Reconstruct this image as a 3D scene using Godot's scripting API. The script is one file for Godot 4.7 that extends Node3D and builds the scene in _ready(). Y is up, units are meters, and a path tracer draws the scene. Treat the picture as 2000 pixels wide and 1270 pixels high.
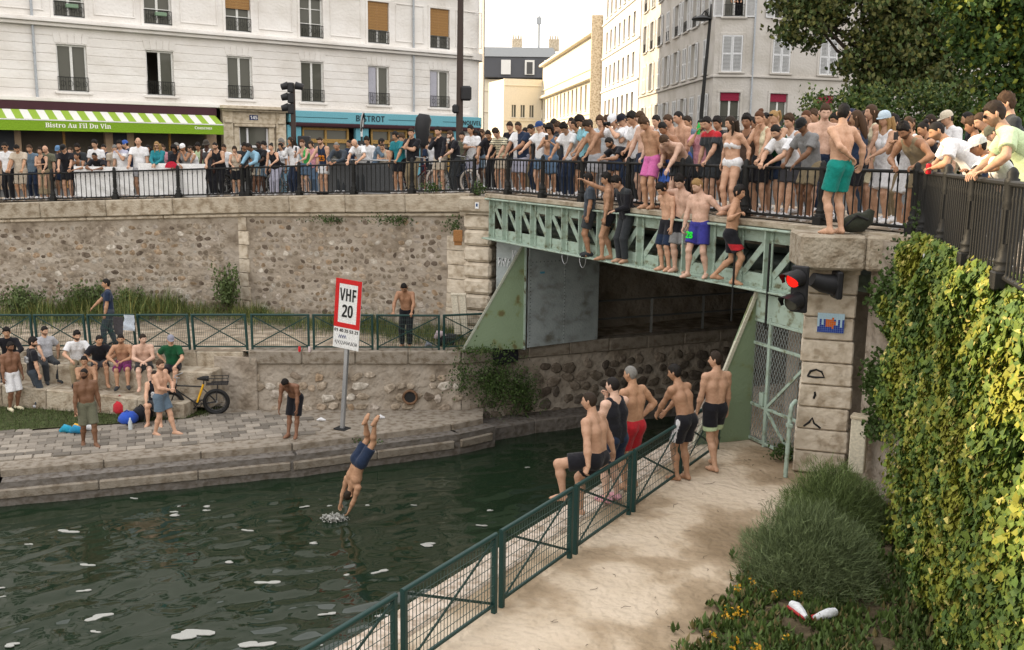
extends Node3D
# Canal quay with an iron bridge, a crowd at the railings and a diver. Units are metres, y is up, y = 0 is the bridge deck.

class MB:
	var v := PackedVector3Array()
	var n := PackedVector3Array()
	var c := PackedColorArray()
	var ix := PackedInt32Array()
	var col := Color(1, 1, 1)
	func tri(a: Vector3, b: Vector3, d: Vector3, outw: Vector3) -> void:
		var nn := (b - a).cross(d - a)
		var k := v.size()
		if nn.dot(outw) > 0.0:
			v.append(a); v.append(d); v.append(b)
		else:
			v.append(a); v.append(b); v.append(d)
			nn = -nn
		nn = nn.normalized()
		for j in 3:
			n.append(nn); c.append(col); ix.append(k + j)
	func quad(a: Vector3, b: Vector3, d: Vector3, e: Vector3, outw: Vector3) -> void:
		tri(a, b, d, outw)
		tri(a, d, e, outw)
	# chamfered box; t gives place and turn
	func box(t: Transform3D, s: Vector3, bev := 0.0) -> void:
		var h := s * 0.5
		var b: float = minf(bev, minf(h.x, minf(h.y, h.z)) * 0.6)
		for ax in 3:
			for sg in [-1.0, 1.0]:
				var u := (ax + 1) % 3
				var w := (ax + 2) % 3
				var p: Array[Vector3] = []
				for q in [[-1, -1], [1, -1], [1, 1], [-1, 1]]:
					var x := Vector3.ZERO
					x[ax] = h[ax] * sg
					x[u] = (h[u] - b) * q[0]
					x[w] = (h[w] - b) * q[1]
					p.append(t * x)
				var o := Vector3.ZERO
				o[ax] = sg
				quad(p[0], p[1], p[2], p[3], t.basis * o)
		if b <= 0.0:
			return
		for ax in 3:
			var u := (ax + 1) % 3
			var w := (ax + 2) % 3
			for q in [[-1, -1], [1, -1], [1, 1], [-1, 1]]:
				var p: Array[Vector3] = []
				for e in [[0, -1], [0, 1], [1, 1], [1, -1]]:
					var x := Vector3.ZERO
					x[ax] = (h[ax] - b) * e[1]
					x[u] = (h[u] - (b if e[0] == 0 else 0.0)) * q[0]
					x[w] = (h[w] - (0.0 if e[0] == 0 else b)) * q[1]
					p.append(t * x)
				var o := Vector3.ZERO
				o[u] = q[0]
				o[w] = q[1]
				quad(p[0], p[1], p[2], p[3], t.basis * o)
		for sx in [-1.0, 1.0]:
			for sy in [-1.0, 1.0]:
				for sz in [-1.0, 1.0]:
					var s3 := Vector3(sx, sy, sz)
					tri(t * Vector3(h.x * sx, (h.y - b) * sy, (h.z - b) * sz), t * Vector3((h.x - b) * sx, h.y * sy, (h.z - b) * sz), t * Vector3((h.x - b) * sx, (h.y - b) * sy, h.z * sz), t.basis * s3)
	func bx(x: float, y: float, z: float, sx: float, sy: float, sz: float, bev := 0.0) -> void:
		box(Transform3D(Basis(), Vector3(x, y, z)), Vector3(sx, sy, sz), bev)
	# bar of rectangular section from a to b; w wide, d deep, up = the direction of the depth
	func bar(a: Vector3, b: Vector3, w: float, d: float, up := Vector3.UP, bev := 0.0) -> void:
		var y := (b - a).normalized()
		var x := y.cross(up)
		if x.length() < 0.01:
			x = y.cross(Vector3.RIGHT)
		x = x.normalized()
		box(Transform3D(Basis(x, y, x.cross(y)), (a + b) * 0.5), Vector3(w, (b - a).length(), d), bev)
	func ringed(rings: Array, smooth_caps := true) -> void:
		# rings: arrays of points, same count; smooth normals from neighbours
		var m: int = rings[0].size()
		var k := v.size()
		var cnt: int = rings.size()
		var mid := []
		for r in rings:
			var s := Vector3.ZERO
			for p in r: s += p
			mid.append(s / m)
		for j in cnt:
			for q in m:
				var p: Vector3 = rings[j][q]
				var tu: Vector3 = rings[j][(q + 1) % m] - rings[j][(q + m - 1) % m]
				var tv: Vector3 = rings[mini(j + 1, cnt - 1)][q] - rings[maxi(j - 1, 0)][q]
				var nn := tu.cross(tv)
				if nn.dot(p - mid[j]) < 0.0: nn = -nn
				if nn.length_squared() < 1e-14: nn = p - mid[j]
				v.append(p); n.append(nn.normalized()); c.append(col)
		for j in cnt - 1:
			for q in m:
				var a := k + j * m + q
				var b := k + j * m + (q + 1) % m
				var fn: Vector3 = (v[b] - v[a]).cross(v[a + m] - v[a])
				if fn.dot(n[a]) > 0.0:
					for z in [a, a + m, b, b, a + m, b + m]: ix.append(z)
				else:
					for z in [a, b, a + m, b, b + m, a + m]: ix.append(z)
		if smooth_caps:
			for e in [0, cnt - 1]:
				var other: Vector3 = mid[1] if e == 0 else mid[cnt - 2]
				for q in m:
					tri(mid[e], rings[e][q], rings[e][(q + 1) % m], mid[e] - other)
	func tube(pts: Array, rad: Array, sides := 8) -> void:
		var rings := []
		var ref := Vector3.UP
		var t0: Vector3 = (pts[1] - pts[0]).normalized()
		if absf(t0.dot(ref)) > 0.9: ref = Vector3.RIGHT
		var x := t0.cross(ref).normalized()
		for j in pts.size():
			var t: Vector3 = (pts[mini(j + 1, pts.size() - 1)] - pts[maxi(j - 1, 0)]).normalized()
			x = (x - t * x.dot(t)).normalized()
			var y := t.cross(x)
			var ring := []
			var rr: float = rad[mini(j, rad.size() - 1)]
			for q in sides:
				var a := TAU * q / sides
				ring.append(pts[j] + (x * cos(a) + y * sin(a)) * rr)
			rings.append(ring)
		ringed(rings)
	func rod(a: Vector3, b: Vector3, r: float, sides := 6) -> void:
		tube([a, b], [r, r], sides)
	func lathe(prof: Array, sides := 12, t := Transform3D()) -> void:
		var rings := []
		for p in prof:
			var ring := []
			for q in sides:
				var a := TAU * q / sides
				ring.append(t * Vector3(cos(a) * p[0], p[1], sin(a) * p[0]))
			rings.append(ring)
		ringed(rings)
	# polygon (Vector2 in the x, y plane of t) extruded along t's z from z0 to z1
	func prism(poly: PackedVector2Array, z0: float, z1: float, t := Transform3D()) -> void:
		var id := Geometry2D.triangulate_polygon(poly)
		for j in range(0, id.size(), 3):
			for z in [z0, z1]:
				tri(t * Vector3(poly[id[j]].x, poly[id[j]].y, z), t * Vector3(poly[id[j + 1]].x, poly[id[j + 1]].y, z), t * Vector3(poly[id[j + 2]].x, poly[id[j + 2]].y, z), t.basis * Vector3(0, 0, signf(z - (z0 + z1) * 0.5)))
		var cw := Geometry2D.is_polygon_clockwise(poly)
		for j in poly.size():
			var a := poly[j]
			var b := poly[(j + 1) % poly.size()]
			var o := Vector2(b.y - a.y, a.x - b.x)
			if cw: o = -o
			quad(t * Vector3(a.x, a.y, z0), t * Vector3(b.x, b.y, z0), t * Vector3(b.x, b.y, z1), t * Vector3(a.x, a.y, z1), t.basis * Vector3(o.x, o.y, 0))
	func mesh() -> ArrayMesh:
		var a := []
		a.resize(Mesh.ARRAY_MAX)
		a[Mesh.ARRAY_VERTEX] = v
		a[Mesh.ARRAY_NORMAL] = n
		a[Mesh.ARRAY_COLOR] = c
		a[Mesh.ARRAY_INDEX] = ix
		var m := ArrayMesh.new()
		m.add_surface_from_arrays(Mesh.PRIMITIVE_TRIANGLES, a)
		return m

var M := {}
var rng := RandomNumberGenerator.new()
var names := {}

func rf(a: float, b: float) -> float:
	return rng.randf_range(a, b)

func numbered(called: String) -> String:
	names[called] = names.get(called, -1) + 1
	return called if names[called] == 0 else "%s_%03d" % [called, names[called]]

func thing(called: String, label: String, category: String, t := Transform3D(), group := "", kind := "") -> Node3D:
	var o := Node3D.new()
	o.name = numbered(called)
	add_child(o)
	o.transform = t
	tag(o, label, category, group, kind)
	return o

func tag(o: Node, label: String, category: String, group := "", kind := "") -> void:
	if label: o.set_meta("label", label)
	if category: o.set_meta("category", category)
	if group: o.set_meta("group", group)
	if kind: o.set_meta("kind", kind)

func put(b: MB, called: String, m: Material, parent: Node = null, kind := "") -> MeshInstance3D:
	return putm(b.mesh(), called, m, parent, Transform3D(), kind)

func putm(mesh: Mesh, called: String, m: Material, parent: Node = null, t := Transform3D(), kind := "") -> MeshInstance3D:
	var o := MeshInstance3D.new()
	o.mesh = mesh
	o.material_override = m
	o.transform = t
	if parent:
		o.name = called
		parent.add_child(o, true)
	else:
		o.name = numbered(called)
		add_child(o)
	if kind: o.set_meta("kind", kind)
	return o

func lin(r: float, g: float, b: float) -> Color:
	return Color(r, g, b).linear_to_srgb()

func frame(o: Vector3, toward: Vector3) -> Transform3D:
	var x := Vector3(toward.x - o.x, 0, toward.z - o.z).normalized()
	return Transform3D(Basis(x, Vector3.UP, Vector3(-x.z, 0, x.x)), o)

func yaw_frame(o: Vector3, fwd: Vector3) -> Transform3D:
	var z := Vector3(fwd.x, 0, fwd.z).normalized()
	return Transform3D(Basis(Vector3.UP.cross(z), Vector3.UP, z), o)

func noise_tex(sd: int, freq: float, ramp: Array, normal := 0.0, oct := 4, type := FastNoiseLite.TYPE_SIMPLEX_SMOOTH, size := 512) -> NoiseTexture2D:
	var f := FastNoiseLite.new()
	f.seed = sd
	f.frequency = freq
	f.noise_type = type
	f.fractal_octaves = oct
	var t := NoiseTexture2D.new()
	t.width = size
	t.height = size
	t.seamless = true
	t.noise = f
	if normal > 0.0:
		t.as_normal_map = true
		t.bump_strength = normal
	else:
		var g := Gradient.new()
		var offs := PackedFloat32Array()
		var cols := PackedColorArray()
		for r in ramp:
			offs.append(r[0])
			cols.append(lin(r[1], r[2], r[3]))
		g.offsets = offs
		g.colors = cols
		t.color_ramp = g
	return t

func grey(a: float, b: float, tint := Color(1, 1, 1)) -> Array:
	return [[0.25, a * tint.r, a * tint.g, a * tint.b], [0.75, b, b, b]]

func mat(called: String, c: Color, rough := 0.8, tex: Texture2D = null, scale := 0.5, nrm: Texture2D = null, nstr := 0.5, vcol := true, metal := 0.0) -> StandardMaterial3D:
	var m := StandardMaterial3D.new()
	m.resource_name = called
	m.albedo_color = c
	m.roughness = rough
	m.metallic = metal
	m.metallic_specular = 0.33
	m.vertex_color_use_as_albedo = vcol
	if tex or nrm:
		m.uv1_triplanar = true
		m.uv1_world_triplanar = true
		m.uv1_scale = Vector3.ONE * scale
	if tex: m.albedo_texture = tex
	if nrm:
		m.normal_enabled = true
		m.normal_texture = nrm
		m.normal_scale = nstr
	M[called] = m
	return m

func make_materials() -> void:
	var grain := noise_tex(1, 0.06, grey(0.72, 1.0), 0, 5)
	var blotch := noise_tex(2, 0.012, grey(0.5, 1.0, Color(1, 0.96, 0.9)), 0, 6)
	var streak := noise_tex(3, 0.02, [[0.2, 0.55, 0.5, 0.44], [0.45, 0.85, 0.83, 0.8], [0.7, 1, 1, 1]], 0, 6)
	var nfine := noise_tex(5, 0.09, [], 5.0, 4)
	var ncoarse := noise_tex(6, 0.025, [], 8.0, 5)
	var nfold := noise_tex(7, 0.012, [], 10.0, 3)
	mat("water", lin(0.011, 0.021, 0.011), 0.04, null, 1, null, 0, false)
	M.water.metallic_specular = 0.36
	mat("sand", lin(0.55, 0.455, 0.345), 0.95, noise_tex(11, 0.006, [[0.2, 0.4, 0.35, 0.28], [0.44, 0.62, 0.57, 0.5], [0.55, 0.88, 0.86, 0.83], [0.75, 1, 1, 1]], 0, 7), 0.13, nfine, 0.5)
	mat("towpath", lin(0.46, 0.38, 0.29), 0.95, blotch, 0.3, nfine, 0.6)
	mat("stone", lin(0.6, 0.53, 0.43), 0.9, streak, 0.35, ncoarse, 0.7)
	mat("coping", lin(0.42, 0.365, 0.285), 0.9, streak, 0.28, nfine, 0.6)
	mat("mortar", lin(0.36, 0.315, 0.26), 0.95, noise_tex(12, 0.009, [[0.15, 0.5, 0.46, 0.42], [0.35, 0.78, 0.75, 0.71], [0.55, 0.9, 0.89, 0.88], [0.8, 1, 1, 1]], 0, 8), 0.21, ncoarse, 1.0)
	mat("rubble", lin(0.75, 0.75, 0.75), 0.92, blotch, 0.8, ncoarse, 1.0)
	mat("concrete", lin(0.28, 0.245, 0.2), 0.9, streak, 0.4, nfine, 0.5)
	mat("darkquay", lin(0.15, 0.135, 0.12), 0.75, streak, 0.5, ncoarse, 0.8)
	mat("paver", lin(0.8, 0.8, 0.8), 0.85, grain, 1.2, nfine, 0.5)
	mat("asphalt", lin(0.09, 0.09, 0.088), 0.9, grain, 0.8, nfine, 0.5)
	mat("plaster", lin(0.74, 0.72, 0.69), 0.9, noise_tex(13, 0.008, [[0.2, 0.82, 0.8, 0.77], [0.5, 0.96, 0.95, 0.94], [0.7, 1, 1, 1]], 0, 6), 0.12, nfine, 0.25)
	mat("plaster_grey", lin(0.48, 0.455, 0.42), 0.9, noise_tex(14, 0.008, [[0.2, 0.84, 0.83, 0.8], [0.6, 1, 1, 1]], 0, 6), 0.12, nfine, 0.2)
	mat("cream", lin(0.78, 0.71, 0.57), 0.9, grain, 0.3, nfine, 0.2)
	mat("portal", lin(0.56, 0.49, 0.38), 0.85, streak, 0.4, nfine, 0.3)
	mat("iron", lin(0.016, 0.016, 0.015), 0.55, grain, 2.0, nfine, 0.25)
	mat("bridge_green", lin(0.34, 0.43, 0.36), 0.6, noise_tex(15, 0.014, [[0.15, 0.3, 0.2, 0.12], [0.3, 0.72, 0.68, 0.6], [0.45, 0.97, 0.97, 0.97], [0.7, 1, 1, 1]], 0, 6), 0.6, nfine, 0.3)
	mat("plate_green", lin(0.2, 0.265, 0.165), 0.6, noise_tex(16, 0.01, [[0.12, 0.55, 0.3, 0.14], [0.24, 0.85, 0.78, 0.6], [0.34, 0.96, 0.96, 0.95], [0.7, 1, 1, 1]], 0, 6), 0.3, nfine, 0.2)
	mat("plate_grey", lin(0.36, 0.4, 0.4), 0.55, noise_tex(17, 0.01, [[0.15, 0.45, 0.4, 0.34], [0.35, 0.82, 0.83, 0.83], [0.6, 1, 1, 1]], 0, 6), 0.35, nfine, 0.2)
	mat("fence_green", lin(0.018, 0.052, 0.046), 0.42, grain, 2.0)
	mat("wire", lin(0.05, 0.08, 0.07), 0.5)
	mat("white_paint", lin(0.72, 0.72, 0.7), 0.6, grain, 0.6)
	mat("paint", lin(1, 1, 1), 0.6, grain, 0.7, nfine, 0.15)
	mat("gloss", lin(1, 1, 1), 0.3)
	mat("metal", lin(0.45, 0.46, 0.47), 0.4, grain, 1.5, null, 0, true, 0.6)
	mat("rubber", lin(0.02, 0.02, 0.02), 0.8)
	mat("plastic", lin(0.022, 0.022, 0.024), 0.45)
	mat("cloth", lin(1, 1, 1), 0.92, noise_tex(18, 0.03, grey(0.8, 1.0), 0, 4), 1.6, nfold, 0.9)
	M.cloth.uv1_world_triplanar = false
	M.cloth.rim_enabled = true
	M.cloth.rim = 0.2
	mat("skin", lin(1, 1, 1), 0.5, noise_tex(19, 0.03, [[0.2, 0.86, 0.8, 0.78], [0.7, 1, 1, 1]], 0, 4), 1.3, nfine, 0.08)
	M.skin.uv1_world_triplanar = false
	mat("hair", lin(1, 1, 1), 0.7, noise_tex(20, 0.1, grey(0.55, 1.0), 0, 3), 5.0, noise_tex(21, 0.1, [], 8.0, 3), 0.5)
	M.hair.uv1_world_triplanar = false
	var gl := mat("glass", Color(0.55, 0.6, 0.6, 0.25), 0.03, null, 1, null, 0, false)
	gl.transparency = BaseMaterial3D.TRANSPARENCY_ALPHA
	mat("darkglass", lin(0.09, 0.09, 0.075), 0.04, null, 1, null, 0, true)
	mat("leaf", lin(1, 1, 1), 0.6)
	M.leaf.backlight_enabled = true
	M.leaf.backlight = Color(0.25, 0.32, 0.08)
	mat("bark", lin(0.09, 0.07, 0.055), 0.95, blotch, 1.5, ncoarse, 1.0)
	mat("soil", lin(0.13, 0.1, 0.06), 0.95, blotch, 0.8, ncoarse, 0.8)
	mat("grass_ground", lin(0.07, 0.085, 0.03), 0.95, blotch, 0.8, nfine, 0.8)
	mat("slate", lin(0.1, 0.105, 0.12), 0.6, grain, 0.5)
	mat("zinc", lin(0.42, 0.45, 0.48), 0.5, grain, 0.4)
	mat("wood", lin(0.38, 0.24, 0.12), 0.65, streak, 1.2)
	var fo := mat("foam", lin(0.4, 0.4, 0.37), 0.35, grain, 2.0)  # splash and foam white, also the tone of the painted sky glints
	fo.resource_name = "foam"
	var rl := mat("red_lens", lin(0.7, 0.03, 0.02), 0.3, null, 1, null, 0, false)
	rl.emission_enabled = true
	rl.emission = Color(1, 0.12, 0.08)
	rl.emission_energy_multiplier = 0.5

const CAM := Vector3(0, 1.05, 0)
const A0 := Vector3(-18, -0.78, -31.2)
const A1 := Vector3(-8.2, -0.39, -30.3)
const A2 := Vector3(-1.0, -0.04, -26.5)
const B0 := Vector3(-0.44, 0, -25.61)
const B4 := Vector3(5.64, 0, -13.87)
const N1 := Vector3(4.36, 0, -9.0)
const N2 := Vector3(3.2, 0, -4.9)
const WATER := -6.1
const NPATH := -3.75
const FPATH := -3.95
const QUAY := -5.45

func _ready() -> void:
	rng.seed = 7
	# camera
	var cam := Camera3D.new()
	cam.name = "camera"
	cam.fov = 36.41
	cam.far = 900.0
	cam.near = 0.1
	add_child(cam)
	cam.position = CAM
	cam.rotation_degrees = Vector3(-9.96, 0, 0.78)
	# sky, sun, exposure
	var env := Environment.new()
	env.background_mode = Environment.BG_SKY
	var sm := ProceduralSkyMaterial.new()
	sm.sky_top_color = Color(0.92, 0.915, 0.92)
	sm.sky_horizon_color = Color(1.0, 0.96, 0.895)
	sm.sky_curve = 0.2
	sm.ground_bottom_color = Color(0.35, 0.33, 0.3)
	sm.ground_horizon_color = Color(0.6, 0.57, 0.53)
	sm.sky_energy_multiplier = 1.15
	sm.sun_angle_max = 1.0
	var sky := Sky.new()
	sky.sky_material = sm
	env.sky = sky
	env.tonemap_mode = Environment.TONE_MAPPER_LINEAR
	env.tonemap_exposure = 1.8
	env.sdfgi_enabled = true
	env.ssao_enabled = true
	env.ssil_enabled = true
	var we := WorldEnvironment.new()
	we.name = "environment"
	we.environment = env
	add_child(we)
	var sun := DirectionalLight3D.new()
	sun.name = "sun"
	sun.light_energy = 1.6
	sun.light_color = Color(1.0, 0.9, 0.74)
	sun.light_angular_distance = 0.8
	sun.shadow_enabled = true
	add_child(sun)
	sun.look_at_from_position(Vector3(-0.9, 0.37, -0.15) * 100.0, Vector3.ZERO)
	make_materials()
	build_terrain()
	build_walls()
	build_bridge()
	build_railings()
	build_fences()
	build_buildings()
	build_street_things()
	build_quay_things()
	build_plants()
	build_people()
const EDGE := [Vector3(-22, -4.5, -26.5), Vector3(-13, -4.25, -25.4), Vector3(-6.57, -3.95, -24.19), Vector3(-1.28, -3.95, -24.48), Vector3(0.41, -3.95, -25.4), Vector3(7.07, -3.95, -28.6), Vector3(24, -3.95, -36.6)]
const QEDGE := [Vector3(-18, QUAY, -16.3), Vector3(-10.36, QUAY, -19.24), Vector3(-4.89, QUAY, -21.32), Vector3(-1.45, QUAY, -23.1), Vector3(-0.7, QUAY, -23.75)]

func sheet(called: String, poly: Array, m: Material, cell := 0.0, bump := 0.0) -> MeshInstance3D:
	# flat polygon of Vector3 (each with its own height), optionally cut into cells with small bumps
	var b := MB.new()
	var p2 := PackedVector2Array()
	for p in poly: p2.append(Vector2(p.x, p.z))
	if cell <= 0.0:
		var id := Geometry2D.triangulate_polygon(p2)
		for j in range(0, id.size(), 3):
			b.tri(poly[id[j]], poly[id[j + 1]], poly[id[j + 2]], Vector3.UP)
	else:
		var f := FastNoiseLite.new()
		f.frequency = 0.9
		f.fractal_octaves = 3
		var lo := p2[0]
		var hi := p2[0]
		for p in p2:
			lo = lo.min(p)
			hi = hi.max(p)
		var y: float = poly[0].y
		for i in int((hi.x - lo.x) / cell) + 1:
			for j in int((hi.y - lo.y) / cell) + 1:
				var q := PackedVector2Array([lo + Vector2(i, j) * cell, lo + Vector2(i + 1, j) * cell, lo + Vector2(i + 1, j + 1) * cell, lo + Vector2(i, j + 1) * cell])
				for part in Geometry2D.intersect_polygons(q, p2):
					for k in range(1, part.size() - 1):
						var t: Array[Vector3] = []
						for w in [0, k, k + 1]:
							t.append(Vector3(part[w].x, y + f.get_noise_2d(part[w].x, part[w].y) * bump, part[w].y))
						b.tri(t[0], t[1], t[2], Vector3.UP)
		# smooth normals from the bumps
		for k in b.v.size():
			var p := b.v[k]
			var e := 0.05
			b.n[k] = Vector3(-(f.get_noise_2d(p.x + e, p.z) - f.get_noise_2d(p.x - e, p.z)) * bump / (2 * e), 1, -(f.get_noise_2d(p.x, p.z + e) - f.get_noise_2d(p.x, p.z - e)) * bump / (2 * e)).normalized()
	var o := put(b, called, m)
	o.set_meta("kind", "structure")
	return o

func build_terrain() -> void:
	# water
	var b := MB.new()
	var f := FastNoiseLite.new()
	f.seed = 4
	f.frequency = 0.55
	f.fractal_octaves = 3
	f.fractal_gain = 0.42
	var f2 := FastNoiseLite.new()
	f2.seed = 9
	f2.frequency = 0.13
	var nx := 250
	var nz := 230
	var cs := 0.1
	var hs := PackedFloat32Array()
	hs.resize((nx + 1) * (nz + 1))
	for j in nz + 1:
		for i in nx + 1:
			var x := -16.0 + i * cs
			var z := -27.0 + j * cs
			var amp := 0.55 + 0.45 * f2.get_noise_2d(x, z)
			var u := x * 0.93 - z * 0.36
			var w := x * 0.36 + z * 0.93
			hs[j * (nx + 1) + i] = amp * (0.04 * f.get_noise_2d(u * 1.1, w * 2.0) + 0.026 * f.get_noise_2d(u * 2.6 + 40, w * 4.2))
	b.col = Color(1, 1, 1)
	for j in nz + 1:
		for i in nx + 1:
			var k := j * (nx + 1) + i
			var hx := hs[k + (1 if i < nx else 0)] - hs[k - (1 if i > 0 else 0)]
			var hz := hs[k + (nx + 1 if j < nz else 0)] - hs[k - (nx + 1 if j > 0 else 0)]
			b.v.append(Vector3(-16.0 + i * cs, WATER + hs[k], -27.0 + j * cs))
			b.n.append(Vector3(-hx / (2 * cs), 1, -hz / (2 * cs)).normalized())
			b.c.append(Color(1, 1, 1))
	for j in nz:
		for i in nx:
			var k := j * (nx + 1) + i
			for q in [k, k + 1, k + nx + 1, k + 1, k + nx + 2, k + nx + 1]: b.ix.append(q)
	for q in [[-60, -40, -16, 20], [9, -60, 40, 20], [-16, -60, 9, -27], [-16, -4, 9, 20]]:
		b.quad(Vector3(q[0], WATER, q[1]), Vector3(q[2], WATER, q[1]), Vector3(q[2], WATER, q[3]), Vector3(q[0], WATER, q[3]), Vector3.UP)
	var wo := put(b, "water", M.water)
	wo.set_meta("kind", "structure")
	# street behind the railings, one fan of sheets, and the pavement strip along the railing
	b = MB.new()
	var inner := [Vector3(-90, -0.9, -36), A0 + Vector3(-6, -0.1, -0.6), A0, A1, A2, B0, B4, N1, N2, Vector3(0.5, 0, 5)]
	var outer := [Vector3(-140, -0.7, -320), Vector3(-80, -0.7, -320), Vector3(-60, -0.7, -320), Vector3(-30, -0.7, -320), Vector3(0, -0.7, -320), Vector3(40, -0.7, -320), Vector3(200, -0.5, -120), Vector3(200, 0, -30), Vector3(200, 0, 10), Vector3(200, 0, 40)]
	for j in inner.size() - 1:
		b.quad(inner[j] + Vector3(0, -0.02, 0), inner[j + 1] + Vector3(0, -0.02, 0), outer[j + 1], outer[j], Vector3.UP)
	put(b, "street", M.asphalt).set_meta("kind", "structure")
	b = MB.new()
	var line := [A0 + Vector3(-6, -0.1, -0.6), A0, A1, A2, B0, B4, N1, N2]
	var back := [Vector3(-0.1, 0, -1), Vector3(-0.08, 0, -1), Vector3(0.22, 0, -0.98), Vector3(0.5, 0, -0.86), Vector3(0.88, 0, -0.47), Vector3(0.97, 0, 0.0), Vector3(0.97, 0, 0.25), Vector3(0.97, 0, 0.25)]
	for j in line.size() - 1:
		b.quad(line[j], line[j + 1], line[j + 1] + back[j + 1] * 3.6, line[j] + back[j] * 3.6, Vector3.UP)
		b.quad(line[j] + back[j] * 3.6, line[j + 1] + back[j + 1] * 3.6, line[j + 1] + back[j + 1] * 3.6 - Vector3(0, 0.12, 0), line[j] + back[j] * 3.6 - Vector3(0, 0.12, 0), back[j])
	put(b, "pavement", M.towpath).set_meta("kind", "structure")
	# near path
	sheet("near_path", [Vector3(-3.9, NPATH, -4.7), Vector3(-1.04, NPATH, -9.18), Vector3(3.02, NPATH, -15.9), Vector3(4.4, NPATH, -19.4), Vector3(22, NPATH, -28), Vector3(22, NPATH, -20), Vector3(5.6, NPATH, -14.6), Vector3(5.6, NPATH, -12.9), Vector3(4.6, NPATH, -9), Vector3(3.6, NPATH, -4.6)], M.sand, 0.16, 0.02)
	b = MB.new()
	for s in [[Vector3(-3.9, NPATH + 0.03, -4.7), Vector3(-1.04, NPATH + 0.03, -9.18)], [Vector3(-1.04, NPATH + 0.03, -9.18), Vector3(3.02, NPATH + 0.03, -15.9)], [Vector3(3.02, NPATH + 0.03, -15.9), Vector3(4.4, NPATH + 0.03, -19.4)], [Vector3(4.4, NPATH + 0.03, -19.4), Vector3(22, NPATH + 0.03, -28)]]:
		var t := frame(s[0], s[1])
		var L: float = (s[1] - s[0]).length()
		var cnt := int(L / 1.1) + 1
		for k in cnt:
			b.col = Color(1, 1, 1) * rf(0.92, 1.08)
			b.box(Transform3D(t.basis, t * Vector3((k + 0.5) * L / cnt, -0.11, -0.18)), Vector3(L / cnt - 0.012, 0.22, 0.44), 0.02)
		b.col = Color(0.6, 0.6, 0.55)
		b.box(Transform3D(t.basis, t * Vector3(L * 0.5, -1.6, -0.22)), Vector3(L, 2.8, 0.3))
	var ks := put(b, "canal_kerb", mat("kerb", lin(0.55, 0.46, 0.38), 0.9, M.coping.albedo_texture, 0.5, M.coping.normal_texture, 0.5))
	tag(ks, "pinkish stone kerb along the near sandy path under the green fence", "kerb", "", "structure")
	# far towpath
	var tp := EDGE.duplicate()
	tp.append_array([Vector3(24, -3.95, -42), Vector3(8.5, -3.95, -34), Vector3(0.2, -3.95, -28.2), Vector3(-1.0, -3.95, -27.2), Vector3(-8.2, -3.98, -31), Vector3(-18, -4.3, -32), Vector3(-22, -4.5, -32)])
	sheet("far_towpath", tp, M.towpath)
	# lower quay slab with kerb ledge, pavers and the lawn
	var slab := QEDGE.duplicate()
	slab.append_array([Vector3(-0.7, QUAY, -24.9), Vector3(-6.5, QUAY, -24.6), Vector3(-13, QUAY, -26), Vector3(-22, QUAY, -27), Vector3(-22, QUAY, -15)])
	var qs := sheet("lower_quay", slab, M.concrete)
	for j in QEDGE.size() - 1:
		var t := frame(QEDGE[j], QEDGE[j + 1])
		var L: float = (QEDGE[j + 1] - QEDGE[j]).length()
		var cnt := maxi(1, int(L / 1.9))
		for k in cnt:
			var sb := MB.new()
			sb.col = Color(1, 1, 1) * rf(0.85, 1.1)
			sb.box(Transform3D(t.basis, t * Vector3((k + 0.5) * L / cnt, -0.115, -0.17)), Vector3(L / cnt - 0.012, 0.25, 0.46), 0.025)
			put(sb, "kerb_stone", M.concrete, qs)
			sb = MB.new()
			sb.col = Color(1, 1, 1) * rf(0.85, 1.1)
			var tt := t * Transform3D(Basis(Vector3.RIGHT, 0.12), Vector3((k + 0.45) * L / cnt, -0.36, 0.24))
			sb.box(tt, Vector3(L / cnt - 0.015, 0.2, 0.5), 0.02)
			put(sb, "ledge_slab", M.concrete, qs)
		var wb := MB.new()
		wb.box(Transform3D(t.basis, t * Vector3(L * 0.5, -0.8, 0.0)), Vector3(L + 0.1, 1.3, 0.86))
		put(wb, "quay_wall", M.darkquay, qs)
	# pavers in rows that follow the quay edge
	var pt := frame(QEDGE[1], QEDGE[2])
	var pms := []
	for k in 5:
		var pb := MB.new()
		pb.bx(0, 0, 0, 0.33 + 0.012 * k, 0.05, 0.215, 0.012)
		pms.append(pb.mesh())
	var pmats := []
	for k in 6:
		var g: float = [0.36, 0.3, 0.26, 0.2, 0.28, 0.16][k]
		pmats.append(mat("paver_tone_%d" % k, lin(g, g * 0.88, g * 0.73), 0.85, M.paver.albedo_texture, 1.2, M.paver.normal_texture, 0.6))
	var poly := PackedVector2Array([Vector2(-13.5, -18.55), Vector2(-10.5, -19.7), Vector2(-4.3, -22.0), Vector2(-4.9, -23.4), Vector2(-6.6, -24.0), Vector2(-7.9, -23.15), Vector2(-11.6, -21.85), Vector2(-13.5, -21.2)])
	var placed := 0
	for row in 14:
		for k in range(-9, 32):
			var p := pt * Vector3(k * 0.37 + (0.18 if row % 2 else 0.0), 0.01, -0.66 - row * 0.245)
			if Geometry2D.is_point_in_polygon(Vector2(p.x, p.z), poly) and placed < 300:
				placed += 1
				var tt := Transform3D(pt.basis.rotated(Vector3.UP, rf(-0.02, 0.02)), p + Vector3(0, rf(-0.008, 0.006), 0))
				putm(pms[rng.randi() % 5], "paver", pmats[rng.randi() % 6], qs, tt)
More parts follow.
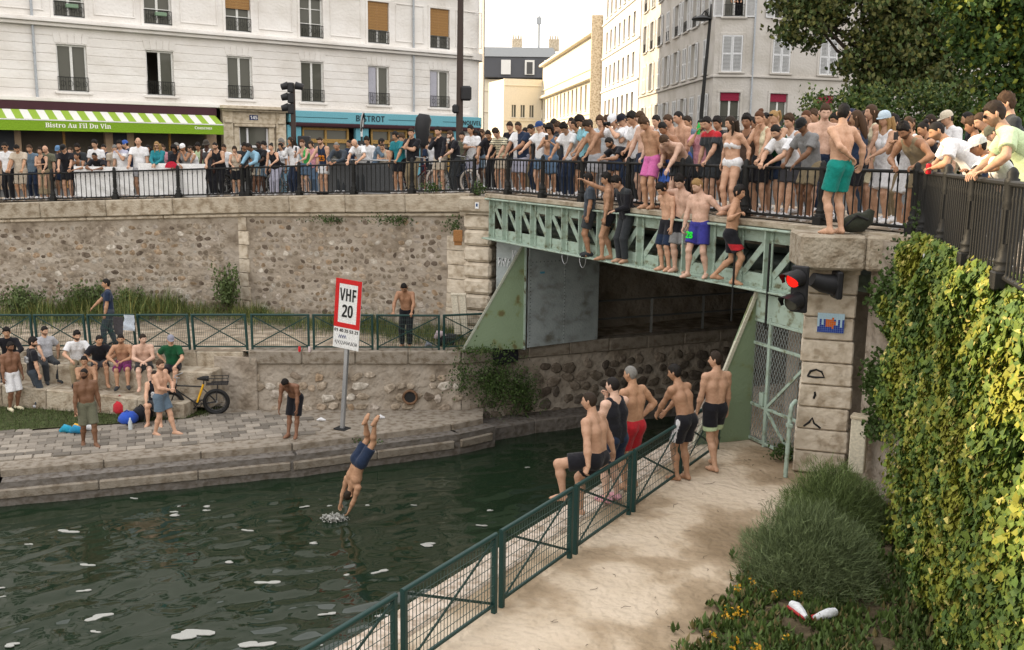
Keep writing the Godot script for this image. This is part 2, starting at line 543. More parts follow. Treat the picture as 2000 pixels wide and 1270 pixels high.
	sheet("lawn", [Vector3(-20, QUAY + 0.03, -16.6), Vector3(-13.5, QUAY + 0.03, -21.2), Vector3(-11.6, QUAY + 0.03, -21.85), Vector3(-7.9, QUAY + 0.03, -23.15), Vector3(-7.2, QUAY + 0.03, -24.4), Vector3(-13, QUAY + 0.03, -25.2), Vector3(-20, QUAY + 0.03, -26)], M.grass_ground, 0.3, 0.03)

# irregular stones set in a mortar wall: wall frame t (x along, y up, z out), area w by h
func rubble(parent: Node3D, t: Transform3D, w: float, h: float, size: float, tones: Array, budget: int, proud := 0.03, fill := 0.8, skip: Array = [], slope := 0.0) -> void:
	var variants := []
	for k in 10:
		var b := MB.new()
		var cnt := rng.randi_range(6, 8)
		var outer := []
		for q in cnt:
			var a := TAU * (q + rf(-0.25, 0.25)) / cnt
			outer.append(Vector2(cos(a), sin(a) * rf(0.72, 0.95)) * rf(0.43, 0.56))
		for q in cnt:
			var p: Vector2 = outer[q]
			var p2: Vector2 = outer[(q + 1) % cnt]
			var o := Vector3(p.x + p2.x, p.y + p2.y, 0)
			var z1 := 0.6
			b.quad(Vector3(p.x, p.y, -1), Vector3(p2.x, p2.y, -1), Vector3(p2.x, p2.y, z1), Vector3(p.x, p.y, z1), o)
			b.quad(Vector3(p.x, p.y, z1), Vector3(p2.x, p2.y, z1), Vector3(p2.x * 0.78, p2.y * 0.78, 1), Vector3(p.x * 0.78, p.y * 0.78, 1), o + Vector3(0, 0, 1))
			b.tri(Vector3(0.03, 0.02, 1.15), Vector3(p.x * 0.78, p.y * 0.78, 1), Vector3(p2.x * 0.78, p2.y * 0.78, 1), Vector3(0, 0, 1))
		variants.append(b)
	var meshes := []
	for b in variants: meshes.append(b.mesh())
	var mats := []
	for k in tones.size():
		var c: Array = tones[k]
		mats.append(mat("stone_tone_%d_%d" % [M.size(), k], lin(c[0], c[1], c[2]), 0.92, M.rubble.albedo_texture, 0.9, M.rubble.normal_texture, 1.0))
	var list := []
	var dy := size * 0.86
	for r in int(h / dy):
		var x := rf(0, size)
		while x < w - size * 0.4:
			var sw := size * rf(0.55, 1.35)
			var ok := rng.randf() < fill
			var px := x + sw * 0.5
			var py := (r + 0.5) * dy + rf(-0.2, 0.2) * dy
			for s in skip:
				if px > s[0] and px < s[1] and py > s[2] and py < s[3]: ok = false
			if ok: list.append([px, py + slope * px, sw, dy * rf(0.7, 1.2)])
			x += sw * 1.03
	list.sort_custom(func(a, c): return a[2] * a[3] > c[2] * c[3])
	var rest := MB.new()
	for k in list.size():
		var s: Array = list[k]
		var tt := t * Transform3D(Basis(Vector3.BACK, rf(-0.5, 0.5)).scaled_local(Vector3(s[2], s[3], proud * rf(0.5, 1.3))), Vector3(s[0], s[1], 0))
		var vi := rng.randi() % 10
		var ti := rng.randi() % tones.size()
		if k < budget:
			putm(meshes[vi], "stone", mats[ti], parent, tt)
		else:
			var b: MB = variants[vi]
			var k0 := rest.v.size()
			var nb := tt.basis.inverse().transposed()
			var cc := Color(tones[ti][0], tones[ti][1], tones[ti][2])
			for q in b.v.size():
				rest.v.append(tt * b.v[q])
				rest.n.append((nb * b.n[q]).normalized())
				rest.c.append(cc)
				rest.ix.append(k0 + b.ix[q])
	if rest.v.size(): put(rest, "small_stones", M.rubble, parent, "stuff")

func block_col(parent: Node3D, t: Transform3D, w: float, d: float, y0: float, y1: float, rows: int, m: Material, bev := 0.04, alt := 0.0) -> void:
	var h := (y1 - y0) / rows
	for k in rows:
		var ww := w + (alt if k % 2 else 0.0)
		var b := MB.new()
		b.col = Color(1, 1, 1) * rf(0.8, 1.12)
		b.box(t * Transform3D(Basis(Vector3.UP, rf(-0.01, 0.01)), Vector3(rf(-0.01, 0.01), y0 + (k + 0.5) * h, 0)), Vector3(ww, h - 0.02, d), bev)
		put(b, "stone_block", m, parent)

func coping_run(parent: Node3D, a: Vector3, c: Vector3, seg: float, hgt: float, dep: float, off: float, m: Material, called := "coping_stone") -> void:
	var t := frame(a, c)
	var L := Vector2(c.x - a.x, c.z - a.z).length()
	var cnt := maxi(1, roundi(L / seg))
	for k in cnt:
		var u := (k + 0.5) / cnt
		var b := MB.new()
		b.col = Color(1, 1, 1) * rf(0.86, 1.1)
		var p := a.lerp(c, u) + t.basis.z * off
		b.box(Transform3D(t.basis * Basis(Vector3.BACK, atan2(c.y - a.y, L)), p - Vector3(0, hgt * 0.5, 0)), Vector3(L / cnt - 0.01, hgt, dep), 0.025)
		put(b, called, m, parent)

func build_walls() -> void:
	var dark := [[0.2, 0.16, 0.125], [0.36, 0.3, 0.23], [0.42, 0.35, 0.27], [0.48, 0.41, 0.33], [0.44, 0.37, 0.29], [0.5, 0.43, 0.35], [0.62, 0.57, 0.5], [0.42, 0.31, 0.21], [0.34, 0.28, 0.22], [0.46, 0.37, 0.28], [0.52, 0.46, 0.4], [0.4, 0.34, 0.27]]
	# far retaining wall under the quay railing
	var w := thing("retaining_wall", "tall rubble retaining wall with stone coping behind the far towpath", "wall")
	var segs := [[A0 + Vector3(-5, -0.25, -0.45), A1], [A1, A2]]
	for s in segs:
		var a: Vector3 = s[0] + Vector3(0, -0.14, 0)
		var c: Vector3 = s[1] + Vector3(0, -0.14, 0)
		coping_run(w, a + Vector3(0, 0.13, 0), c + Vector3(0, 0.13, 0), 2.1, 0.49, 0.62, 0.06, M.coping)
		coping_run(w, a - Vector3(0, 0.375, 0), c - Vector3(0, 0.375, 0), 2.6, 0.1, 0.5, 0.02, M.stone, "string_course")
		var t := frame(a, c)
		var L := Vector2(c.x - a.x, c.z - a.z).length()
		var b := MB.new()
		b.quad(t * Vector3(0, -0.45, 0.18), t * Vector3(L, c.y - a.y - 0.45, 0.18), t * Vector3(L, -5, 0.18), t * Vector3(0, -5, 0.18), t.basis.z)
		b.quad(t * Vector3(0, 0, -0.3), t * Vector3(L, 0, -0.3), t * Vector3(L, -5, -0.3), t * Vector3(0, -5, -0.3), -t.basis.z)
		put(b, "mortar_face", M.mortar, w)
		var tw := Transform3D(t.basis, t * Vector3(0, -3.2 if s[1] == A1 else -3.75, 0.17))
		if s[1] == A1:
			rubble(w, tw, L, 2.75, 0.23, dark, 150, 0.017, 0.92, [[L - 0.5, L + 1, 0, 4]], 0.042)
		else:
			rubble(w, tw, L, 3.25, 0.22, dark, 150, 0.017, 0.92, [[-1, 0.4, 0, 4], [L - 0.95, L + 1, 0, 4]], 0.04)
			block_col(w, Transform3D(t.basis, t * Vector3(-0.15, 0, 0.17)), 0.92, 0.12, -3.9, -0.48, 8, M.stone, 0.012, -0.14)
			for k in 8:
				var bb := MB.new()
				bb.col = Color(1, 1, 1) * rf(0.9, 1.15)
				bb.box(Transform3D(t.basis, t * Vector3(L - 0.42, -3.6 + k * 0.39, 0.18)), Vector3(rf(0.62, 0.8), 0.375, 0.1), 0.01)
				put(bb, "stone_block", M.stone, w)
	# left pier of the bridge
	var p := thing("bridge_pier", "pale rusticated stone pier at the far end of the bridge", "pier", frame(Vector3(-1.33, 0, -25.93), Vector3(-0.42, 0, -25.55)))
	block_col(p, Transform3D(Basis(), Vector3(0.42, 0, -0.32)), 0.8, 0.7, -3.95, -0.55, 8, M.stone, 0.07)
	var b := MB.new()
	b.bx(0.46, -0.32, -0.28, 1.0, 0.4, 0.95, 0.05)
	put(b, "cap_stone", M.coping, p)
	b = MB.new()
	b.col = Color(0.9, 0.9, 0.9)
	b.bx(0.42, -0.53, -0.3, 0.9, 0.07, 0.84, 0.01)
	put(b, "moulding", M.stone, p)
	b = MB.new()
	b.col = Color(0.85, 0.85, 0.85)
	b.bx(0.5, -0.33, 0.2, 0.1, 0.16, 0.006)
	b.col = Color(0.03, 0.08, 0.2)
	b.bx(0.5, -0.32, 0.205, 0.05, 0.08, 0.004)
	put(b, "sticker", M.paint, p)
	# wall below the towpath edge: plain part beside the paved quay, then the round stones under the bridge
	w = thing("lower_wall", "low rubble wall with concrete coping below the far towpath fence", "wall")
	var lows := [[EDGE[2], EDGE[3], 0.3, 1.5], [EDGE[3], EDGE[4], 0.3, 2.3], [EDGE[4], EDGE[5], 0.36, 2.3]]
	for k in lows.size():
		var a: Vector3 = lows[k][0]
		var c: Vector3 = lows[k][1]
		coping_run(w, a + Vector3(0, 0.02, 0), c + Vector3(0, 0.02, 0), 1.3, 0.34, 0.5, -0.17, M.concrete)
		var t := frame(a, c)
		var L := Vector2(c.x - a.x, c.z - a.z).length()
		b = MB.new()
		b.quad(t * Vector3(0, -0.3, 0), t * Vector3(L, -0.3, 0), t * Vector3(L, -2.6, 0.1), t * Vector3(0, -2.6, 0.1), t.basis.z)
		put(b, "mortar_face", M.mortar, w)
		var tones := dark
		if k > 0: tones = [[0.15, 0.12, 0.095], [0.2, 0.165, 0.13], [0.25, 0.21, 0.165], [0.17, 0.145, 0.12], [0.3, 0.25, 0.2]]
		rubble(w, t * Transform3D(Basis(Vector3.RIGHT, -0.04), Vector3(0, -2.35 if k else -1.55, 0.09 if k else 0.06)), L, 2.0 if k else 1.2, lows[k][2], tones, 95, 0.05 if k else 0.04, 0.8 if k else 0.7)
	b = MB.new()
	var t2 := frame(EDGE[5], EDGE[6])
	b.quad(t2 * Vector3(0, 0, 0), t2 * Vector3(18, 0, 0), t2 * Vector3(18, -2.6, 0), t2 * Vector3(0, -2.6, 0), t2.basis.z)
	put(b, "mortar_face", M.mortar, w)
	# water-level footing under that wall
	b = MB.new()
	for k in [[Vector3(-0.9, -5.75, -23.75), Vector3(0.55, -5.75, -24.75)], [Vector3(0.55, -5.75, -24.75), Vector3(7.2, -5.75, -27.95)], [Vector3(7.2, -5.75, -27.95), Vector3(24, -5.75, -36)]]:
		var t := frame(k[0], k[1])
		var L: float = (k[1] - k[0]).length()
		b.box(Transform3D(t.basis, t * Vector3(L * 0.5, -0.3, -0.35)), Vector3(L, 0.6, 1.0), 0.04)
	put(b, "footing", M.darkquay, w)
	# drain pipe in the low wall
	var dp := thing("drain_pipe", "round rusty drain outlet low in the rubble wall", "pipe", Transform3D(Basis(), Vector3(-2.55, -5.1, -24.35)))
	b = MB.new()
	b.col = Color(0.3, 0.2, 0.15)
	var pts := []
	for k in 17:
		pts.append(Vector3(cos(TAU * k / 16.0) * 0.17, sin(TAU * k / 16.0) * 0.17, 0.08))
	b.tube(pts, [0.035], 6)
	put(b, "rim", M.stone, dp)
	b = MB.new()
	b.lathe([[0.001, 0], [0.16, 0], [0.16, 0.1]], 14, Transform3D(Basis(Vector3.RIGHT, PI / 2), Vector3(0, 0, -0.02)))
	put(b, "mouth", M.rubber, dp)
	# stepped seats in front of the lawn
	var st := thing("stone_steps", "worn stone seating steps above the lawn where people sit", "steps")
	var front := [Vector3(-22, -4.5, -26.5), Vector3(-13, -4.25, -25.4), Vector3(-6.7, -3.95, -24.25)]
	for tier in 3:
		for k in 2:
			var o := Vector3(0.12, 0, 0.66) * tier
			var yt: float = [-0.02, -0.18, -0.62][tier]
			var a: Vector3 = front[k] + o + Vector3(0, yt, 0)
			var c: Vector3 = front[k + 1] + o + Vector3(0, yt - (0.27 * tier if k == 1 else 0.0), 0)
			if k == 1 and tier > 0: c = a.lerp(c, 0.97 - 0.1 * tier)
			coping_run(st, a, c, 1.25, [0.46, 0.9, 0.95][tier], 0.68 if tier else 0.4, -0.3 if tier else -0.15, M.coping, "step_stone")
	var fw := MB.new()
	var ff := frame(Vector3(-8.8, -4.1, -24.9), Vector3(-6.4, -3.98, -24.35))
	fw.box(Transform3D(ff.basis, ff * Vector3(1.25, -0.75, 0.0)), Vector3(2.6, 1.5, 0.5), 0.02)
	put(fw, "end_wall", M.mortar, st)
	# back wall beyond the path under the bridge and the end walls that close the passage
	var bw := thing("abutment_wall", "dark abutment wall under the bridge behind the grey handrail", "wall")
	b = MB.new()
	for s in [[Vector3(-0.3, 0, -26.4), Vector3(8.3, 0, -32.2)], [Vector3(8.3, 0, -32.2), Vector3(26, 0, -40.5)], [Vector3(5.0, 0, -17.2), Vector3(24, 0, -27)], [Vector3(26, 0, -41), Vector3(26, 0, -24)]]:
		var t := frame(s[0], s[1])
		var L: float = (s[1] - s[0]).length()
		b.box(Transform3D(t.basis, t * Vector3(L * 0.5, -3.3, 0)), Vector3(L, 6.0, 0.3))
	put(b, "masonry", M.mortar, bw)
	# right pier with quoins
	p = thing("bridge_pier", "pale quoined stone pier carrying the canal signal lights", "pier", Transform3D(Basis(Vector3.UP, -0.3), Vector3(4.73, 0, -14.6)))
	var rows := 9
	for k in rows:
		var hh := 0.345
		b = MB.new()
		b.col = Color(1, 1, 1) * rf(0.9, 1.2)
		b.box(Transform3D(Basis(), Vector3(rf(-0.015, 0.015) + 0.02, NPATH + 0.02 + (k + 0.5) * hh, -0.165)), Vector3(0.76 - 0.006 * k + (0.025 if k % 2 else 0.0), hh - 0.012, 0.62), 0.022)
		put(b, "stone_block", M.stone, p)
	b = MB.new()
	b.bx(0.0, -0.62, -0.165, 0.82, 0.08, 0.7, 0.015)
	put(b, "moulding", M.stone, p)
	for k in 2:
		b = MB.new()
		b.col = Color(1, 1, 1) * (1.0 if k else 0.9)
		b.bx(0.46 + k * 0.84, -0.31, -0.55, 0.9 if k == 0 else 0.76, 0.5, 1.1, 0.035)
		var cs2 := put(b, "cap_stone", M.coping, p)
		cs2.transform = p.transform.affine_inverse() * Transform3D(Basis(Vector3.UP, -0.12), Vector3(4.1, 0, -14.08))
	for gr in [[[-0.24, -2.22], [-0.2, -2.14], [-0.12, -2.11], [-0.04, -2.14], [0.0, -2.22], [-0.12, -2.23], [-0.24, -2.22]], [[-0.12, -2.45], [-0.11, -2.5], [-0.13, -2.56]], [[-0.25, -3.0], [-0.17, -2.93], [-0.13, -2.86], [-0.1, -2.94], [0.0, -3.01]]]:
		b = MB.new()
		b.col = Color(0.02, 0.02, 0.02)
		var gp2 := []
		for q in gr: gp2.append(Vector3(q[0], q[1], 0.147))
		b.tube(gp2, [0.013, 0.02, 0.016], 5)
		put(b, "graffiti", M.paint, p)
	# ivy-covered wall along the near side
	var iw := thing("quay_wall", "rough plastered quay wall behind the ivy on the near side", "wall")
	b = MB.new()
	for s in [[Vector3(5.2, 0, -14.2), Vector3(5.32, 0, -12.7)], [Vector3(5.32, 0, -12.7), Vector3(4.5, 0, -9.1)], [Vector3(4.5, 0, -9.1), Vector3(3.3, 0, -4.7)]]:
		var t := frame(s[0], s[1])
		var L: float = (s[1] - s[0]).length()
		b.box(Transform3D(t.basis, t * Vector3(L * 0.5, -2.08, -0.3)), Vector3(L + 0.1, 3.9, 0.6))
	put(b, "masonry", M.mortar, iw)

func build_bridge() -> void:
	var t := frame(B0, B4)
	var L := (B4 - B0).length()
	var G := L - 1.55   # the girder ends behind the near pier
	var br := thing("iron_bridge", "pale green riveted iron girder bridge over the canal", "bridge", t)
	var b := MB.new()
	b.bx(L * 0.5, -0.07, 0.02, L + 0.3, 0.1, 0.5, 0.012)
	put(b, "deck_edge", M.coping, br)
	b = MB.new()
	b.bx(L * 0.5, -0.3, -12.2, L + 1.0, 0.34, 24.0)  # unseen rear part extended to keep light out of the passage below
	put(b, "deck", M.concrete, br)
	b = MB.new()
	b.bx(G * 0.5, -0.15, 0.2, G, 0.035, 0.3, 0.008)
	b.bx(G * 0.5, -0.27, 0.16, G, 0.22, 0.02, 0.004)
	put(b, "top_chord", M.bridge_green, br)
	b = MB.new()
	b.bx(G * 0.5, -1.15, 0.22, G, 0.035, 0.42, 0.008)
	b.bx(G * 0.5, -1.02, 0.16, G, 0.24, 0.02, 0.004)
	put(b, "bottom_chord", M.bridge_green, br)
	var step := 0.735
	var cnt := int((G - 0.2) / step)
	var vm := MB.new()
	vm.bx(0, -0.65, 0.19, 0.16, 0.98, 0.03, 0.006)
	vm.bx(0, -0.65, 0.25, 0.03, 0.98, 0.12, 0.004)
	var vmesh := vm.mesh()
	var rv := MB.new()
	for k in 9:
		for s in [-0.055, 0.055]:
			rv.lathe([[0.018, 0], [0.016, 0.008], [0.008, 0.014], [0.001, 0.015]], 6, Transform3D(Basis(Vector3.RIGHT, PI / 2), Vector3(s, -0.22 - k * 0.108, 0.205)))
	var rmesh := rv.mesh()
	var rb := MB.new()
	for k in 8:
		rb.lathe([[0.018, 0], [0.016, 0.008], [0.008, 0.014], [0.001, 0.015]], 6, Transform3D(Basis(Vector3.RIGHT, PI / 2), Vector3(k * 0.09 + 0.05, -1.08, 0.17)))
		rb.lathe([[0.018, 0], [0.016, 0.008], [0.008, 0.014], [0.001, 0.015]], 6, Transform3D(Basis(), Vector3(k * 0.09 + 0.05, -1.135, 0.36)))
	var rbm := rb.mesh()
	for k in cnt + 1:
		var x := 0.2 + k * step
		var o := putm(vmesh, "upright", M.bridge_green, br, Transform3D(Basis(), Vector3(x, 0, 0)))
		putm(rmesh, "rivets", M.bridge_green, o, Transform3D(), "stuff")
		if k == cnt: break
		b = MB.new()
		b.col = Color(1, 1, 1) * rf(0.9, 1.1)
		var lean := k < cnt / 2
		var xa := x + (0.1 if lean else 0.62)
		var xb := x + (0.62 if lean else 0.1)
		b.bar(Vector3(xa, -0.38, 0.175), Vector3(xb, -0.92, 0.175), 0.12, 0.02, Vector3.BACK, 0.003)
		put(b, "diagonal", M.bridge_green, br)
		putm(rbm, "rivets", M.bridge_green, br, Transform3D(Basis(), Vector3(x, 0, 0)), "stuff")
	# pipes that run behind the girder
	for q in [[-0.45, -0.35, 0.14], [-0.78, -0.4, 0.17], [-0.62, -0.75, 0.2]]:
		b = MB.new()
		b.col = Color(0.25, 0.3, 0.27)
		b.rod(Vector3(0, q[0], q[1]), Vector3(G, q[0], q[1]), q[2], 12)
		for k in 10:
			b.lathe([[q[2] + 0.03, -0.03], [q[2] + 0.03, 0.03]], 12, Transform3D(Basis(Vector3.BACK, PI / 2), Vector3(0.6 + k * 1.1, q[0], q[1])))
		put(b, "service_pipe", M.metal, br)
	b = MB.new()
	b.bx(G * 0.5, -0.72, -0.98, G, 0.8, 0.03)
	for k in 8:
		b.bx(1 + k * 1.45, -0.8, -8.4, 0.2, 0.6, 14.6)
	put(b, "inner_beam", M.bridge_green, br)
	# rods hanging at the near end
	for q in [9.9, 10.75]:
		b = MB.new()
		b.rod(Vector3(q, -0.35, 0.42), Vector3(q, -1.75, 0.42), 0.02, 6)
		put(b, "hanging_rod", M.iron, br)
	# loops of wire under the feet
	for q in [4.25, 5.0]:
		b = MB.new()
		var pts := []
		for k in 11:
			var a := PI * k / 10.0
			pts.append(Vector3(q - 0.13 * cos(a), -1.17 - 0.2 * sin(a), 0.42))
		b.tube(pts, [0.008], 5)
		put(b, "wire_loop", M.metal, br)
	# skirt plates below the bridge at the far bank
	var pl := thing("steel_plate", "green triangular steel plate with rust streaks below the bridge end", "steel plate", frame(Vector3(-1.25, 0, -24.6), Vector3(0.32, 0, -24.95)))
	b = MB.new()
	b.prism(PackedVector2Array([Vector2(0, -3.95), Vector2(1.58, -3.95), Vector2(1.58, -1.2)]), -0.015, 0.015)
	put(b, "plate", M.plate_green, pl)
	b = MB.new()
	b.col = Color(0.42, 0.44, 0.36)
	b.bar(Vector3(0, -3.95, 0.0), Vector3(1.58, -1.2, 0.0), 0.05, 0.06, Vector3.BACK)
	put(b, "edge_strip", M.paint, pl)
	b = MB.new()
	b.bx(1.6, -2.55, 0, 0.05, 2.75, 0.08)
	put(b, "edge_post", M.bridge_green, pl)
	var gp := thing("shield_screen", "grey riveted steel panel under the bridge with stains", "screen", frame(Vector3(0.4, 0, -25.0), Vector3(2.3, 0, -26.3)))
	var PL := 2.3
	for k in 2:
		b = MB.new()
		b.col = Color(1, 1, 1)
		b.bx(PL * (0.25 + 0.5 * k), -2.75, 0.01 * k, PL * 0.5, 2.35, 0.03)
		put(b, "panel_sheet", M.plate_grey, gp)
	b = MB.new()
	b.bx(PL * 0.5, -1.45, 0.03, PL, 0.42, 0.03)
	put(b, "top_band", M.plate_grey, gp)
	b = MB.new()
	b.col = Color(0.2, 0.2, 0.2)
	for k in 22:
		b.lathe([[0.016, 0], [0.001, 0.014]], 6, Transform3D(Basis(Vector3.RIGHT, PI / 2), Vector3(PL * 0.5, -1.8 - k * 0.095, 0.03)))
		b.lathe([[0.016, 0], [0.001, 0.014]], 6, Transform3D(Basis(Vector3.RIGHT, PI / 2), Vector3(0.06, -1.8 - k * 0.095, 0.02)))
		if k < 9: b.lathe([[0.016, 0], [0.001, 0.014]], 6, Transform3D(Basis(Vector3.RIGHT, PI / 2), Vector3(0.1 + k * 0.12, -1.72, 0.045)))
	put(b, "rivets", M.plate_grey, gp, "stuff")
	b = MB.new()
	b.col = Color(0.1, 0.35, 0.5)
	b.bx(0.42, -2.0, 0.03, 0.14, 0.05, 0.006)
	put(b, "sticker", M.paint, gp)
	b = MB.new()
	var cr := RandomNumberGenerator.new()
	cr.seed = 3
	# grey board with tag behind the triangle plate
	var gb := thing("steel_board", "grey board with white sprayed tag beside the stone pier", "steel board", frame(Vector3(-0.42, 0, -25.5), Vector3(0.35, 0, -25.2)))
	b = MB.new()
	b.bx(0.42, -2.6, 0.0, 0.84, 2.85, 0.03)
	put(b, "board", M.plate_grey, gb)
	b = MB.new()
	b.col = Color(0.85, 0.87, 0.9)
	for w in 2:
		var ox := 0.06 + 0.4 * w
		var oy := -1.75 + 0.2 * w
		for k in 4:
			var x := ox + k * 0.085
			b.tube([Vector3(x, oy - 0.13, 0.025), Vector3(x + cr.randf_range(-0.03, 0.05), oy + 0.1, 0.025), Vector3(x + 0.06, oy + cr.randf_range(-0.06, 0.1), 0.025), Vector3(x + cr.randf_range(0, 0.06), oy - cr.randf_range(0.02, 0.12), 0.025)], [0.013], 5)
	put(b, "spray_tag", M.paint, gb)
	# near end: triangular plate and mesh gate
	var gt := frame(Vector3(4.06, 0, -16.4), Vector3(4.6, 0, -15.0))
	pl = thing("steel_plate", "plain green triangular steel plate beside the mesh gate", "steel plate", frame(Vector3(3.1, 0, -15.95), Vector3(4.1, 0, -16.35)))
	b = MB.new()
	b.prism(PackedVector2Array([Vector2(-0.05, NPATH), Vector2(1.08, NPATH), Vector2(1.08, -1.15), Vector2(0.95, -1.3)]), -0.015, 0.015)
	put(b, "plate", M.plate_green, pl)
	b = MB.new()
	b.col = Color(0.55, 0.53, 0.42)
	b.bar(Vector3(-0.05, NPATH, 0.02), Vector3(1.06, -1.15, 0.02), 0.06, 0.05, Vector3.BACK)
	put(b, "edge_strip", M.paint, pl)
	var ga := thing("mesh_gate", "tall pale green gate of steel mesh between plate and stone pier", "gate", gt)
	var GL := 1.5
	b = MB.new()
	b.bx(GL * 0.5, -1.42, 0, GL, 0.42, 0.03)
	put(b, "lintel_plate", M.bridge_green, ga)
	for q in [0.03, 0.5, GL - 0.03]:
		b = MB.new()
		b.bx(q, -2.66, 0, 0.06, 2.2, 0.06, 0.006)
		put(b, "frame_post", M.bridge_green, ga)
	for q in [-1.66, -2.05, -3.1, -3.7]:
		b = MB.new()
		b.bx(GL * 0.5, q, 0.0, GL - 0.08, 0.05, 0.05, 0.006)
		put(b, "frame_rail", M.bridge_green, ga)
	b = MB.new()
	b.bar(Vector3(0.52, -3.08, 0.01), Vector3(GL - 0.05, -2.2, 0.01), 0.045, 0.03, Vector3.BACK)
	b.bar(Vector3(0.52, -3.12, 0.01), Vector3(GL - 0.3, -3.68, 0.01), 0.045, 0.03, Vector3.BACK)
	put(b, "brace", M.bridge_green, ga)
	b = MB.new()
	b.bx(0.42, -2.95, 0.03, 0.1, 0.22, 0.06)
	put(b, "lock_box", M.bridge_green, ga)
	b = MB.new()
	for k in 55:
		var x := -1.9 + k * 0.075
		for sg in [-1.0, 1.0]:
			var lo := maxf(0.0, x)
			var hi := minf(GL, x + 2.1 * 0.55)
			if hi <= lo: continue
			var y0: float = -3.72 + (lo - x) / 0.55
			var y1: float = -3.72 + (hi - x) / 0.55
			if sg > 0: b.bar(Vector3(lo, y0, 0.0), Vector3(hi, y1, 0.0), 0.009, 0.006, Vector3.BACK)
			else: b.bar(Vector3(GL - lo, y0, 0.006), Vector3(GL - hi, y1, 0.006), 0.009, 0.006, Vector3.BACK)
	put(b, "wire_mesh", mat("galv", lin(0.2, 0.22, 0.21), 0.5), ga, "stuff")
	var hp := thing("bent_pipe", "pale green bent pipe rising beside the stone pier", "pipe")
	b = MB.new()
	b.tube([Vector3(4.17, NPATH, -14.35), Vector3(4.2, -2.75, -14.4), Vector3(4.22, -2.65, -14.42), Vector3(4.3, -2.6, -14.5)], [0.035], 8)
	put(b, "pipe", M.bridge_green, hp)
	b = MB.new()
	b.bx(4.19, -2.95, -14.38, 0.09, 0.06, 0.09, 0.01)
	put(b, "clamp", M.bridge_green, hp)
	# handrail on the far path under the bridge
	var hr := thing("handrail", "grey two-rail pipe handrail along the path under the bridge", "handrail")
	var h0 := Vector3(1.9, FPATH, -26.5)
	var h1 := Vector3(9, FPATH, -29.9)
	for y in [0.5, 1.0]:
		b = MB.new()
		b.col = Color(0.5, 0.5, 0.48)
		b.rod(h0 + Vector3(0, y, 0), h1 + Vector3(0, y, 0), 0.028, 8)
		put(b, "rail", M.metal, hr)
	for k in 5:
		b = MB.new()
		b.col = Color(0.5, 0.5, 0.48)
		var p := h0.lerp(h1, 0.06 + k * 0.225)
		b.bx(p.x, p.y + 0.5, p.z, 0.07, 1.0, 0.05)
		put(b, "post", M.metal, hr)

func build_railings() -> void:
	var bar := MB.new()
	bar.lathe([[0.026, 0.0], [0.024, 0.03], [0.012, 0.05], [0.012, 0.62], [0.018, 0.66], [0.012, 0.7], [0.012, 0.8]], 7)
	var barm := bar.mesh()
	var pm := MB.new()
	pm.bx(0, 0.06, 0, 0.18, 0.16, 0.18, 0.015)
	pm.lathe([[0.085, 0.14], [0.09, 0.16], [0.065, 0.18], [0.08, 0.21], [0.08, 0.23], [0.058, 0.26], [0.062, 0.3], [0.048, 0.33], [0.046, 0.66], [0.06, 0.69], [0.05, 0.72], [0.055, 0.84], [0.062, 0.87], [0.062, 0.9], [0.045, 0.91], [0.05, 0.95], [0.03, 0.985], [0.01, 1.0]], 12)
	for k in 8:
		var a := TAU * k / 8
		pm.rod(Vector3(cos(a) * 0.046, 0.37, sin(a) * 0.046), Vector3(cos(a) * 0.044, 0.65, sin(a) * 0.044), 0.012, 5)
	var postm := pm.mesh()
	var runs := [
		["iron_railing", "black cast iron railing on the quay wall behind the towpath", A0 + Vector3(-4.0, -0.2, -0.37), A1, 2.02, 0.145],
		["iron_railing", "black cast iron railing on the quay from the white sheets to the bridge", A1, A2, 1.98, 0.145],
		["iron_railing", "black cast iron railing along the deck of the green bridge", A2, B4, 1.79, 0.15],
		["iron_railing", "black cast iron railing above the ivy wall", B4, N2, 1.7, 0.13]]
	for q in runs:
		var a: Vector3 = q[2]
		var c: Vector3 = q[3]
		if q[3] == B4: a = B0 + (B0 - B4).normalized() * 1.0
		var t := frame(a, c)
		var L := Vector2(c.x - a.x, c.z - a.z).length()
		var slope := (c.y - a.y) / L
		var r := thing(q[0], q[1], "railing", t)
		for y in [[0.845, 0.07, 0.05], [0.07, 0.05, 0.045]]:
			var b := MB.new()
			b.box(Transform3D(Basis(Vector3.BACK, atan(slope)), Vector3(L * 0.5, y[0] + (c.y - a.y) * 0.5, 0)), Vector3(L, y[2], y[1]), 0.014)
			put(b, "rail", M.iron, r)
		var np := int(L / q[4])
		for k in np + 1:
			var x: float = L - 0.06 - k * q[4]
			if x < 0: break
			putm(postm, "post", M.iron, r, Transform3D(Basis(), Vector3(x, slope * x - 0.02, 0)))
			var nb := int(q[4] / q[5])
			for j in range(1, nb):
				var xx: float = x - j * q[4] / nb
				if xx > 0: putm(barm, "baluster", M.iron, r, Transform3D(Basis(), Vector3(xx, slope * xx + 0.06, 0)))

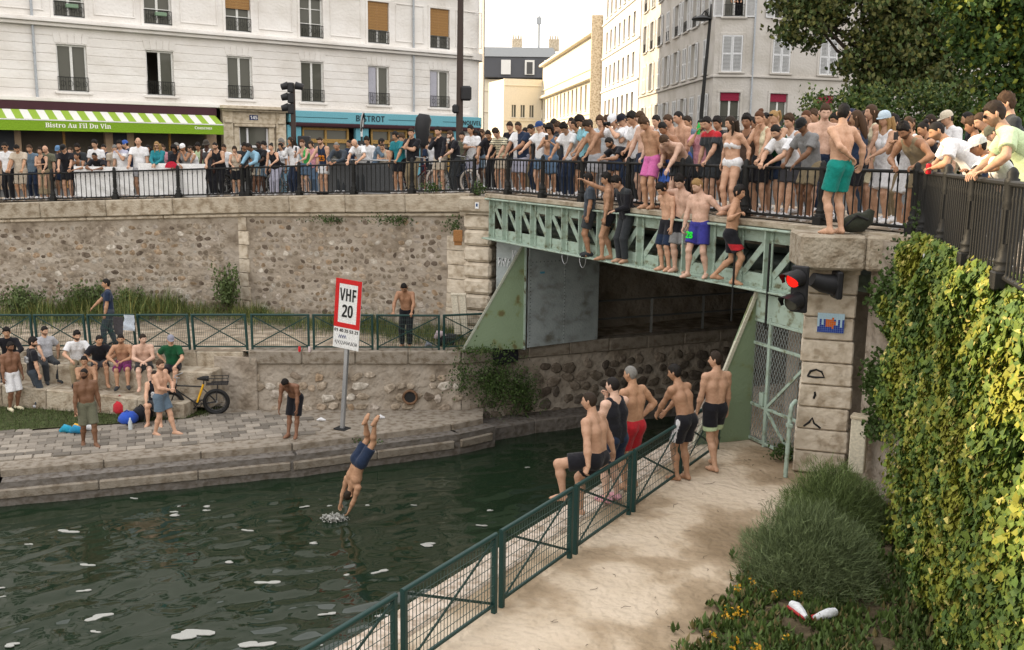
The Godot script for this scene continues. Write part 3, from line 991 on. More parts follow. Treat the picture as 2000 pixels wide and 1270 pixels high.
func fence_panel(r: Node3D, t: Transform3D, w: float, h: float, dense: float) -> void:
	# t: frame at the foot of the panel, x along
	for x in [0.03, w - 0.03]:
		var b := MB.new()
		b.box(t * Transform3D(Basis(), Vector3(x, h * 0.5 - 0.03, 0)), Vector3(0.055, h + 0.06, 0.055), 0.006)
		put(b, "post", M.fence_green, r)
	var b := MB.new()
	b.tube([t * Vector3(0, h, 0), t * Vector3(w, h, 0)], [0.028], 8)
	put(b, "top_rail", M.fence_green, r)
	b = MB.new()
	b.box(t * Transform3D(Basis(), Vector3(w * 0.5, 0.09, 0)), Vector3(w - 0.1, 0.035, 0.03), 0.004)
	put(b, "bottom_rail", M.fence_green, r)
	for s in [0, 1]:
		b = MB.new()
		b.bar(t * Vector3(0.06, 0.11 if s else h - 0.04, 0.012 * (s * 2 - 1)), t * Vector3(w - 0.06, h - 0.04 if s else 0.11, 0.012 * (s * 2 - 1)), 0.028, 0.01, t.basis.z)
		put(b, "cross_brace", M.fence_green, r)
	b = MB.new()
	var cnt := int((w - 0.1) / dense)
	for k in range(1, cnt):
		var x := 0.05 + k * (w - 0.1) / cnt
		b.bar(t * Vector3(x, 0.1, 0), t * Vector3(x, h, 0), 0.0055, 0.0055, t.basis.z)
	for k in range(1, 7):
		b.bar(t * Vector3(0.05, 0.1 + k * (h - 0.1) / 7, 0.006), t * Vector3(w - 0.05, 0.1 + k * (h - 0.1) / 7, 0.006), 0.0055, 0.0055, t.basis.z)
	put(b, "wire_mesh", M.wire, r, "stuff")

func build_fences() -> void:
	# far towpath
	var px := [-15.6, -14.05, -12.5, -10.98, -9.59, -8.11, -6.57, -5.04, -3.45, -1.78, -0.3]
	for k in px.size() - 1:
		var p: Array[Vector3] = []
		for x in [px[k], px[k + 1]]:
			var q := Vector3.ZERO
			for j in EDGE.size() - 1:
				if x >= EDGE[j].x and x <= EDGE[j + 1].x: q = EDGE[j].lerp(EDGE[j + 1], (x - EDGE[j].x) / (EDGE[j + 1].x - EDGE[j].x))
			p.append(q + Vector3(0, 0, -0.12))
		var t := frame(p[0], p[1])
		var o := thing("fence_panel", "dark green steel fence panel with cross braces at the far towpath edge", "fence", t, "fence panels along the far towpath")
		var w := (p[1] - p[0]).length()
		fence_panel(o, Transform3D(Basis(Vector3.BACK, atan2(p[1].y - p[0].y, w)), Vector3(0.035, 0, 0)), w - 0.07, 0.9, 0.05)
	var f0 := Vector3(-0.11, NPATH, -9.82)
	var f1 := Vector3(3.4, NPATH, -15.67)
	var d := (f1 - f0) / 4.0
	for k in range(-4, 5):
		var a := f0 + d * k
		var c := f0 + d * (k + 1)
		if k == 4: c = a + Vector3(0.35, 0, -1.2)
		var o := thing("fence_panel", "dark green steel fence panel with cross braces between canal and sandy path", "fence", frame(a, c), "fence panels along the sandy path")
		fence_panel(o, Transform3D(Basis(), Vector3(0.045, 0, 0)), (c - a).length() - 0.09, 0.86, 0.055)
func letters(parent: Node, s: String, hgt: float, t: Transform3D, c: Color, called := "lettering", serif := false, depth := 0.008) -> void:
	var m := TextMesh.new()
	var f := SystemFont.new()
	f.font_names = PackedStringArray(["Droid Serif" if serif else "Droid Sans"])
	f.font_weight = 700
	m.font = f
	m.text = s
	m.font_size = 64
	m.pixel_size = hgt / 48.0
	m.depth = depth
	var mm := StandardMaterial3D.new()
	mm.albedo_color = c
	mm.roughness = 0.7
	putm(m, called, mm, parent, t)

# wall of courses with openings [x, y, w, h] in the wall's own frame (x along, y up, z out)
func facade(parent: Node3D, t: Transform3D, w: float, y0: float, y1: float, ops: Array, course: float, m: Material, called := "stone_course", groove := 0.02) -> void:
	var ys := [y0]
	if course > 0:
		var n := maxi(1, roundi((y1 - y0) / course))
		for k in n: ys.append(y0 + (y1 - y0) * (k + 1) / n)
	else:
		for o in ops:
			for q in [o[1], o[1] + o[3]]:
				if q > y0 and q < y1 and not ys.has(q): ys.append(q)
		ys.append(y1)
		ys.sort()
	var back := MB.new()
	for k in ys.size() - 1:
		var a: float = ys[k]
		var c: float = ys[k + 1]
		var cuts := []
		for o in ops:
			if o[1] < c - 0.01 and o[1] + o[3] > a + 0.01:
				cuts.append([o[0], o[0] + o[2]])
				for e in [[a, o[1]], [o[1] + o[3], c]]:
					if e[1] - e[0] > 0.02:
						var fb := MB.new()
						fb.box(t * Transform3D(Basis(), Vector3(o[0] + o[2] * 0.5, (e[0] + e[1]) * 0.5, -0.17)), Vector3(o[2], e[1] - e[0] - 0.004, 0.34))
						put(fb, called, m, parent)
		cuts.sort_custom(func(p, q): return p[0] < q[0])
		var x := 0.0
		for q in cuts + [[w, w]]:
			if q[0] - x > 0.02:
				var b := MB.new()
				b.col = Color(1, 1, 1) * rf(0.97, 1.03)
				if course > 0:
					b.box(t * Transform3D(Basis(), Vector3((x + q[0]) * 0.5, (a + c) * 0.5, -0.1)), Vector3(q[0] - x, c - a - groove, 0.2), 0.012)
					back.box(t * Transform3D(Basis(), Vector3((x + q[0]) * 0.5, (a + c) * 0.5, -0.2)), Vector3(q[0] - x - 0.002, c - a, 0.35))
				else:
					b.box(t * Transform3D(Basis(), Vector3((x + q[0]) * 0.5, (a + c) * 0.5, -0.17)), Vector3(q[0] - x, c - a, 0.34))
				put(b, called, m, parent)
			x = q[1]
	if course > 0: put(back, "wall_core", m, parent)

func casement(parent: Node3D, t: Transform3D, w: float, h: float, opt := {}) -> void:
	# t: lower middle of the opening on the wall face
	var wf := MB.new()
	var z := -0.16
	wf.col = opt.get("frame", Color(0.75, 0.75, 0.72))
	for x in [-w * 0.5 + 0.035, w * 0.5 - 0.035]:
		wf.box(t * Transform3D(Basis(), Vector3(x, h * 0.5, z)), Vector3(0.07, h, 0.07), 0.008)
	wf.box(t * Transform3D(Basis(), Vector3(0, h * 0.5, z)), Vector3(0.11, h, 0.06), 0.008)
	for y in [0.04, h - 0.04]:
		wf.box(t * Transform3D(Basis(), Vector3(0, y, z)), Vector3(w - 0.02, 0.075, 0.065), 0.008)
	if opt.get("bars", 0):
		for k in opt.bars:
			wf.box(t * Transform3D(Basis(), Vector3(0, h * (k + 1) / (opt.bars + 1), z)), Vector3(w - 0.1, 0.035, 0.05), 0.004)
	var o := put(wf, "window", M.paint, parent)
	for s in [-1, 1]:
		var g := MB.new()
		var dark: bool = opt.get("open", 0) == s
		g.box(t * Transform3D(Basis(), Vector3(s * w * 0.25, h * 0.5, z - (0.02 if not dark else 0.25))), Vector3(w * 0.5 - 0.1, h - 0.1, 0.01))
		if not dark: put(g, "pane", M.darkglass, o)
		if opt.get("curtain", false):
			var cu := MB.new()
			cu.col = Color(0.5, 0.5, 0.56)
			for k in 7:
				cu.lathe([[0.035, 0], [0.035, h - 0.12]], 6, t * Transform3D(Basis(), Vector3(s * w * 0.25 - 0.2 + k * 0.06, 0.06, z + 0.025)))
			if s < 0: put(cu, "curtain", M.cloth, o)
	if opt.get("blind", 0.0) > 0.0:
		var bl := MB.new()
		var n := int(h * opt.blind / 0.07)
		for k in n:
			bl.col = Color(0.36, 0.2, 0.075) * (0.92 + 0.12 * (k % 2))
			bl.box(t * Transform3D(Basis(), Vector3(0, h - (k + 0.5) * 0.07, z + 0.09)), Vector3(w - 0.04, 0.066, 0.02), 0.005)
		put(bl, "roller_blind", M.paint, o)
	if opt.get("rail", true):
		var rb := MB.new()
		var rh := 0.62
		for y in [0.06, rh]:
			rb.box(t * Transform3D(Basis(), Vector3(0, y, 0.03)), Vector3(w, 0.03, 0.03))
		var n := int(w / 0.1)
		for k in n + 1:
			rb.box(t * Transform3D(Basis(), Vector3(-w * 0.5 + k * w / n, rh * 0.5 + 0.03, 0.03)), Vector3(0.014, rh - 0.06, 0.014))
		for k in int(w / 0.3):
			var pts := []
			for q in 13:
				pts.append(t * Vector3(-w * 0.5 + 0.2 + k * 0.3 + 0.09 * cos(TAU * q / 12.0), 0.35 + 0.12 * sin(TAU * q / 12.0), 0.035))
			rb.tube(pts, [0.009], 4)
		put(rb, "window_guard", M.iron, o)
	if opt.get("sill", true):
		var sb := MB.new()
		sb.box(t * Transform3D(Basis(), Vector3(0, -0.05, 0.0)), Vector3(w + 0.3, 0.1, 0.22), 0.015)
		put(sb, "sill", opt.get("sillmat", M.plaster), o)
	if opt.get("surround", true):
		var sb := MB.new()
		for s in [-1, 1]:
			sb.box(t * Transform3D(Basis(), Vector3(s * (w * 0.5 + 0.07), h * 0.5, 0.01)), Vector3(0.13, h + 0.02, 0.06), 0.01)
		sb.box(t * Transform3D(Basis(), Vector3(0, h + 0.07, 0.012)), Vector3(w + 0.28, 0.13, 0.06), 0.01)
		put(sb, "surround", opt.get("sillmat", M.plaster), o)
	var sh: float = opt.get("shutter", 0.0)   # 1 closed, 2 open flat against the wall
	if sh > 0.0:
		for s in [-1, 1]:
			var sb := MB.new()
			sb.col = opt.get("shcol", Color(0.72, 0.73, 0.74))
			var cx: float = s * w * 0.25 if sh < 1.5 else s * (w * 0.75 + 0.03)
			var zz := 0.02 if sh < 1.5 else 0.07
			for y in [0.03, h * 0.5, h - 0.03]:
				sb.box(t * Transform3D(Basis(), Vector3(cx, y, zz)), Vector3(w * 0.5 - 0.02, 0.07, 0.035))
			for x in [-1, 1]:
				sb.box(t * Transform3D(Basis(), Vector3(cx + x * (w * 0.25 - 0.04), h * 0.5, zz)), Vector3(0.06, h, 0.04))
			var n := int(h / 0.07)
			for k in n:
				sb.box(t * Transform3D(Basis(Vector3.RIGHT, 0.5), Vector3(cx, (k + 0.5) * h / n, zz)), Vector3(w * 0.5 - 0.1, 0.05, 0.012))
			put(sb, "shutter", M.paint, o)

func build_buildings() -> void:
	# pale corner building with the two shops
	var P0 := Vector3(-19.5, 0, -44.0)
	var t := frame(P0, P0 + Vector3(0.8, 0, -0.6))
	var ob := thing("apartment_building", "white stuccoed apartment building with two shop fronts behind the quay crowd", "building", t)
	var ops := []
	for k in range(-1, 6):
		var x := 0.31 + k * 3.78
		ops.append([x - 0.62 + 6.0, 3.35, 1.24, 2.0])
		ops.append([x - 0.62 + 6.0, 6.48, 1.24, 2.1])
		ops.append([x - 0.62 + 6.0, 9.6, 1.24, 2.1])
	var tw := Transform3D(Basis(), Vector3(-6, 0, 0))
	facade(ob, tw, 27.2, 3.05, 6.05, ops, 0.4, M.plaster)
	facade(ob, tw, 27.2, 6.4, 18.0, ops, 0.0, M.plaster, "upper_wall")
	for q in [[6.12, 0.14, 0.16], [6.26, 0.12, 0.3], [6.36, 0.07, 0.22], [9.45, 0.12, 0.2], [2.98, 0.16, 0.22]]:
		var b := MB.new()
		b.bx(7.6, q[0], q[2] * 0.5, 27.2, q[1], q[2] + 0.2, 0.015)
		put(b, "cornice", M.plaster, ob)
	for k in range(-1, 6):
		var x := 0.31 + k * 3.78
		casement(ob, Transform3D(Basis(), Vector3(x, 3.35, 0)), 1.24, 2.0, {"open": [0, 0, -1, 0, 0, -1, 0][k + 1], "curtain": k >= 4, "surround": false})
		casement(ob, Transform3D(Basis(), Vector3(x, 6.48, 0)), 1.24, 2.1, {"blind": [0.0, 0.25, 0.35, 0.5, 0.12, 0.7, 0.7][k + 1], "bars": 2})
		casement(ob, Transform3D(Basis(), Vector3(x, 9.6, 0)), 1.24, 2.1, {"rail": false})
		# keystone fan above the first-floor window
		var kb := MB.new()
		for j in 5:
			kb.col = Color(1, 1, 1) * (0.98 + 0.03 * (j % 2))
			kb.box(Transform3D(Basis(Vector3.BACK, -0.09 * (j - 2)), Vector3(x + (j - 2) * 0.29, 5.6, -0.06)), Vector3(0.265, 0.42, 0.16), 0.012)
		put(kb, "window_arch", M.plaster, ob)
		# raised panel between the windows upstairs
		var rb := MB.new()
		for s in [[0, 0.1, 1.7, 0.05], [0, 2.0, 1.7, 0.05], [-0.85, 1.05, 0.05, 1.95], [0.85, 1.05, 0.05, 1.95]]:
			rb.bx(x + 1.89 + s[0], 6.6 + s[1], 0.02, s[2], s[3], 0.05, 0.01)
		put(rb, "wall_panel", M.plaster, ob)
		if k in [0, 1]:
			rb = MB.new()
			rb.col = Color(0.2, 0.3, 0.2)
			rb.bx(x + 0.1, 6.95, 0.12, 0.5, 0.16, 0.18, 0.02)
			put(rb, "flower_box", M.paint, ob)
	for x in [-1.2, 17.5]:
		var b := MB.new()
		b.rod(Vector3(x, 3.0, 0.1), Vector3(x, 18, 0.1), 0.055, 8)
		for k in 8: b.lathe([[0.07, -0.03], [0.07, 0.03]], 8, Transform3D(Basis(), Vector3(x, 3.4 + k * 1.5, 0.1)))
		put(b, "downpipe", M.zinc, ob)
	# rounded end and the side wall towards the street
	var b := MB.new()
	for q in [[-1.5, 6.05, 1.2], [6.05, 6.42, 1.42], [6.42, 18.0, 1.2]]:
		var rings := []
		for y in [q[0], q[1]]:
			var ring := []
			for k in 17: ring.append(Vector3(21.2 + sin(TAU * k / 16.0) * q[2], y, -1.2 + cos(TAU * k / 16.0) * q[2]))
			rings.append(ring)
		b.ringed(rings)
	put(b, "rounded_corner", M.plaster, ob)
	b = MB.new()
	var e := t.affine_inverse()
	b.quad(e * Vector3(-1.75, -1.5, -57.7), e * Vector3(-2.6, -1.5, -72), e * Vector3(-2.6, 18, -72), e * Vector3(-1.75, 18, -57.7), e.basis * Vector3(1, 0, 0))
	put(b, "side_wall", M.plaster_grey, ob)
	b = MB.new()
	b.bx(7.6, 9.0, -5.0, 27.0, 18.2, 0.3)
	b.bx(7.6, 18.1, -2.5, 27.6, 0.3, 5.6)
	b.bx(-6, 8, -2.5, 0.3, 19, 5.0)
	for y in [3.0, 6.2, 9.4]: b.bx(7.6, y, -2.5, 27.0, 0.2, 4.6)
	b.col = Color(0.3, 0.28, 0.25)
	b.bx(7.6, 0.7, -1.6, 27, 4.6, 0.2)
	put(b, "inner_structure", M.plaster_grey, ob)
	# bistro front
	b = MB.new()
	b.col = Color(0.06, 0.022, 0.03)
	b.bx(0.3, 2.72, 0.12, 12.5, 0.5, 0.34, 0.02)
	put(b, "fascia", M.paint, ob)
	for q in [[-5.9, 1.5, 0.38], [-2.6, 1.3, 0.36], [2.1, 1.25, 0.4], [6.3, 0.5, 0.34]]:
		b = MB.new()
		b.col = Color(0.42, 0.3, 0.2) * q[2] * 2.4
		b.bx(q[0], 0.6, 0.0, q[1], 3.8, 0.3, 0.02)
		put(b, "shop_pier", M.paint, ob)
	for q in [[-4.2, 1.8], [-0.2, 3.2], [4.4, 3.2]]:
		b = MB.new()
		b.col = Color(1.2, 0.9, 0.6)
		b.bx(q[0], 1.9, -0.1, q[1], 0.28, 0.12, 0.01)
		b.bx(q[0], 0.1, -0.1, 0.1, 3.4, 0.1, 0.01)
		put(b, "shop_window", M.wood, ob)
	for q in [[-2.6, 1.25, 0.75], [2.1, 1.2, 0.6]]:
		b = MB.new()
		b.col = Color(0.03, 0.035, 0.04)
		b.bx(q[0], q[1], 0.17, q[2], 0.85, 0.03, 0.005)
		put(b, "menu_board", M.paint, ob)
	var aw := Node3D.new()
	aw.name = "awning"
	ob.add_child(aw)
	var x0 := -5.9
	for k in 38:
		b = MB.new()
		b.col = Color(0.27, 0.42, 0.035) if k % 2 else Color(0.75, 0.75, 0.7)
		b.bar(Vector3(x0 + (k + 0.5) * 0.325, 2.52, 0.32), Vector3(x0 + (k + 0.5) * 0.325, 2.1, 1.3), 0.325, 0.015, Vector3(0, 1, 0.4))
		put(b, "awning_stripe", M.cloth, aw)
	b = MB.new()
	b.col = Color(0.2, 0.36, 0.02)
	b.bx(0.28, 1.86, 1.33, 12.35, 0.44, 0.025, 0.004)
	b.prism(PackedVector2Array([Vector2(0.3, 2.5), Vector2(1.3, 2.1), Vector2(1.3, 1.75), Vector2(0.3, 1.9)]), -0.01, 0.01, Transform3D(Basis(Vector3(0, 0, 1), Vector3(0, 1, 0), Vector3(-1, 0, 0)), Vector3(6.46, 0, 0)))
	put(b, "valance", M.cloth, aw)
	b = MB.new()
	b.col = Color(0.78, 0.78, 0.75)
	b.bx(0.28, 2.09, 1.335, 12.35, 0.05, 0.04)
	put(b, "awning_bar", M.paint, aw)
	letters(aw, "Bistro Au Fil Du Vin", 0.2, Transform3D(Basis(), Vector3(0.1, 1.88, 1.35)), Color(0.9, 0.9, 0.85), "lettering", true)
	letters(aw, "Couscous", 0.13, Transform3D(Basis(), Vector3(5.5, 1.92, 1.35)), Color(0.9, 0.9, 0.85), "lettering", true)
	# stone portal with the house number
	var px := 8.45
	for s in [-1, 1]:
		b = MB.new()
		b.bx(px + s * 1.35, 0.8, 0.08, 0.5, 4.0, 0.36, 0.02)
		b.bx(px + s * 1.35, 2.35, 0.2, 0.4, 0.3, 0.3, 0.05)
		b.bx(px + s * 0.9, 0.6, 0.02, 0.3, 3.4, 0.24, 0.03)
		put(b, "portal_jamb", M.portal, ob)
	b = MB.new()
	b.bx(px, 2.95, 0.3, 3.5, 0.16, 0.7, 0.02)
	b.bx(px, 2.82, 0.22, 3.3, 0.1, 0.5, 0.02)
	b.bx(px, 2.5, 0.05, 2.3, 0.6, 0.3, 0.02)
	b.bx(px, 2.12, 0.08, 2.1, 0.14, 0.36, 0.03)
	put(b, "portal_lintel", M.portal, ob)
	b = MB.new()
	b.col = Color(0.02, 0.04, 0.14)
	b.bx(px - 0.05, 2.5, 0.21, 0.42, 0.24, 0.02)
	put(b, "number_plate", M.paint, ob)
	letters(ob, "145", 0.17, Transform3D(Basis(), Vector3(px - 0.05, 2.5, 0.225)), Color(0.9, 0.9, 0.9), "house_number")
	b = MB.new()
	b.col = Color(0.72, 0.72, 0.74)
	b.bx(px, 1.12, -0.05, 1.5, 0.1, 0.08)
	for x in [-0.72, -0.3, 0.72]: b.bx(px + x, 0.4, -0.05, 0.09, 3.2, 0.08)
	var dr := put(b, "door", M.paint, ob)
	b = MB.new()
	b.bx(px, 0.6, -0.1, 1.5, 3.0, 0.02)
	put(b, "pane", M.darkglass, dr)
	# blue bistrot
	b = MB.new()
	b.col = Color(0.16, 0.42, 0.5)
	b.bx(16.0, 2.62, 0.16, 11.6, 0.58, 0.36, 0.02)
	var fs := put(b, "fascia", M.paint, ob)
	b = MB.new()
	b.col = Color(0.02, 0.05, 0.06)
	for q in [[11.9, 3.0], [17.0, 2.4], [20.0, 1.6]]: b.bx(q[0], 2.6, 0.345, q[1], 0.025, 0.01)
	put(b, "painted_line", M.paint, fs)
	letters(fs, "BISTROT", 0.32, Transform3D(Basis(), Vector3(14.7, 2.62, 0.35)), Color(0.06, 0.16, 0.2))
	letters(fs, "LE NOUVEL", 0.24, Transform3D(Basis(), Vector3(20.9, 2.58, 0.35)), Color(0.06, 0.12, 0.12))
	b = MB.new()
	b.col = Color(0.05, 0.018, 0.02)
	b.bx(16.0, 2.23, 0.25, 11.5, 0.2, 0.3, 0.05)
	put(b, "rolled_awning", M.cloth, ob)
	for x in [10.5, 14.3, 17.6, 20.2]:
		b = MB.new()
		b.col = Color(0.14, 0.38, 0.46)
		b.bx(x, 0.55, 0.1, 0.75 if x < 20 else 0.5, 3.3, 0.25, 0.02)
		put(b, "shop_pilaster", M.paint, ob)
	for q in [[12.3, 2.6], [16.0, 2.2], [18.9, 1.9]]:
		b = MB.new()
		b.col = Color(1.3, 1.0, 0.65)
		for y in [2.05, 1.45]: b.bx(q[0], y, 0.0, q[1], 0.12 if y > 2 else 0.2, 0.14, 0.01)
		for s in [-0.5, 0.0, 0.5]: b.bx(q[0] + s * (q[1] - 0.1), 0.55, 0.0, 0.1, 3.2, 0.12, 0.01)
		var wn := put(b, "shop_window", M.wood, ob)
		b = MB.new()
		b.bx(q[0], 0.6, -0.06, q[1], 3.2, 0.02)
		put(b, "pane", M.darkglass, wn)
	b = MB.new()
	b.col = Color(0.03, 0.035, 0.04)
	b.bx(14.3, 1.0, 0.24, 0.55, 1.0, 0.03)
	put(b, "menu_board", M.paint, ob)
	# unseen row of houses going on along the quay, built plain to shade the canal
	var row := thing("apartment_building", "long pale unseen row of quay houses continuing the white stuccoed front", "building", frame(Vector3(-70, 0, -6.1), Vector3(-24.5, 0, -40.2)))
	b = MB.new()
	b.bx(27.5, 10, -5, 57, 23, 10)
	put(b, "wall", M.plaster, row)
	b = MB.new()
	b.prism(PackedVector2Array([Vector2(-10, 21.5), Vector2(0, 21.5), Vector2(-1.5, 24), Vector2(-8.5, 24)]), -57, 0, Transform3D(Basis(Vector3(0, 0, 1), Vector3.UP, Vector3(-1, 0, 0)), Vector3.ZERO))
	put(b, "roof", M.slate, row)
	for k in 14:
		for f in 5:
			casement(row, Transform3D(Basis(), Vector3(2 + k * 3.9, 3.3 + f * 3.6, 0.17)), 1.24, 2.0, {"rail": false, "surround": false})
	# grey corner house across the street
	var gh := thing("corner_house", "light grey rendered corner house with white shutters beyond the bridge", "building")
	var faces := [[Vector3(9.4, 0, -77.0), Vector3(10.7, 0, -55.0), 11.5], [Vector3(10.7, 0, -55.0), Vector3(12.75, 0, -54.9), 19.0], [Vector3(12.75, 0, -54.9), Vector3(31, 0, -60.5), 19.0]]
	for fi in 3:
		var ft := frame(faces[fi][0], faces[fi][1])
		var L: float = (faces[fi][1] - faces[fi][0]).length()
		var cols := []
		if fi == 0: cols = [2.0, 4.6, 7.2, 9.8, 12.6, 15.0, 17.4, 20.2]
		elif fi == 1: cols = [0.95]
		else: cols = [1.75, 4.7, 8.2, 11.5]
		var op := []
		for x in cols:
			for y in [2.45, 5.45, 8.3, 11.2]:
				op.append([x - 0.55, y, 1.1, 1.9])
		facade(gh, ft, L, -1.5, 19.0 if fi else 14.0, op, 0.0, M.plaster_grey, "wall")
		b = MB.new()
		b.box(ft * Transform3D(Basis(), Vector3(L * 0.5, 5.22, 0.04)), Vector3(L + 0.05, 0.12, 0.14), 0.015)
		put(b, "string_course", M.plaster_grey, gh)
		if fi == 0:
			b = MB.new()
			b.box(ft * Transform3D(Basis(), Vector3(L * 0.5, 14.05, 0.1)), Vector3(L, 0.2, 0.6), 0.015)
			put(b, "eaves", M.slate, gh)
		for x in cols:
			var j := 0
			for y in [2.45, 5.45, 8.3, 11.2]:
				var op2 := {"rail": y > 8 or y < 3, "sillmat": M.plaster_grey, "shutter": 0.0, "shcol": Color(0.7, 0.71, 0.72)}
				if y == 5.45: op2.shutter = 1.0
				if fi == 0: op2.shutter = [2.0, 1.0, 2.0][(int(x * 3) + j) % 3]
				if y == 8.3 and fi: op2.shutter = 2.0
				if y == 8.3 and fi == 1: op2.open = 1
				casement(gh, ft * Transform3D(Basis(), Vector3(x, y, 0)), 1.1, 1.9, op2)
				if y == 2.45 and fi > 0:
					b = MB.new()
					b.col = Color(0.25, 0.02, 0.05)
					b.box(ft * Transform3D(Basis(), Vector3(x, y + 1.68, -0.08)), Vector3(1.0, 0.42, 0.03))
					put(b, "red_blind", M.cloth, gh)
				j += 1
		for s in [0.0, L]:
			b = MB.new()
			b.rod(ft * Vector3(s, -1, 0.08), ft * Vector3(s, 13.9, 0.08), 0.05, 8)
			if fi == 2 and s == 0.0: put(b, "downpipe", M.zinc, gh)
	b = MB.new()
	b.col = Color(0.5, 0.5, 0.5)
	for f in 5: b.prism(PackedVector2Array([Vector2(9.7, 77), Vector2(11, 55.6), Vector2(12.7, 55.5), Vector2(30, 61), Vector2(30, 77)]), f * 2.95 - 0.6, f * 2.95 - 0.4, Transform3D(Basis(Vector3(1, 0, 0), Vector3(0, 0, -1), Vector3(0, 1, 0)), Vector3.ZERO))
	b.prism(PackedVector2Array([Vector2(10.9, 75), Vector2(12, 57.6), Vector2(12.7, 57.5), Vector2(28, 63), Vector2(28, 75)]), -1, 13.9, Transform3D(Basis(Vector3(1, 0, 0), Vector3(0, 0, -1), Vector3(0, 1, 0)), Vector3.ZERO))
	put(b, "inner_structure", M.plaster_grey, gh)
	# tall white house down the street
	far_house("townhouse", "tall white sunlit townhouse down the street", Vector3(8.2, 0, -96.4), Vector3(9.35, 0, -77.2), 24.0, 3.05, 2.35, 1.05, 1.75, M.plaster, 12.0)
	# ochre building with arched windows, low cream house, slate-roofed house
	var oc := far_house("school_building", "ochre stone building with two rows of arched windows along the street", Vector3(3.7, 0, -137), Vector3(7.7, 0, -97.2), 12.4, 4.3, 2.9, 1.1, 2.5, M.cream, 10.0)
	b = MB.new()
	var ot := frame(Vector3(3.7, 0, -137), Vector3(7.7, 0, -97.2))
	for y in [12.4, 8.2, 3.4]: b.box(ot * Transform3D(Basis(), Vector3(20, y, 0.2)), Vector3(40, 0.3, 0.7), 0.03)
	put(b, "cornice", M.cream, oc)
	b = MB.new()
	b.box(Transform3D(Basis(), Vector3(8.0, 6.2, -96.9)), Vector3(1.7, 15.2, 0.6))
	put(b, "gable_wall", M.portal, oc)
	far_house("cream_house", "low cream house with four plain windows at the street end", Vector3(-1.5, 0, -135), Vector3(3.6, 0, -136.5), 10.6, 4.6, 1.25, 0.6, 1.6, M.cream, 8.0, true)
	var sl := far_house("slate_house", "cream house under a dark slate mansard with white dormers", Vector3(-5, 0, -160), Vector3(6, 0, -160), 12.2, 3.3, 3.2, 1.4, 2.0, M.cream, 10.0)
	b = MB.new()
	b.bx(0.5, 14.0, -162, 11.5, 3.2, 6, 0.1)
	put(b, "mansard", M.slate, sl)
	b = MB.new()
	b.prism(PackedVector2Array([Vector2(-5.6, 15.6), Vector2(6.6, 15.6), Vector2(5.8, 17.0), Vector2(-4.8, 17.0)]), -166, -158.8)
	put(b, "roof", M.zinc, sl)
	for x in [-1.5, 2.2, 5.2]:
		b = MB.new()
		b.col = Color(0.8, 0.8, 0.78)
		b.bx(x, 14.0, -158.9, 1.5, 2.2, 0.4)
		b.col = Color(0.1, 0.1, 0.1)
		if x > 0: b.bx(x, 13.9, -158.66, 0.9, 1.8, 0.05)
		put(b, "dormer", M.paint, sl)
	for x in [0.2, 6.0]:
		b = MB.new()
		b.bx(x, 17.6, -161, 1.6, 1.8, 1.0)
		for k in 4: b.lathe([[0.14, 0], [0.1, 0.6]], 6, Transform3D(Basis(), Vector3(x - 0.6 + k * 0.4, 18.5, -161)))
		put(b, "chimney", M.portal, sl)
	b = MB.new()
	b.rod(Vector3(3.6, 17, -161), Vector3(3.6, 22.0, -161), 0.22, 6)
	b.bx(3.6, 21.3, -161, 0.8, 1.0, 0.5)
	put(b, "antenna_mast", M.zinc, sl)

func far_house(called: String, label: String, a: Vector3, c: Vector3, top: float, storey: float, bay: float, ww: float, wh: float, m: Material, depth: float, one := false) -> Node3D:
	var o := thing(called, label, "building")
	var t := frame(a, c)
	var L := (c - a).length()
	var ops := []
	var n := int((L - 0.8) / bay)
	var off := (L - (n - 1) * bay) * 0.5
	for k in n:
		var y := 1.0
		while y + wh < top - 0.4:
			ops.append([off + k * bay - ww * 0.5, y, ww, wh])
			y += storey
	facade(o, t, L, -1.5, top, ops, 0.0, m, "wall")
	var gm := MB.new()
	for q in ops:
		gm = MB.new()
		gm.col = Color(0.5, 0.45, 0.4) if rng.randf() < 0.4 else Color(1, 1, 1)
		gm.box(t * Transform3D(Basis(), Vector3(q[0] + q[2] * 0.5, q[1] + q[3] * 0.5, -0.22)), Vector3(q[2], q[3], 0.03))
		var w := put(gm, "window", M.darkglass, o)
		gm = MB.new()
		gm.col = Color(0.7, 0.68, 0.64)
		gm.box(t * Transform3D(Basis(), Vector3(q[0] + q[2] * 0.5, q[1] + q[3] * 0.5, -0.19)), Vector3(0.09, q[3], 0.05))
		gm.box(t * Transform3D(Basis(), Vector3(q[0] + q[2] * 0.5, q[1] - 0.06, 0.03)), Vector3(q[2] + 0.25, 0.12, 0.2))
		put(gm, "frame", M.paint, w)
	var b := MB.new()
	b.box(t * Transform3D(Basis(), Vector3(L * 0.5, (top - 1.5) * 0.5, -depth * 0.5 - 0.2)), Vector3(L - 0.1, top + 1.4, depth - 0.2))
	put(b, "inner_structure", m, o)
	b = MB.new()
	var y := storey
	while y < top:
		b.box(t * Transform3D(Basis(), Vector3(L * 0.5, y + 0.55, 0.05)), Vector3(L, 0.14, 0.16), 0.02)
		y += storey
	put(b, "string_course", m, o)
	return o
func ring_pts(c: Vector3, ax: Vector3, ay: Vector3, r: float, n := 24) -> Array:
	var p := []
	for k in n + 1: p.append(c + ax * cos(TAU * k / n) * r + ay * sin(TAU * k / n) * r)
	return p

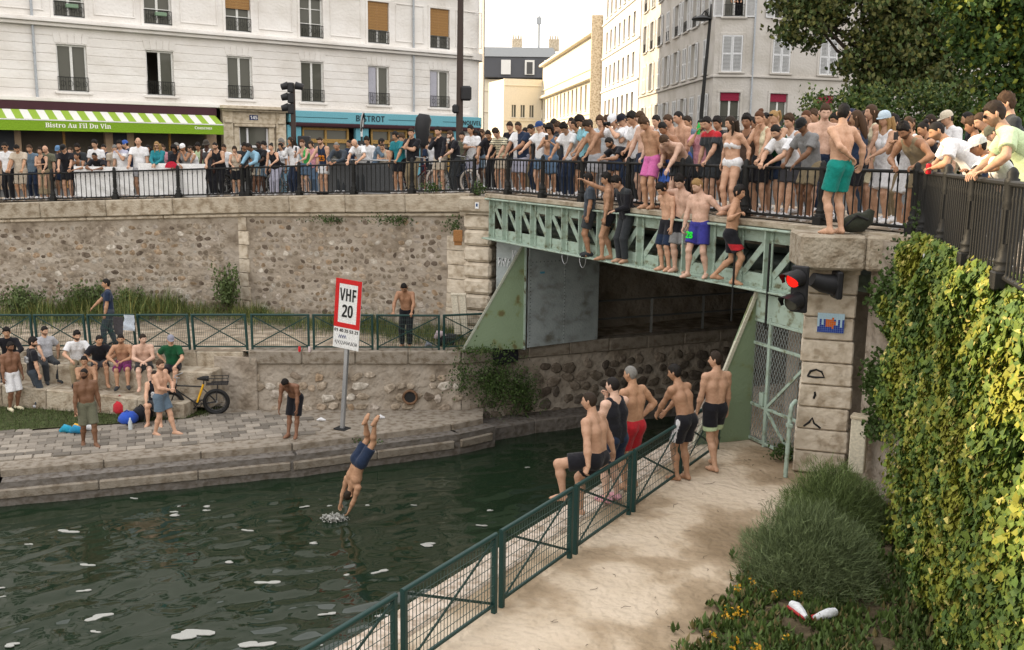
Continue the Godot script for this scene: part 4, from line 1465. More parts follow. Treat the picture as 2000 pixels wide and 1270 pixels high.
func bicycle(label: String, t: Transform3D, fc: Color, tc: Color, fat := 0.022, cargo := false) -> void:
	# t: ground point under the cranks, x towards the front wheel
	var o := thing("bicycle", label, "bicycle", t, "bicycles")
	var R := 0.33
	var tx := Vector3(1, 0, 0)
	var ty := Vector3(0, 1, 0)
	for x in [-0.45, 0.62]:
		var b := MB.new()
		b.col = tc
		b.tube(ring_pts(Vector3(x, R, 0), tx, ty, R - fat, 28), [fat], 6)
		var w := put(b, "tyre", M.paint, o)
		b = MB.new()
		b.col = Color(0.3, 0.3, 0.3)
		b.tube(ring_pts(Vector3(x, R, 0), tx, ty, R - fat * 2.2, 28), [0.01], 4)
		put(b, "rim", M.metal, w)
		b = MB.new()
		for k in 18:
			var a := TAU * k / 18
			b.bar(Vector3(x, R, 0.02 * (k % 2 * 2 - 1)), Vector3(x + cos(a) * (R - 0.05), R + sin(a) * (R - 0.05), 0), 0.003, 0.003)
		b.lathe([[0.03, -0.04], [0.03, 0.04]], 8, Transform3D(Basis(Vector3.RIGHT, PI / 2), Vector3(x, R, 0)))
		put(b, "spokes", M.metal, w, "stuff")
	var b := MB.new()
	b.col = fc
	var bb := Vector3(0, 0.28, 0)
	var st := Vector3(-0.16, 0.78, 0)
	var ht := Vector3(0.47, 0.82, 0)
	var hb := Vector3(0.5, 0.68, 0)
	for q in [[bb, st], [st + Vector3(0.02, -0.06, 0), ht + Vector3(0, -0.05, 0)], [bb, hb], [ht, hb]]: b.rod(q[0], q[1], 0.019, 7)
	for z in [-0.05, 0.05]:
		b.rod(bb, Vector3(-0.45, R, z), 0.011, 5)
		b.rod(st + Vector3(0.02, -0.1, 0), Vector3(-0.45, R, z), 0.01, 5)
		b.tube([hb, hb + Vector3(0.02, -0.06, z), Vector3(0.62, R, z)], [0.013], 5)
	put(b, "frame", M.gloss, o)
	b = MB.new()
	b.tube([st + Vector3(-0.13, 0.14, 0), st + Vector3(0, 0.15, 0), st + Vector3(0.14, 0.14, 0)], [0.07, 0.06, 0.02], 8)
	b.rod(st, st + Vector3(-0.02, 0.13, 0), 0.013, 6)
	put(b, "saddle", M.rubber, o)
	b = MB.new()
	b.tube([ht, ht + Vector3(-0.02, 0.14, 0)], [0.014], 6)
	b.tube([ht + Vector3(-0.12, 0.2, -0.28), ht + Vector3(0.03, 0.17, -0.12), ht + Vector3(0.03, 0.15, 0), ht + Vector3(0.03, 0.17, 0.12), ht + Vector3(-0.12, 0.2, 0.28)], [0.013], 6)
	put(b, "handlebar", M.metal, o)
	b = MB.new()
	b.tube(ring_pts(bb + Vector3(0, 0, 0.05), tx, ty, 0.09, 16), [0.008], 4)
	b.bar(bb + Vector3(0, 0, 0.07), bb + Vector3(0.1, -0.13, 0.07), 0.02, 0.015)
	b.bar(bb + Vector3(0, 0, -0.07), bb + Vector3(-0.1, 0.13, -0.07), 0.02, 0.015)
	b.bx(0.1, 0.15, 0.12, 0.09, 0.02, 0.08)
	b.bx(-0.1, 0.41, -0.12, 0.09, 0.02, 0.08)
	put(b, "crank", M.plastic, o)
	if cargo:
		b = MB.new()
		for y in [0.8, 0.95]:
			b.tube([Vector3(-0.75, y, -0.16), Vector3(-0.25, y, -0.16), Vector3(-0.25, y, 0.16), Vector3(-0.75, y, 0.16), Vector3(-0.75, y, -0.16)], [0.01], 5)
		for x in [-0.75, -0.6, -0.42, -0.25]:
			for z in [-0.16, 0.16]: b.rod(Vector3(x, 0.78, z), Vector3(x, 0.95, z), 0.006, 4)
		for k in 6: b.rod(Vector3(-0.75, 0.79, -0.15 + k * 0.06), Vector3(-0.25, 0.79, -0.15 + k * 0.06), 0.006, 4)
		for z in [-0.08, 0.08]: b.rod(Vector3(-0.45, R, z), Vector3(-0.5, 0.8, z), 0.009, 5)
		put(b, "carrier_basket", M.plastic, o)
		b = MB.new()
		b.col = Color(0.75, 0.4, 0.02)
		b.rod(bb + Vector3(0, 0.05, 0), st, 0.028, 8)
		put(b, "seat_tube_sleeve", M.gloss, o)

func cloth_sheet(called: String, label: String, cat: String, t: Transform3D, w: float, h: float, c: Color, wave: float, sd: int, group := "") -> void:
	# hanging cloth: t = upper left corner, x along, y up, z out
	var f := FastNoiseLite.new()
	f.seed = sd
	f.frequency = 1.6
	var rings := []
	var b := MB.new()
	b.col = c
	var nx := int(w / 0.06) + 2
	var ny := 12
	for j in ny + 1:
		var row := []
		for i in nx + 1:
			var x := w * i / nx
			var y := -h * j / ny * (1.0 - 0.06 * sin(x * 3.0 + sd))
			row.append(t * Vector3(x + 0.03 * f.get_noise_2d(x, y * 3.0), y, wave * (f.get_noise_2d(x * 2.0, y * 0.7) + 0.5 * f.get_noise_2d(x * 1.0 + y * 2.0, 9.0)) * (0.3 + float(j) / ny) + 0.02))
		rings.append(row)
	for j in ny:
		for i in nx:
			b.quad(rings[j][i], rings[j][i + 1], rings[j + 1][i + 1], rings[j + 1][i], t.basis.z)
	# smooth the normals: weld by position
	var acc := {}
	for k in b.v.size():
		acc[b.v[k]] = acc.get(b.v[k], Vector3.ZERO) + b.n[k]
	for k in b.v.size(): b.n[k] = acc[b.v[k]].normalized()
	var o := put(b, called, M.cloth)
	tag(o, label, cat, group)

func small(called: String, label: String, cat: String, p: Vector3, group := "") -> Node3D:
	return thing(called, label, cat, Transform3D(Basis(), p), group)

func build_street_things() -> void:
	var b := MB.new()
	# lamp and signal posts
	var o := small("signal_post", "tall brown steel post with dark signal boxes at the bridge corner", "post", Vector3(-1.62, -0.05, -29.6))
	b.tube([Vector3(0, 0, 0), Vector3(0, 2.2, 0), Vector3(0.02, 6.5, 0)], [0.11, 0.1, 0.08], 12)
	put(b, "pole", mat("brown_paint", lin(0.055, 0.038, 0.032), 0.5, M.iron.albedo_texture, 2.0), o)
	for q in [[0.2, 2.75, 0.1, 0.3, 0.42, 0.2], [-0.12, 2.3, 0.1, 0.18, 0.26, 0.2]]:
		b = MB.new()
		b.bx(q[0], q[1], q[2], q[3], q[4], q[5], 0.05)
		b.rod(Vector3(0, q[1], 0), Vector3(q[0], q[1], q[2]), 0.025, 6)
		put(b, "signal_box", M.plastic, o)
	o = small("traffic_light", "dark three-lamp traffic light seen side on before the stone portal", "traffic light", Vector3(-7.25, -0.45, -33.0))
	b = MB.new()
	b.tube([Vector3(0, 0, 0), Vector3(0, 3.4, 0)], [0.09, 0.08], 10)
	put(b, "pole", M.brown_paint, o)
	for k in 3:
		b = MB.new()
		b.bx(-0.05, 3.45 - k * 0.34, 0, 0.2, 0.32, 0.26, 0.03)
		b.tube([Vector3(-0.14, 3.52 - k * 0.34, 0), Vector3(-0.36, 3.46 - k * 0.34, 0)], [0.13, 0.1], 10)
		if k == 0: b.tube([Vector3(0.1, 3.52, 0), Vector3(0.36, 3.47, 0)], [0.13, 0.1], 10)
		put(b, "lamp_housing", M.plastic, o)
	b = MB.new()
	b.bx(0.35, 1.7, 0, 0.4, 0.42, 0.3, 0.03)
	put(b, "pedestrian_box", M.plastic, o)
	o = small("traffic_light", "traffic light wrapped in black sheeting before the blue bistro front", "traffic light", Vector3(-2.85, -0.2, -31.2))
	b = MB.new()
	b.tube([Vector3(0, 0, 0), Vector3(0, 2.0, 0)], [0.08, 0.08], 10)
	put(b, "pole", M.brown_paint, o)
	b = MB.new()
	b.tube([Vector3(0, 1.35, 0), Vector3(0.02, 1.5, 0), Vector3(-0.02, 1.9, 0), Vector3(0.03, 2.2, 0), Vector3(0.05, 2.35, 0)], [0.14, 0.22, 0.24, 0.25, 0.16], 9)
	put(b, "black_wrapping", M.plastic, o)
	b = MB.new()
	b.col = Color(0.9, 0.25, 0.03)
	b.bx(0.2, 1.35, 0.05, 0.1, 0.4, 0.1, 0.01)
	put(b, "orange_lamp", M.paint, o)
	o = small("road_sign", "round road sign seen edge on upon a striped post", "sign", Vector3(-4.85, -0.3, -31.9))
	b = MB.new()
	for k in 8:
		b.col = Color(0.7, 0.7, 0.7) if k % 2 else Color(0.04, 0.04, 0.04)
		b.rod(Vector3(0, k * 0.25, 0), Vector3(0, k * 0.25 + 0.25, 0), 0.035, 8)
	put(b, "post", M.paint, o)
	b = MB.new()
	b.col = Color(0.5, 0.5, 0.5)
	b.lathe([[0.001, -0.02], [0.3, -0.02], [0.3, 0.02], [0.001, 0.02]], 20, Transform3D(Basis(Vector3.BACK, PI / 2 - 0.12), Vector3(0.03, 2.2, 0)))
	put(b, "sign_disc", M.paint, o)
	o = small("street_lamp", "slender dark street lamp with a flat round head before the grey house", "street lamp", Vector3(5.7, -0.1, -31.0))
	b = MB.new()
	b.tube([Vector3(0, 0, 0), Vector3(0.02, 2.4, 0), Vector3(0.16, 5.2, 0), Vector3(0.17, 5.6, 0)], [0.085, 0.06, 0.045, 0.02], 10)
	b.tube([Vector3(0.16, 5.15, 0), Vector3(0.05, 5.35, 0), Vector3(-0.02, 5.4, 0), Vector3(-0.08, 5.3, 0)], [0.02], 6)
	put(b, "pole", M.iron, o)
	b = MB.new()
	b.lathe([[0.02, 0.14], [0.1, 0.1], [0.3, 0.02], [0.3, -0.02], [0.001, -0.02]], 18, Transform3D(Basis(), Vector3(-0.1, 5.16, 0)))
	put(b, "lamp_head", M.iron, o)
	# sheets tied to the railing and the grey barrier
	var t := frame(A0, A1)
	cloth_sheet("white_sheet", "white sheet hung on the railing below the person in grey crop top", "sheet", Transform3D(t.basis, Vector3(-13.6, 0.42, -30.9)), 1.9, 0.9, Color(0.8, 0.8, 0.8), 0.06, 3)
	cloth_sheet("white_sheet", "white sheet hung high on the railing below the person in teal top", "sheet", Transform3D(t.basis, Vector3(-11.55, 0.55, -30.71)), 2.15, 1.0, Color(0.8, 0.8, 0.8), 0.06, 5)
	o = thing("crowd_barrier", "grey mesh covered barrier behind the railing under the person in white polo", "barrier", frame(Vector3(-5.5, -0.25, -29.3), Vector3(-3.2, -0.2, -28.1)))
	b = MB.new()
	b.col = Color(0.075, 0.08, 0.085)
	b.bx(1.25, 0.5, 0, 2.5, 0.85, 0.03)
	put(b, "mesh_cover", M.cloth, o)
	b = MB.new()
	b.tube([Vector3(0, 0.02, 0), Vector3(0, 1.0, 0), Vector3(2.5, 1.0, 0), Vector3(2.5, 0.02, 0)], [0.025], 6)
	b.bx(1.25, 0.05, 0.0, 2.5, 0.06, 0.1, 0.01)
	put(b, "frame", M.metal, o)
	# bicycles on the quay
	bicycle("black fat-tyred bicycle behind the railing beside the white sheet", yaw_frame(Vector3(-8.6, -0.4, -31.2), Vector3(0.25, 0, 1)) * Transform3D(Basis(Vector3.UP, 0.2), Vector3()), Color(0.03, 0.03, 0.03), Color(0.02, 0.02, 0.02), 0.045)
	bicycle("dark grey bicycle behind the railing below the person in green halter top", frame(Vector3(-6.9, -0.35, -30.2), Vector3(-5.9, -0.35, -29.7)), Color(0.1, 0.1, 0.11), Color(0.25, 0.24, 0.22), 0.02)
	bicycle("maroon bicycle leaning at the railing beside the grey barrier", frame(Vector3(-2.9, -0.15, -28.1), Vector3(-1.9, -0.15, -27.5)), Color(0.12, 0.02, 0.03), Color(0.3, 0.28, 0.25), 0.018)
	bicycle("dark bicycle with broad cream tyres at the railing corner", frame(Vector3(-1.75, -0.1, -27.45), Vector3(-0.7, -0.1, -26.95)), Color(0.05, 0.06, 0.09), Color(0.62, 0.56, 0.5), 0.035)
	# things fixed to the piers
	o = small("junction_box", "small rusty orange box on the wall beside the stone pier", "box", Vector3(-1.45, -1.15, -25.95))
	b = MB.new()
	b.col = Color(0.36, 0.17, 0.06)
	b.bx(0, 0, 0, 0.24, 0.3, 0.14, 0.01)
	b.bx(0, -0.2, -0.02, 0.2, 0.1, 0.1, 0.01)
	put(b, "casing", M.paint, o)
	for q in [[-1.46, 0.09, 0.12], [-1.26, 0.07, 0.03]]:
		var g := small("cable_duct", "slanting cream cable duct standing against the far stone pier", "duct", Vector3(q[0], -3.9, -25.4), "cable ducts by the far pier")
		b = MB.new()
		b.col = Color(0.66, 0.6, 0.48)
		b.box(Transform3D(Basis(Vector3.BACK, q[1]), Vector3(0, 0.75, 0)), Vector3(0.17, 1.05, 0.14), 0.012)
		b.bx(-0.04, 1.28, 0, 0.2, 0.05, 0.17, 0.01)
		put(b, "duct_cover", M.paint, g)
	o = small("meter_cabinet", "narrow cream cabinet mounted at the foot of the near pier", "cabinet", Vector3(5.02, -3.45, -13.75))
	b = MB.new()
	b.col = Color(0.7, 0.64, 0.5)
	b.box(Transform3D(Basis(Vector3.UP, -0.5), Vector3(0, 0.4, 0)), Vector3(0.22, 0.8, 0.2), 0.012)
	put(b, "casing", M.paint, o)
	b = MB.new()
	b.col = Color(0.6, 0.52, 0.38)
	b.box(Transform3D(Basis(Vector3.UP, -0.5), Vector3(0, 0.82, 0)), Vector3(0.25, 0.05, 0.23), 0.01)
	put(b, "lid", M.paint, o)
	# canal signals
	o = small("canal_signal", "black two-lamp canal signal glowing red on the stone pier", "signal", Vector3(4.08, -0.83, -13.95))
	o.scale = Vector3.ONE * 0.86
	b = MB.new()
	b.box(Transform3D(Basis(Vector3.UP, -0.75), Vector3(0.02, 0.0, -0.05)), Vector3(0.3, 0.78, 0.07), 0.02)
	put(b, "back_plate", M.plastic, o)
	for k in 2:
		var y := 0.19 - k * 0.38
		var d := Vector3(-0.72, -0.12, 0.66).normalized()
		var c := Vector3(-0.02, y, -0.01)
		b = MB.new()
		b.tube([c, c + d * 0.16], [0.15, 0.14], 14)
		put(b, "lamp_body", M.plastic, o)
		b = MB.new()
		var rings := []
		var side := d.cross(Vector3.UP).normalized()
		var up := side.cross(d)
		for j in 2:
			var ring := []
			for q in 15:
				var a := -0.35 + (PI + 0.7) * q / 14.0
				var ln := 0.16 + (0.1 + 0.2 * sin(clampf(a, 0, PI))) * j
				ring.append(c + d * ln + (side * cos(a) + up * sin(a)) * 0.155)
			rings.append(ring)
		for q in 14:
			b.quad(rings[0][q], rings[0][q + 1], rings[1][q + 1], rings[1][q], (rings[0][q] - c - d * 0.16))
		put(b, "visor", M.plastic, o)
		b = MB.new()
		b.lathe([[0.128, 0], [0.11, 0.02], [0.06, 0.035], [0.001, 0.04]], 16, Transform3D(Basis(side, d, side.cross(d)), c + d * 0.16))
		put(b, "lens", M.red_lens if k == 0 else M.darkglass, o)
	b = MB.new()
	b.tube([Vector3(0.05, 0.3, -0.08), Vector3(0.12, 0.33, -0.2), Vector3(0.25, 0.33, -0.35)], [0.03], 6)
	put(b, "bracket", M.plastic, o)
	o = small("canal_signal", "single black hooded canal signal turned aside on the stone pier", "signal", Vector3(4.56, -0.78, -14.15))
	b = MB.new()
	b.box(Transform3D(Basis(), Vector3(0.12, 0, 0)), Vector3(0.09, 0.4, 0.3), 0.02)
	put(b, "lamp_body", M.plastic, o)
	b = MB.new()
	b.tube([Vector3(0.08, 0.0, 0), Vector3(-0.1, 0.02, 0.02), Vector3(-0.26, 0.08, 0.04)], [0.15, 0.135, 0.1], 14)
	put(b, "visor", M.plastic, o)
	b = MB.new()
	b.tube([Vector3(0.12, 0.18, 0), Vector3(0.14, 0.28, -0.05), Vector3(0.24, 0.3, -0.15)], [0.03], 6)
	put(b, "bracket", M.plastic, o)
	o = small("tile_mosaic", "small blue and orange tile mosaic panel set on the near pier", "mosaic", Vector3(4.72, -1.39, -14.43))
	o.rotation.y = -0.3
	b = MB.new()
	b.col = Color(0.45, 0.62, 0.75)
	b.bx(0, 0, 0, 0.38, 0.29, 0.015)
	put(b, "backing", M.paint, o)
	b = MB.new()
	for i in 13:
		for j in 10:
			var d := Vector2(i - 6.0, (j - 4.5) * 1.3).length()
			b.col = Color(0.6, 0.14, 0.02) if d < 3.0 + 0.7 * sin(i * 2.1) else (Color(0.03, 0.06, 0.3) if j < 3 + int(absf(sin(i * 1.7)) * 5) else Color(0.45, 0.62, 0.72))
			b.bx(-0.174 + i * 0.029, -0.127 + j * 0.0283, 0.01, 0.026, 0.0255, 0.01)
	put(b, "tiles", M.gloss, o, "stuff")
	# bag on the pier cap, sneaker, drinks on the railing
	o = small("duffel_bag", "slumped dark olive bag on the pier cap behind the teal swim shorts", "bag", Vector3(4.98, -0.05, -14.4))
	b = MB.new()
	b.col = Color(0.035, 0.038, 0.025)
	b.tube([Vector3(-0.22, 0.1, 0), Vector3(-0.1, 0.13, 0.02), Vector3(0.05, 0.16, 0), Vector3(0.16, 0.22, -0.02), Vector3(0.22, 0.33, -0.03)], [0.08, 0.13, 0.15, 0.11, 0.05], 9)
	put(b, "bag_body", M.cloth, o)
	b = MB.new()
	b.col = Color(0.02, 0.02, 0.02)
	b.tube([Vector3(-0.2, 0.1, 0.1), Vector3(-0.05, 0.26, 0.14), Vector3(0.12, 0.2, 0.13)], [0.018], 5)
	put(b, "strap", M.cloth, o)
	o = small("sneaker", "white sneaker sticking out through the railing over the ivy", "shoe", Vector3(5.0, -0.12, -11.55))
	b = MB.new()
	b.col = Color(0.75, 0.75, 0.76)
	b.tube([Vector3(0.12, 0.05, 0), Vector3(0.04, 0.06, 0), Vector3(-0.08, 0.045, 0), Vector3(-0.19, 0.03, 0)], [0.05, 0.055, 0.045, 0.025], 9)
	put(b, "upper", M.cloth, o)
	b = MB.new()
	b.col = Color(0.8, 0.8, 0.78)
	b.bx(-0.03, 0.008, 0, 0.3, 0.025, 0.085, 0.01)
	put(b, "sole", M.paint, o)

func bottle_mesh(col: Color) -> MB:
	var b := MB.new()
	b.col = col
	b.lathe([[0.033, 0], [0.035, 0.02], [0.035, 0.15], [0.014, 0.2], [0.014, 0.225], [0.001, 0.226]], 10)
	return b

func build_quay_things() -> void:
	# tilted sign
	var lean := Basis(Vector3.BACK, -0.085)
	var o := thing("vhf_sign", "tilted red-bordered VHF 20 sign on a steel post upon the quay", "sign", Transform3D(Basis(Vector3.UP, -0.42), Vector3(-3.97, QUAY, -22.53)) * Transform3D(lean, Vector3()))
	var b := MB.new()
	b.bx(0, 1.4, 0, 0.1, 2.8, 0.08, 0.01)
	put(b, "post", M.metal, o)
	b = MB.new()
	b.bx(0, 0.01, 0, 0.3, 0.03, 0.3, 0.005)
	put(b, "foot_plate", M.rubber, o)
	b = MB.new()
	b.col = Color(0.78, 0.78, 0.76)
	b.bx(0, 2.35, 0.06, 0.7, 1.62, 0.02, 0.004)
	var pn := put(b, "panel", M.paint, o)
	pn.position.y = 0.42
	b = MB.new()
	b.col = Color(0.6, 0.02, 0.02)
	for q in [[0, 3.11, 0.7, 0.11], [0, 2.09, 0.7, 0.11], [-0.3, 2.6, 0.1, 0.92], [0.3, 2.6, 0.1, 0.92]]: b.bx(q[0], q[1], 0.073, q[2], q[3], 0.008)
	put(b, "red_border", M.paint, pn)
	letters(pn, "VHF", 0.3, Transform3D(Basis().scaled(Vector3(0.6, 1, 1)), Vector3(0, 2.8, 0.075)), Color(0.05, 0.05, 0.05))
	letters(pn, "20", 0.3, Transform3D(Basis().scaled(Vector3(0.72, 1, 1)), Vector3(0, 2.42, 0.075)), Color(0.05, 0.05, 0.05))
	letters(pn, "01 40 35 53 21", 0.075, Transform3D(Basis(), Vector3(0, 1.96, 0.073)), Color(0.07, 0.07, 0.07))
	b = MB.new()
	var cr := RandomNumberGenerator.new()
	cr.seed = 12
	b.col = Color(0.02, 0.02, 0.03)
	for k in 13:
		var x := -0.3 + k * 0.048
		b.tube([Vector3(x, 1.62 + cr.randf_range(0, 0.07), 0.074), Vector3(x + 0.03, 1.72, 0.074), Vector3(x + cr.randf_range(0, 0.05), 1.65, 0.074)], [0.006], 4)
	b.col = Color(0.03, 0.05, 0.2)
	for k in 4: b.tube([Vector3(-0.2 + k * 0.05, 1.78, 0.074), Vector3(-0.17 + k * 0.05, 1.86, 0.074), Vector3(-0.14 + k * 0.05, 1.79, 0.074)], [0.008], 4)
	put(b, "graffiti", M.paint, pn)
	bicycle("black cargo bicycle with rear basket parked by the seating steps", yaw_frame(Vector3(-7.7, QUAY, -23.55), Vector3(0.2, 0, 1)) * Transform3D(Basis(Vector3.UP, PI), Vector3()), Color(0.02, 0.02, 0.02), Color(0.02, 0.02, 0.02), 0.05, true)
	# cloths on the far fence
	var ft := frame(EDGE[1] + Vector3(0, 0, -0.12), EDGE[2] + Vector3(0, 0, -0.12))
	cloth_sheet("dark_towel", "dark grey towel hung over the far green fence", "towel", Transform3D(ft.basis, Vector3(-10.15, -3.22, -24.8)), 0.28, 0.5, Color(0.05, 0.045, 0.05), 0.05, 8)
	cloth_sheet("pale_towel", "pale blue cloth draped over the far green fence", "towel", Transform3D(ft.basis, Vector3(-9.85, -3.16, -24.73)), 0.3, 0.4, Color(0.45, 0.5, 0.56), 0.09, 9)
	cloth_sheet("black_cloth", "black wet cloth hung over the wall coping under the bridge end", "cloth", Transform3D(frame(EDGE[3], EDGE[4]).basis, Vector3(-0.5, -3.9, -24.72)), 0.75, 0.42, Color(0.012, 0.012, 0.016), 0.06, 11)
	# cans, bottles and bags
	for q in [[Vector3(-5.3, FPATH, -24.2), Color(0.55, 0.02, 0.03), "red drinks can standing on the far coping"], [Vector3(-5.05, FPATH, -24.2), Color(0.6, 0.5, 0.5), "pale drinks can standing on the far coping"]]:
		b = MB.new()
		b.col = q[1]
		b.lathe([[0.026, 0], [0.033, 0.01], [0.033, 0.12], [0.026, 0.135], [0.001, 0.135]], 10, Transform3D(Basis(), q[0]))
		tag(put(b, "drinks_can", M.gloss), q[2], "can")
	o = small("clothes_heap", "heap of dark and white clothes with shoes on the far towpath", "clothes", Vector3(-1.8, FPATH, -25.2))
	for q in [[Vector3(0.1, 0.16, 0), 0.2, Color(0.02, 0.02, 0.025)], [Vector3(-0.05, 0.3, 0.05), 0.14, Color(0.5, 0.4, 0.42)], [Vector3(0.25, 0.2, -0.05), 0.16, Color(0.03, 0.03, 0.03)], [Vector3(-0.35, 0.06, 0.1), 0.08, Color(0.3, 0.32, 0.38)]]:
		b = MB.new()
		b.col = q[2]
		b.tube([q[0] + Vector3(-q[1], -q[1] * 0.6, 0), q[0] + Vector3(-q[1] * 0.4, 0.02, 0.03), q[0] + Vector3(q[1] * 0.4, 0.0, -0.03), q[0] + Vector3(q[1], -q[1] * 0.5, 0)], [q[1] * 0.3, q[1] * 0.75, q[1] * 0.7, q[1] * 0.3], 8)
		put(b, "garment", M.cloth, o)
	var bagspots := [["red_backpack", "red and white backpack on the lawn before the steps", Vector3(-9.6, QUAY, -23.6), Color(0.5, 0.03, 0.04), 0.2, 0.42], ["blue_bag", "bright blue cooler bag on the lawn edge", Vector3(-9.1, QUAY, -22.75), Color(0.03, 0.09, 0.45), 0.24, 0.3], ["black_bag", "black sports bag beside the folding chair", Vector3(-8.9, QUAY, -23.1), Color(0.015, 0.015, 0.018), 0.26, 0.34]]
	for q in bagspots:
		o = small(q[0], q[1], "bag", q[2])
		b = MB.new()
		b.col = q[3]
		b.tube([Vector3(0, 0.02, 0), Vector3(0, 0.08, 0), Vector3(0.01, q[5] * 0.6, 0.01), Vector3(0, q[5] * 0.92, 0), Vector3(0, q[5], 0)], [q[4] * 0.7, q[4], q[4] * 0.95, q[4] * 0.6, q[4] * 0.2], 9)
		put(b, "bag_body", M.cloth, o)
		b = MB.new()
		b.col = q[3] * 0.6
		b.tube([Vector3(-0.1, q[5] * 0.85, 0.05), Vector3(0, q[5] * 1.15, 0.06), Vector3(0.1, q[5] * 0.85, 0.05)], [0.015], 5)
		put(b, "strap", M.cloth, o)
	o = small("beach_towel", "crumpled yellow and turquoise towel on the lawn", "towel", Vector3(-9.95, QUAY + 0.03, -21.95))
	for q in [[Vector3(0, 0.05, 0), Color(0.65, 0.35, 0.02)], [Vector3(-0.22, 0.04, 0.06), Color(0.02, 0.28, 0.42)], [Vector3(0.2, 0.07, -0.05), Color(0.6, 0.6, 0.6)], [Vector3(0.05, 0.06, 0.16), Color(0.02, 0.22, 0.4)]]:
		b = MB.new()
		b.col = q[1]
		b.tube([q[0] + Vector3(-0.16, -0.03, 0.02), q[0] + Vector3(-0.05, 0.04, 0), q[0] + Vector3(0.06, 0.02, 0.03), q[0] + Vector3(0.17, -0.03, 0)], [0.04, 0.1, 0.09, 0.03], 7)
		put(b, "fold", M.cloth, o)
	b = bottle_mesh(Color(0.5, 0.55, 0.58))
	o = small("water_bottle", "large clear water bottle standing at the lawn edge", "bottle", Vector3(-8.82, QUAY, -22.15))
	put(b, "bottle", M.gloss, o).scale = Vector3.ONE * 1.35
	# folding chair
	o = thing("folding_chair", "black folding camp chair on the lawn edge under the person in jersey 89", "chair", yaw_frame(Vector3(-8.48, QUAY, -22.95), Vector3(0.1, 0, 1)))
	b = MB.new()
	b.bx(0, 0.36, 0, 0.48, 0.02, 0.42, 0.008)
	b.col = Color(0.02, 0.02, 0.025)
	put(b, "seat", M.plastic, o)
	b = MB.new()
	b.box(Transform3D(Basis(Vector3.RIGHT, -0.2), Vector3(0, 0.62, -0.25)), Vector3(0.48, 0.42, 0.02), 0.008)
	put(b, "backrest", M.plastic, o)
	for s in [-1, 1]:
		for q in [[-0.24, 0.24], [0.24, -0.24]]:
			b = MB.new()
			b.rod(Vector3(s * 0.24, 0.0, q[0]), Vector3(s * 0.24, 0.36 + (0.45 if q[1] < 0 else 0.0), q[1]), 0.011, 6)
			put(b, "leg", M.plastic, o)
	# litter
	for q in [[Vector3(-4.6, QUAY, -23.2), 0.05], [Vector3(-3.2, QUAY, -23.5), 0.06]]:
		b = MB.new()
		b.col = Color(0.75, 0.75, 0.76)
		b.tube([q[0] + Vector3(-0.1, 0.02, 0), q[0] + Vector3(0, 0.05, 0.02), q[0] + Vector3(0.11, 0.02, 0)], [0.02, q[1], 0.02], 6)
		tag(put(b, "paper_litter", M.paint), "crumpled white paper scrap on the wet quay", "litter", "paper scraps on the quay")
	# pair of thrown shoes in the weeds on the near side
	for q in [[Vector3(3.02, NPATH + 0.06, -9.72), 1.9, "white and red sneaker lying sole up in the weeds"], [Vector3(3.3, NPATH + 0.06, -9.66), 0.5, "white sneaker lying on its side beside a red one"]]:
		o = thing("sneaker", q[2], "shoe", Transform3D(Basis(Vector3.UP, q[1]) * Basis(Vector3.RIGHT, 0.8), q[0]))
		b = MB.new()
		b.col = Color(0.72, 0.73, 0.75)
		b.tube([Vector3(0.12, 0.05, 0), Vector3(0.04, 0.06, 0), Vector3(-0.07, 0.045, 0), Vector3(-0.16, 0.03, 0)], [0.045, 0.055, 0.045, 0.025], 9)
		put(b, "upper", M.cloth, o)
		b = MB.new()
		b.col = Color(0.45, 0.04, 0.04)
		b.bx(-0.02, 0.004, 0, 0.28, 0.028, 0.085, 0.01)
		put(b, "sole", M.paint, o)
		b = MB.new()
		b.col = Color(0.03, 0.04, 0.12)
		b.bx(0.0, 0.06, 0.045, 0.1, 0.02, 0.02, 0.005)
		put(b, "stripe", M.paint, o)
	# twigs and dead leaves on the sand
	b = MB.new()
	for k in 60:
		var u := rng.randf()
		var p := Vector3(-0.3, NPATH + 0.012, -8.8).lerp(Vector3(3.6, NPATH + 0.012, -15.6), u) + Vector3(0.85, 0, 0.5) * rf(0.15, 2.4)
		var a := rf(0, TAU)
		var l := rf(0.02, 0.06) if k > 5 else rf(0.06, 0.12)
		b.col = Color(0.1, 0.07, 0.04) * rf(0.6, 1.6)
		b.tube([p, p + Vector3(cos(a), 0.08, sin(a)) * l, p + Vector3(cos(a + 0.4), 0.02, sin(a + 0.4)) * l * 2.0], [0.003, 0.003, 0.002], 4)
	var tw := put(b, "twigs", M.bark)
	tag(tw, "scattered twigs and dry leaves on the sandy path", "twigs", "", "stuff")
	# foam patches on the water, many standing in for sky glints
	var fn := 0
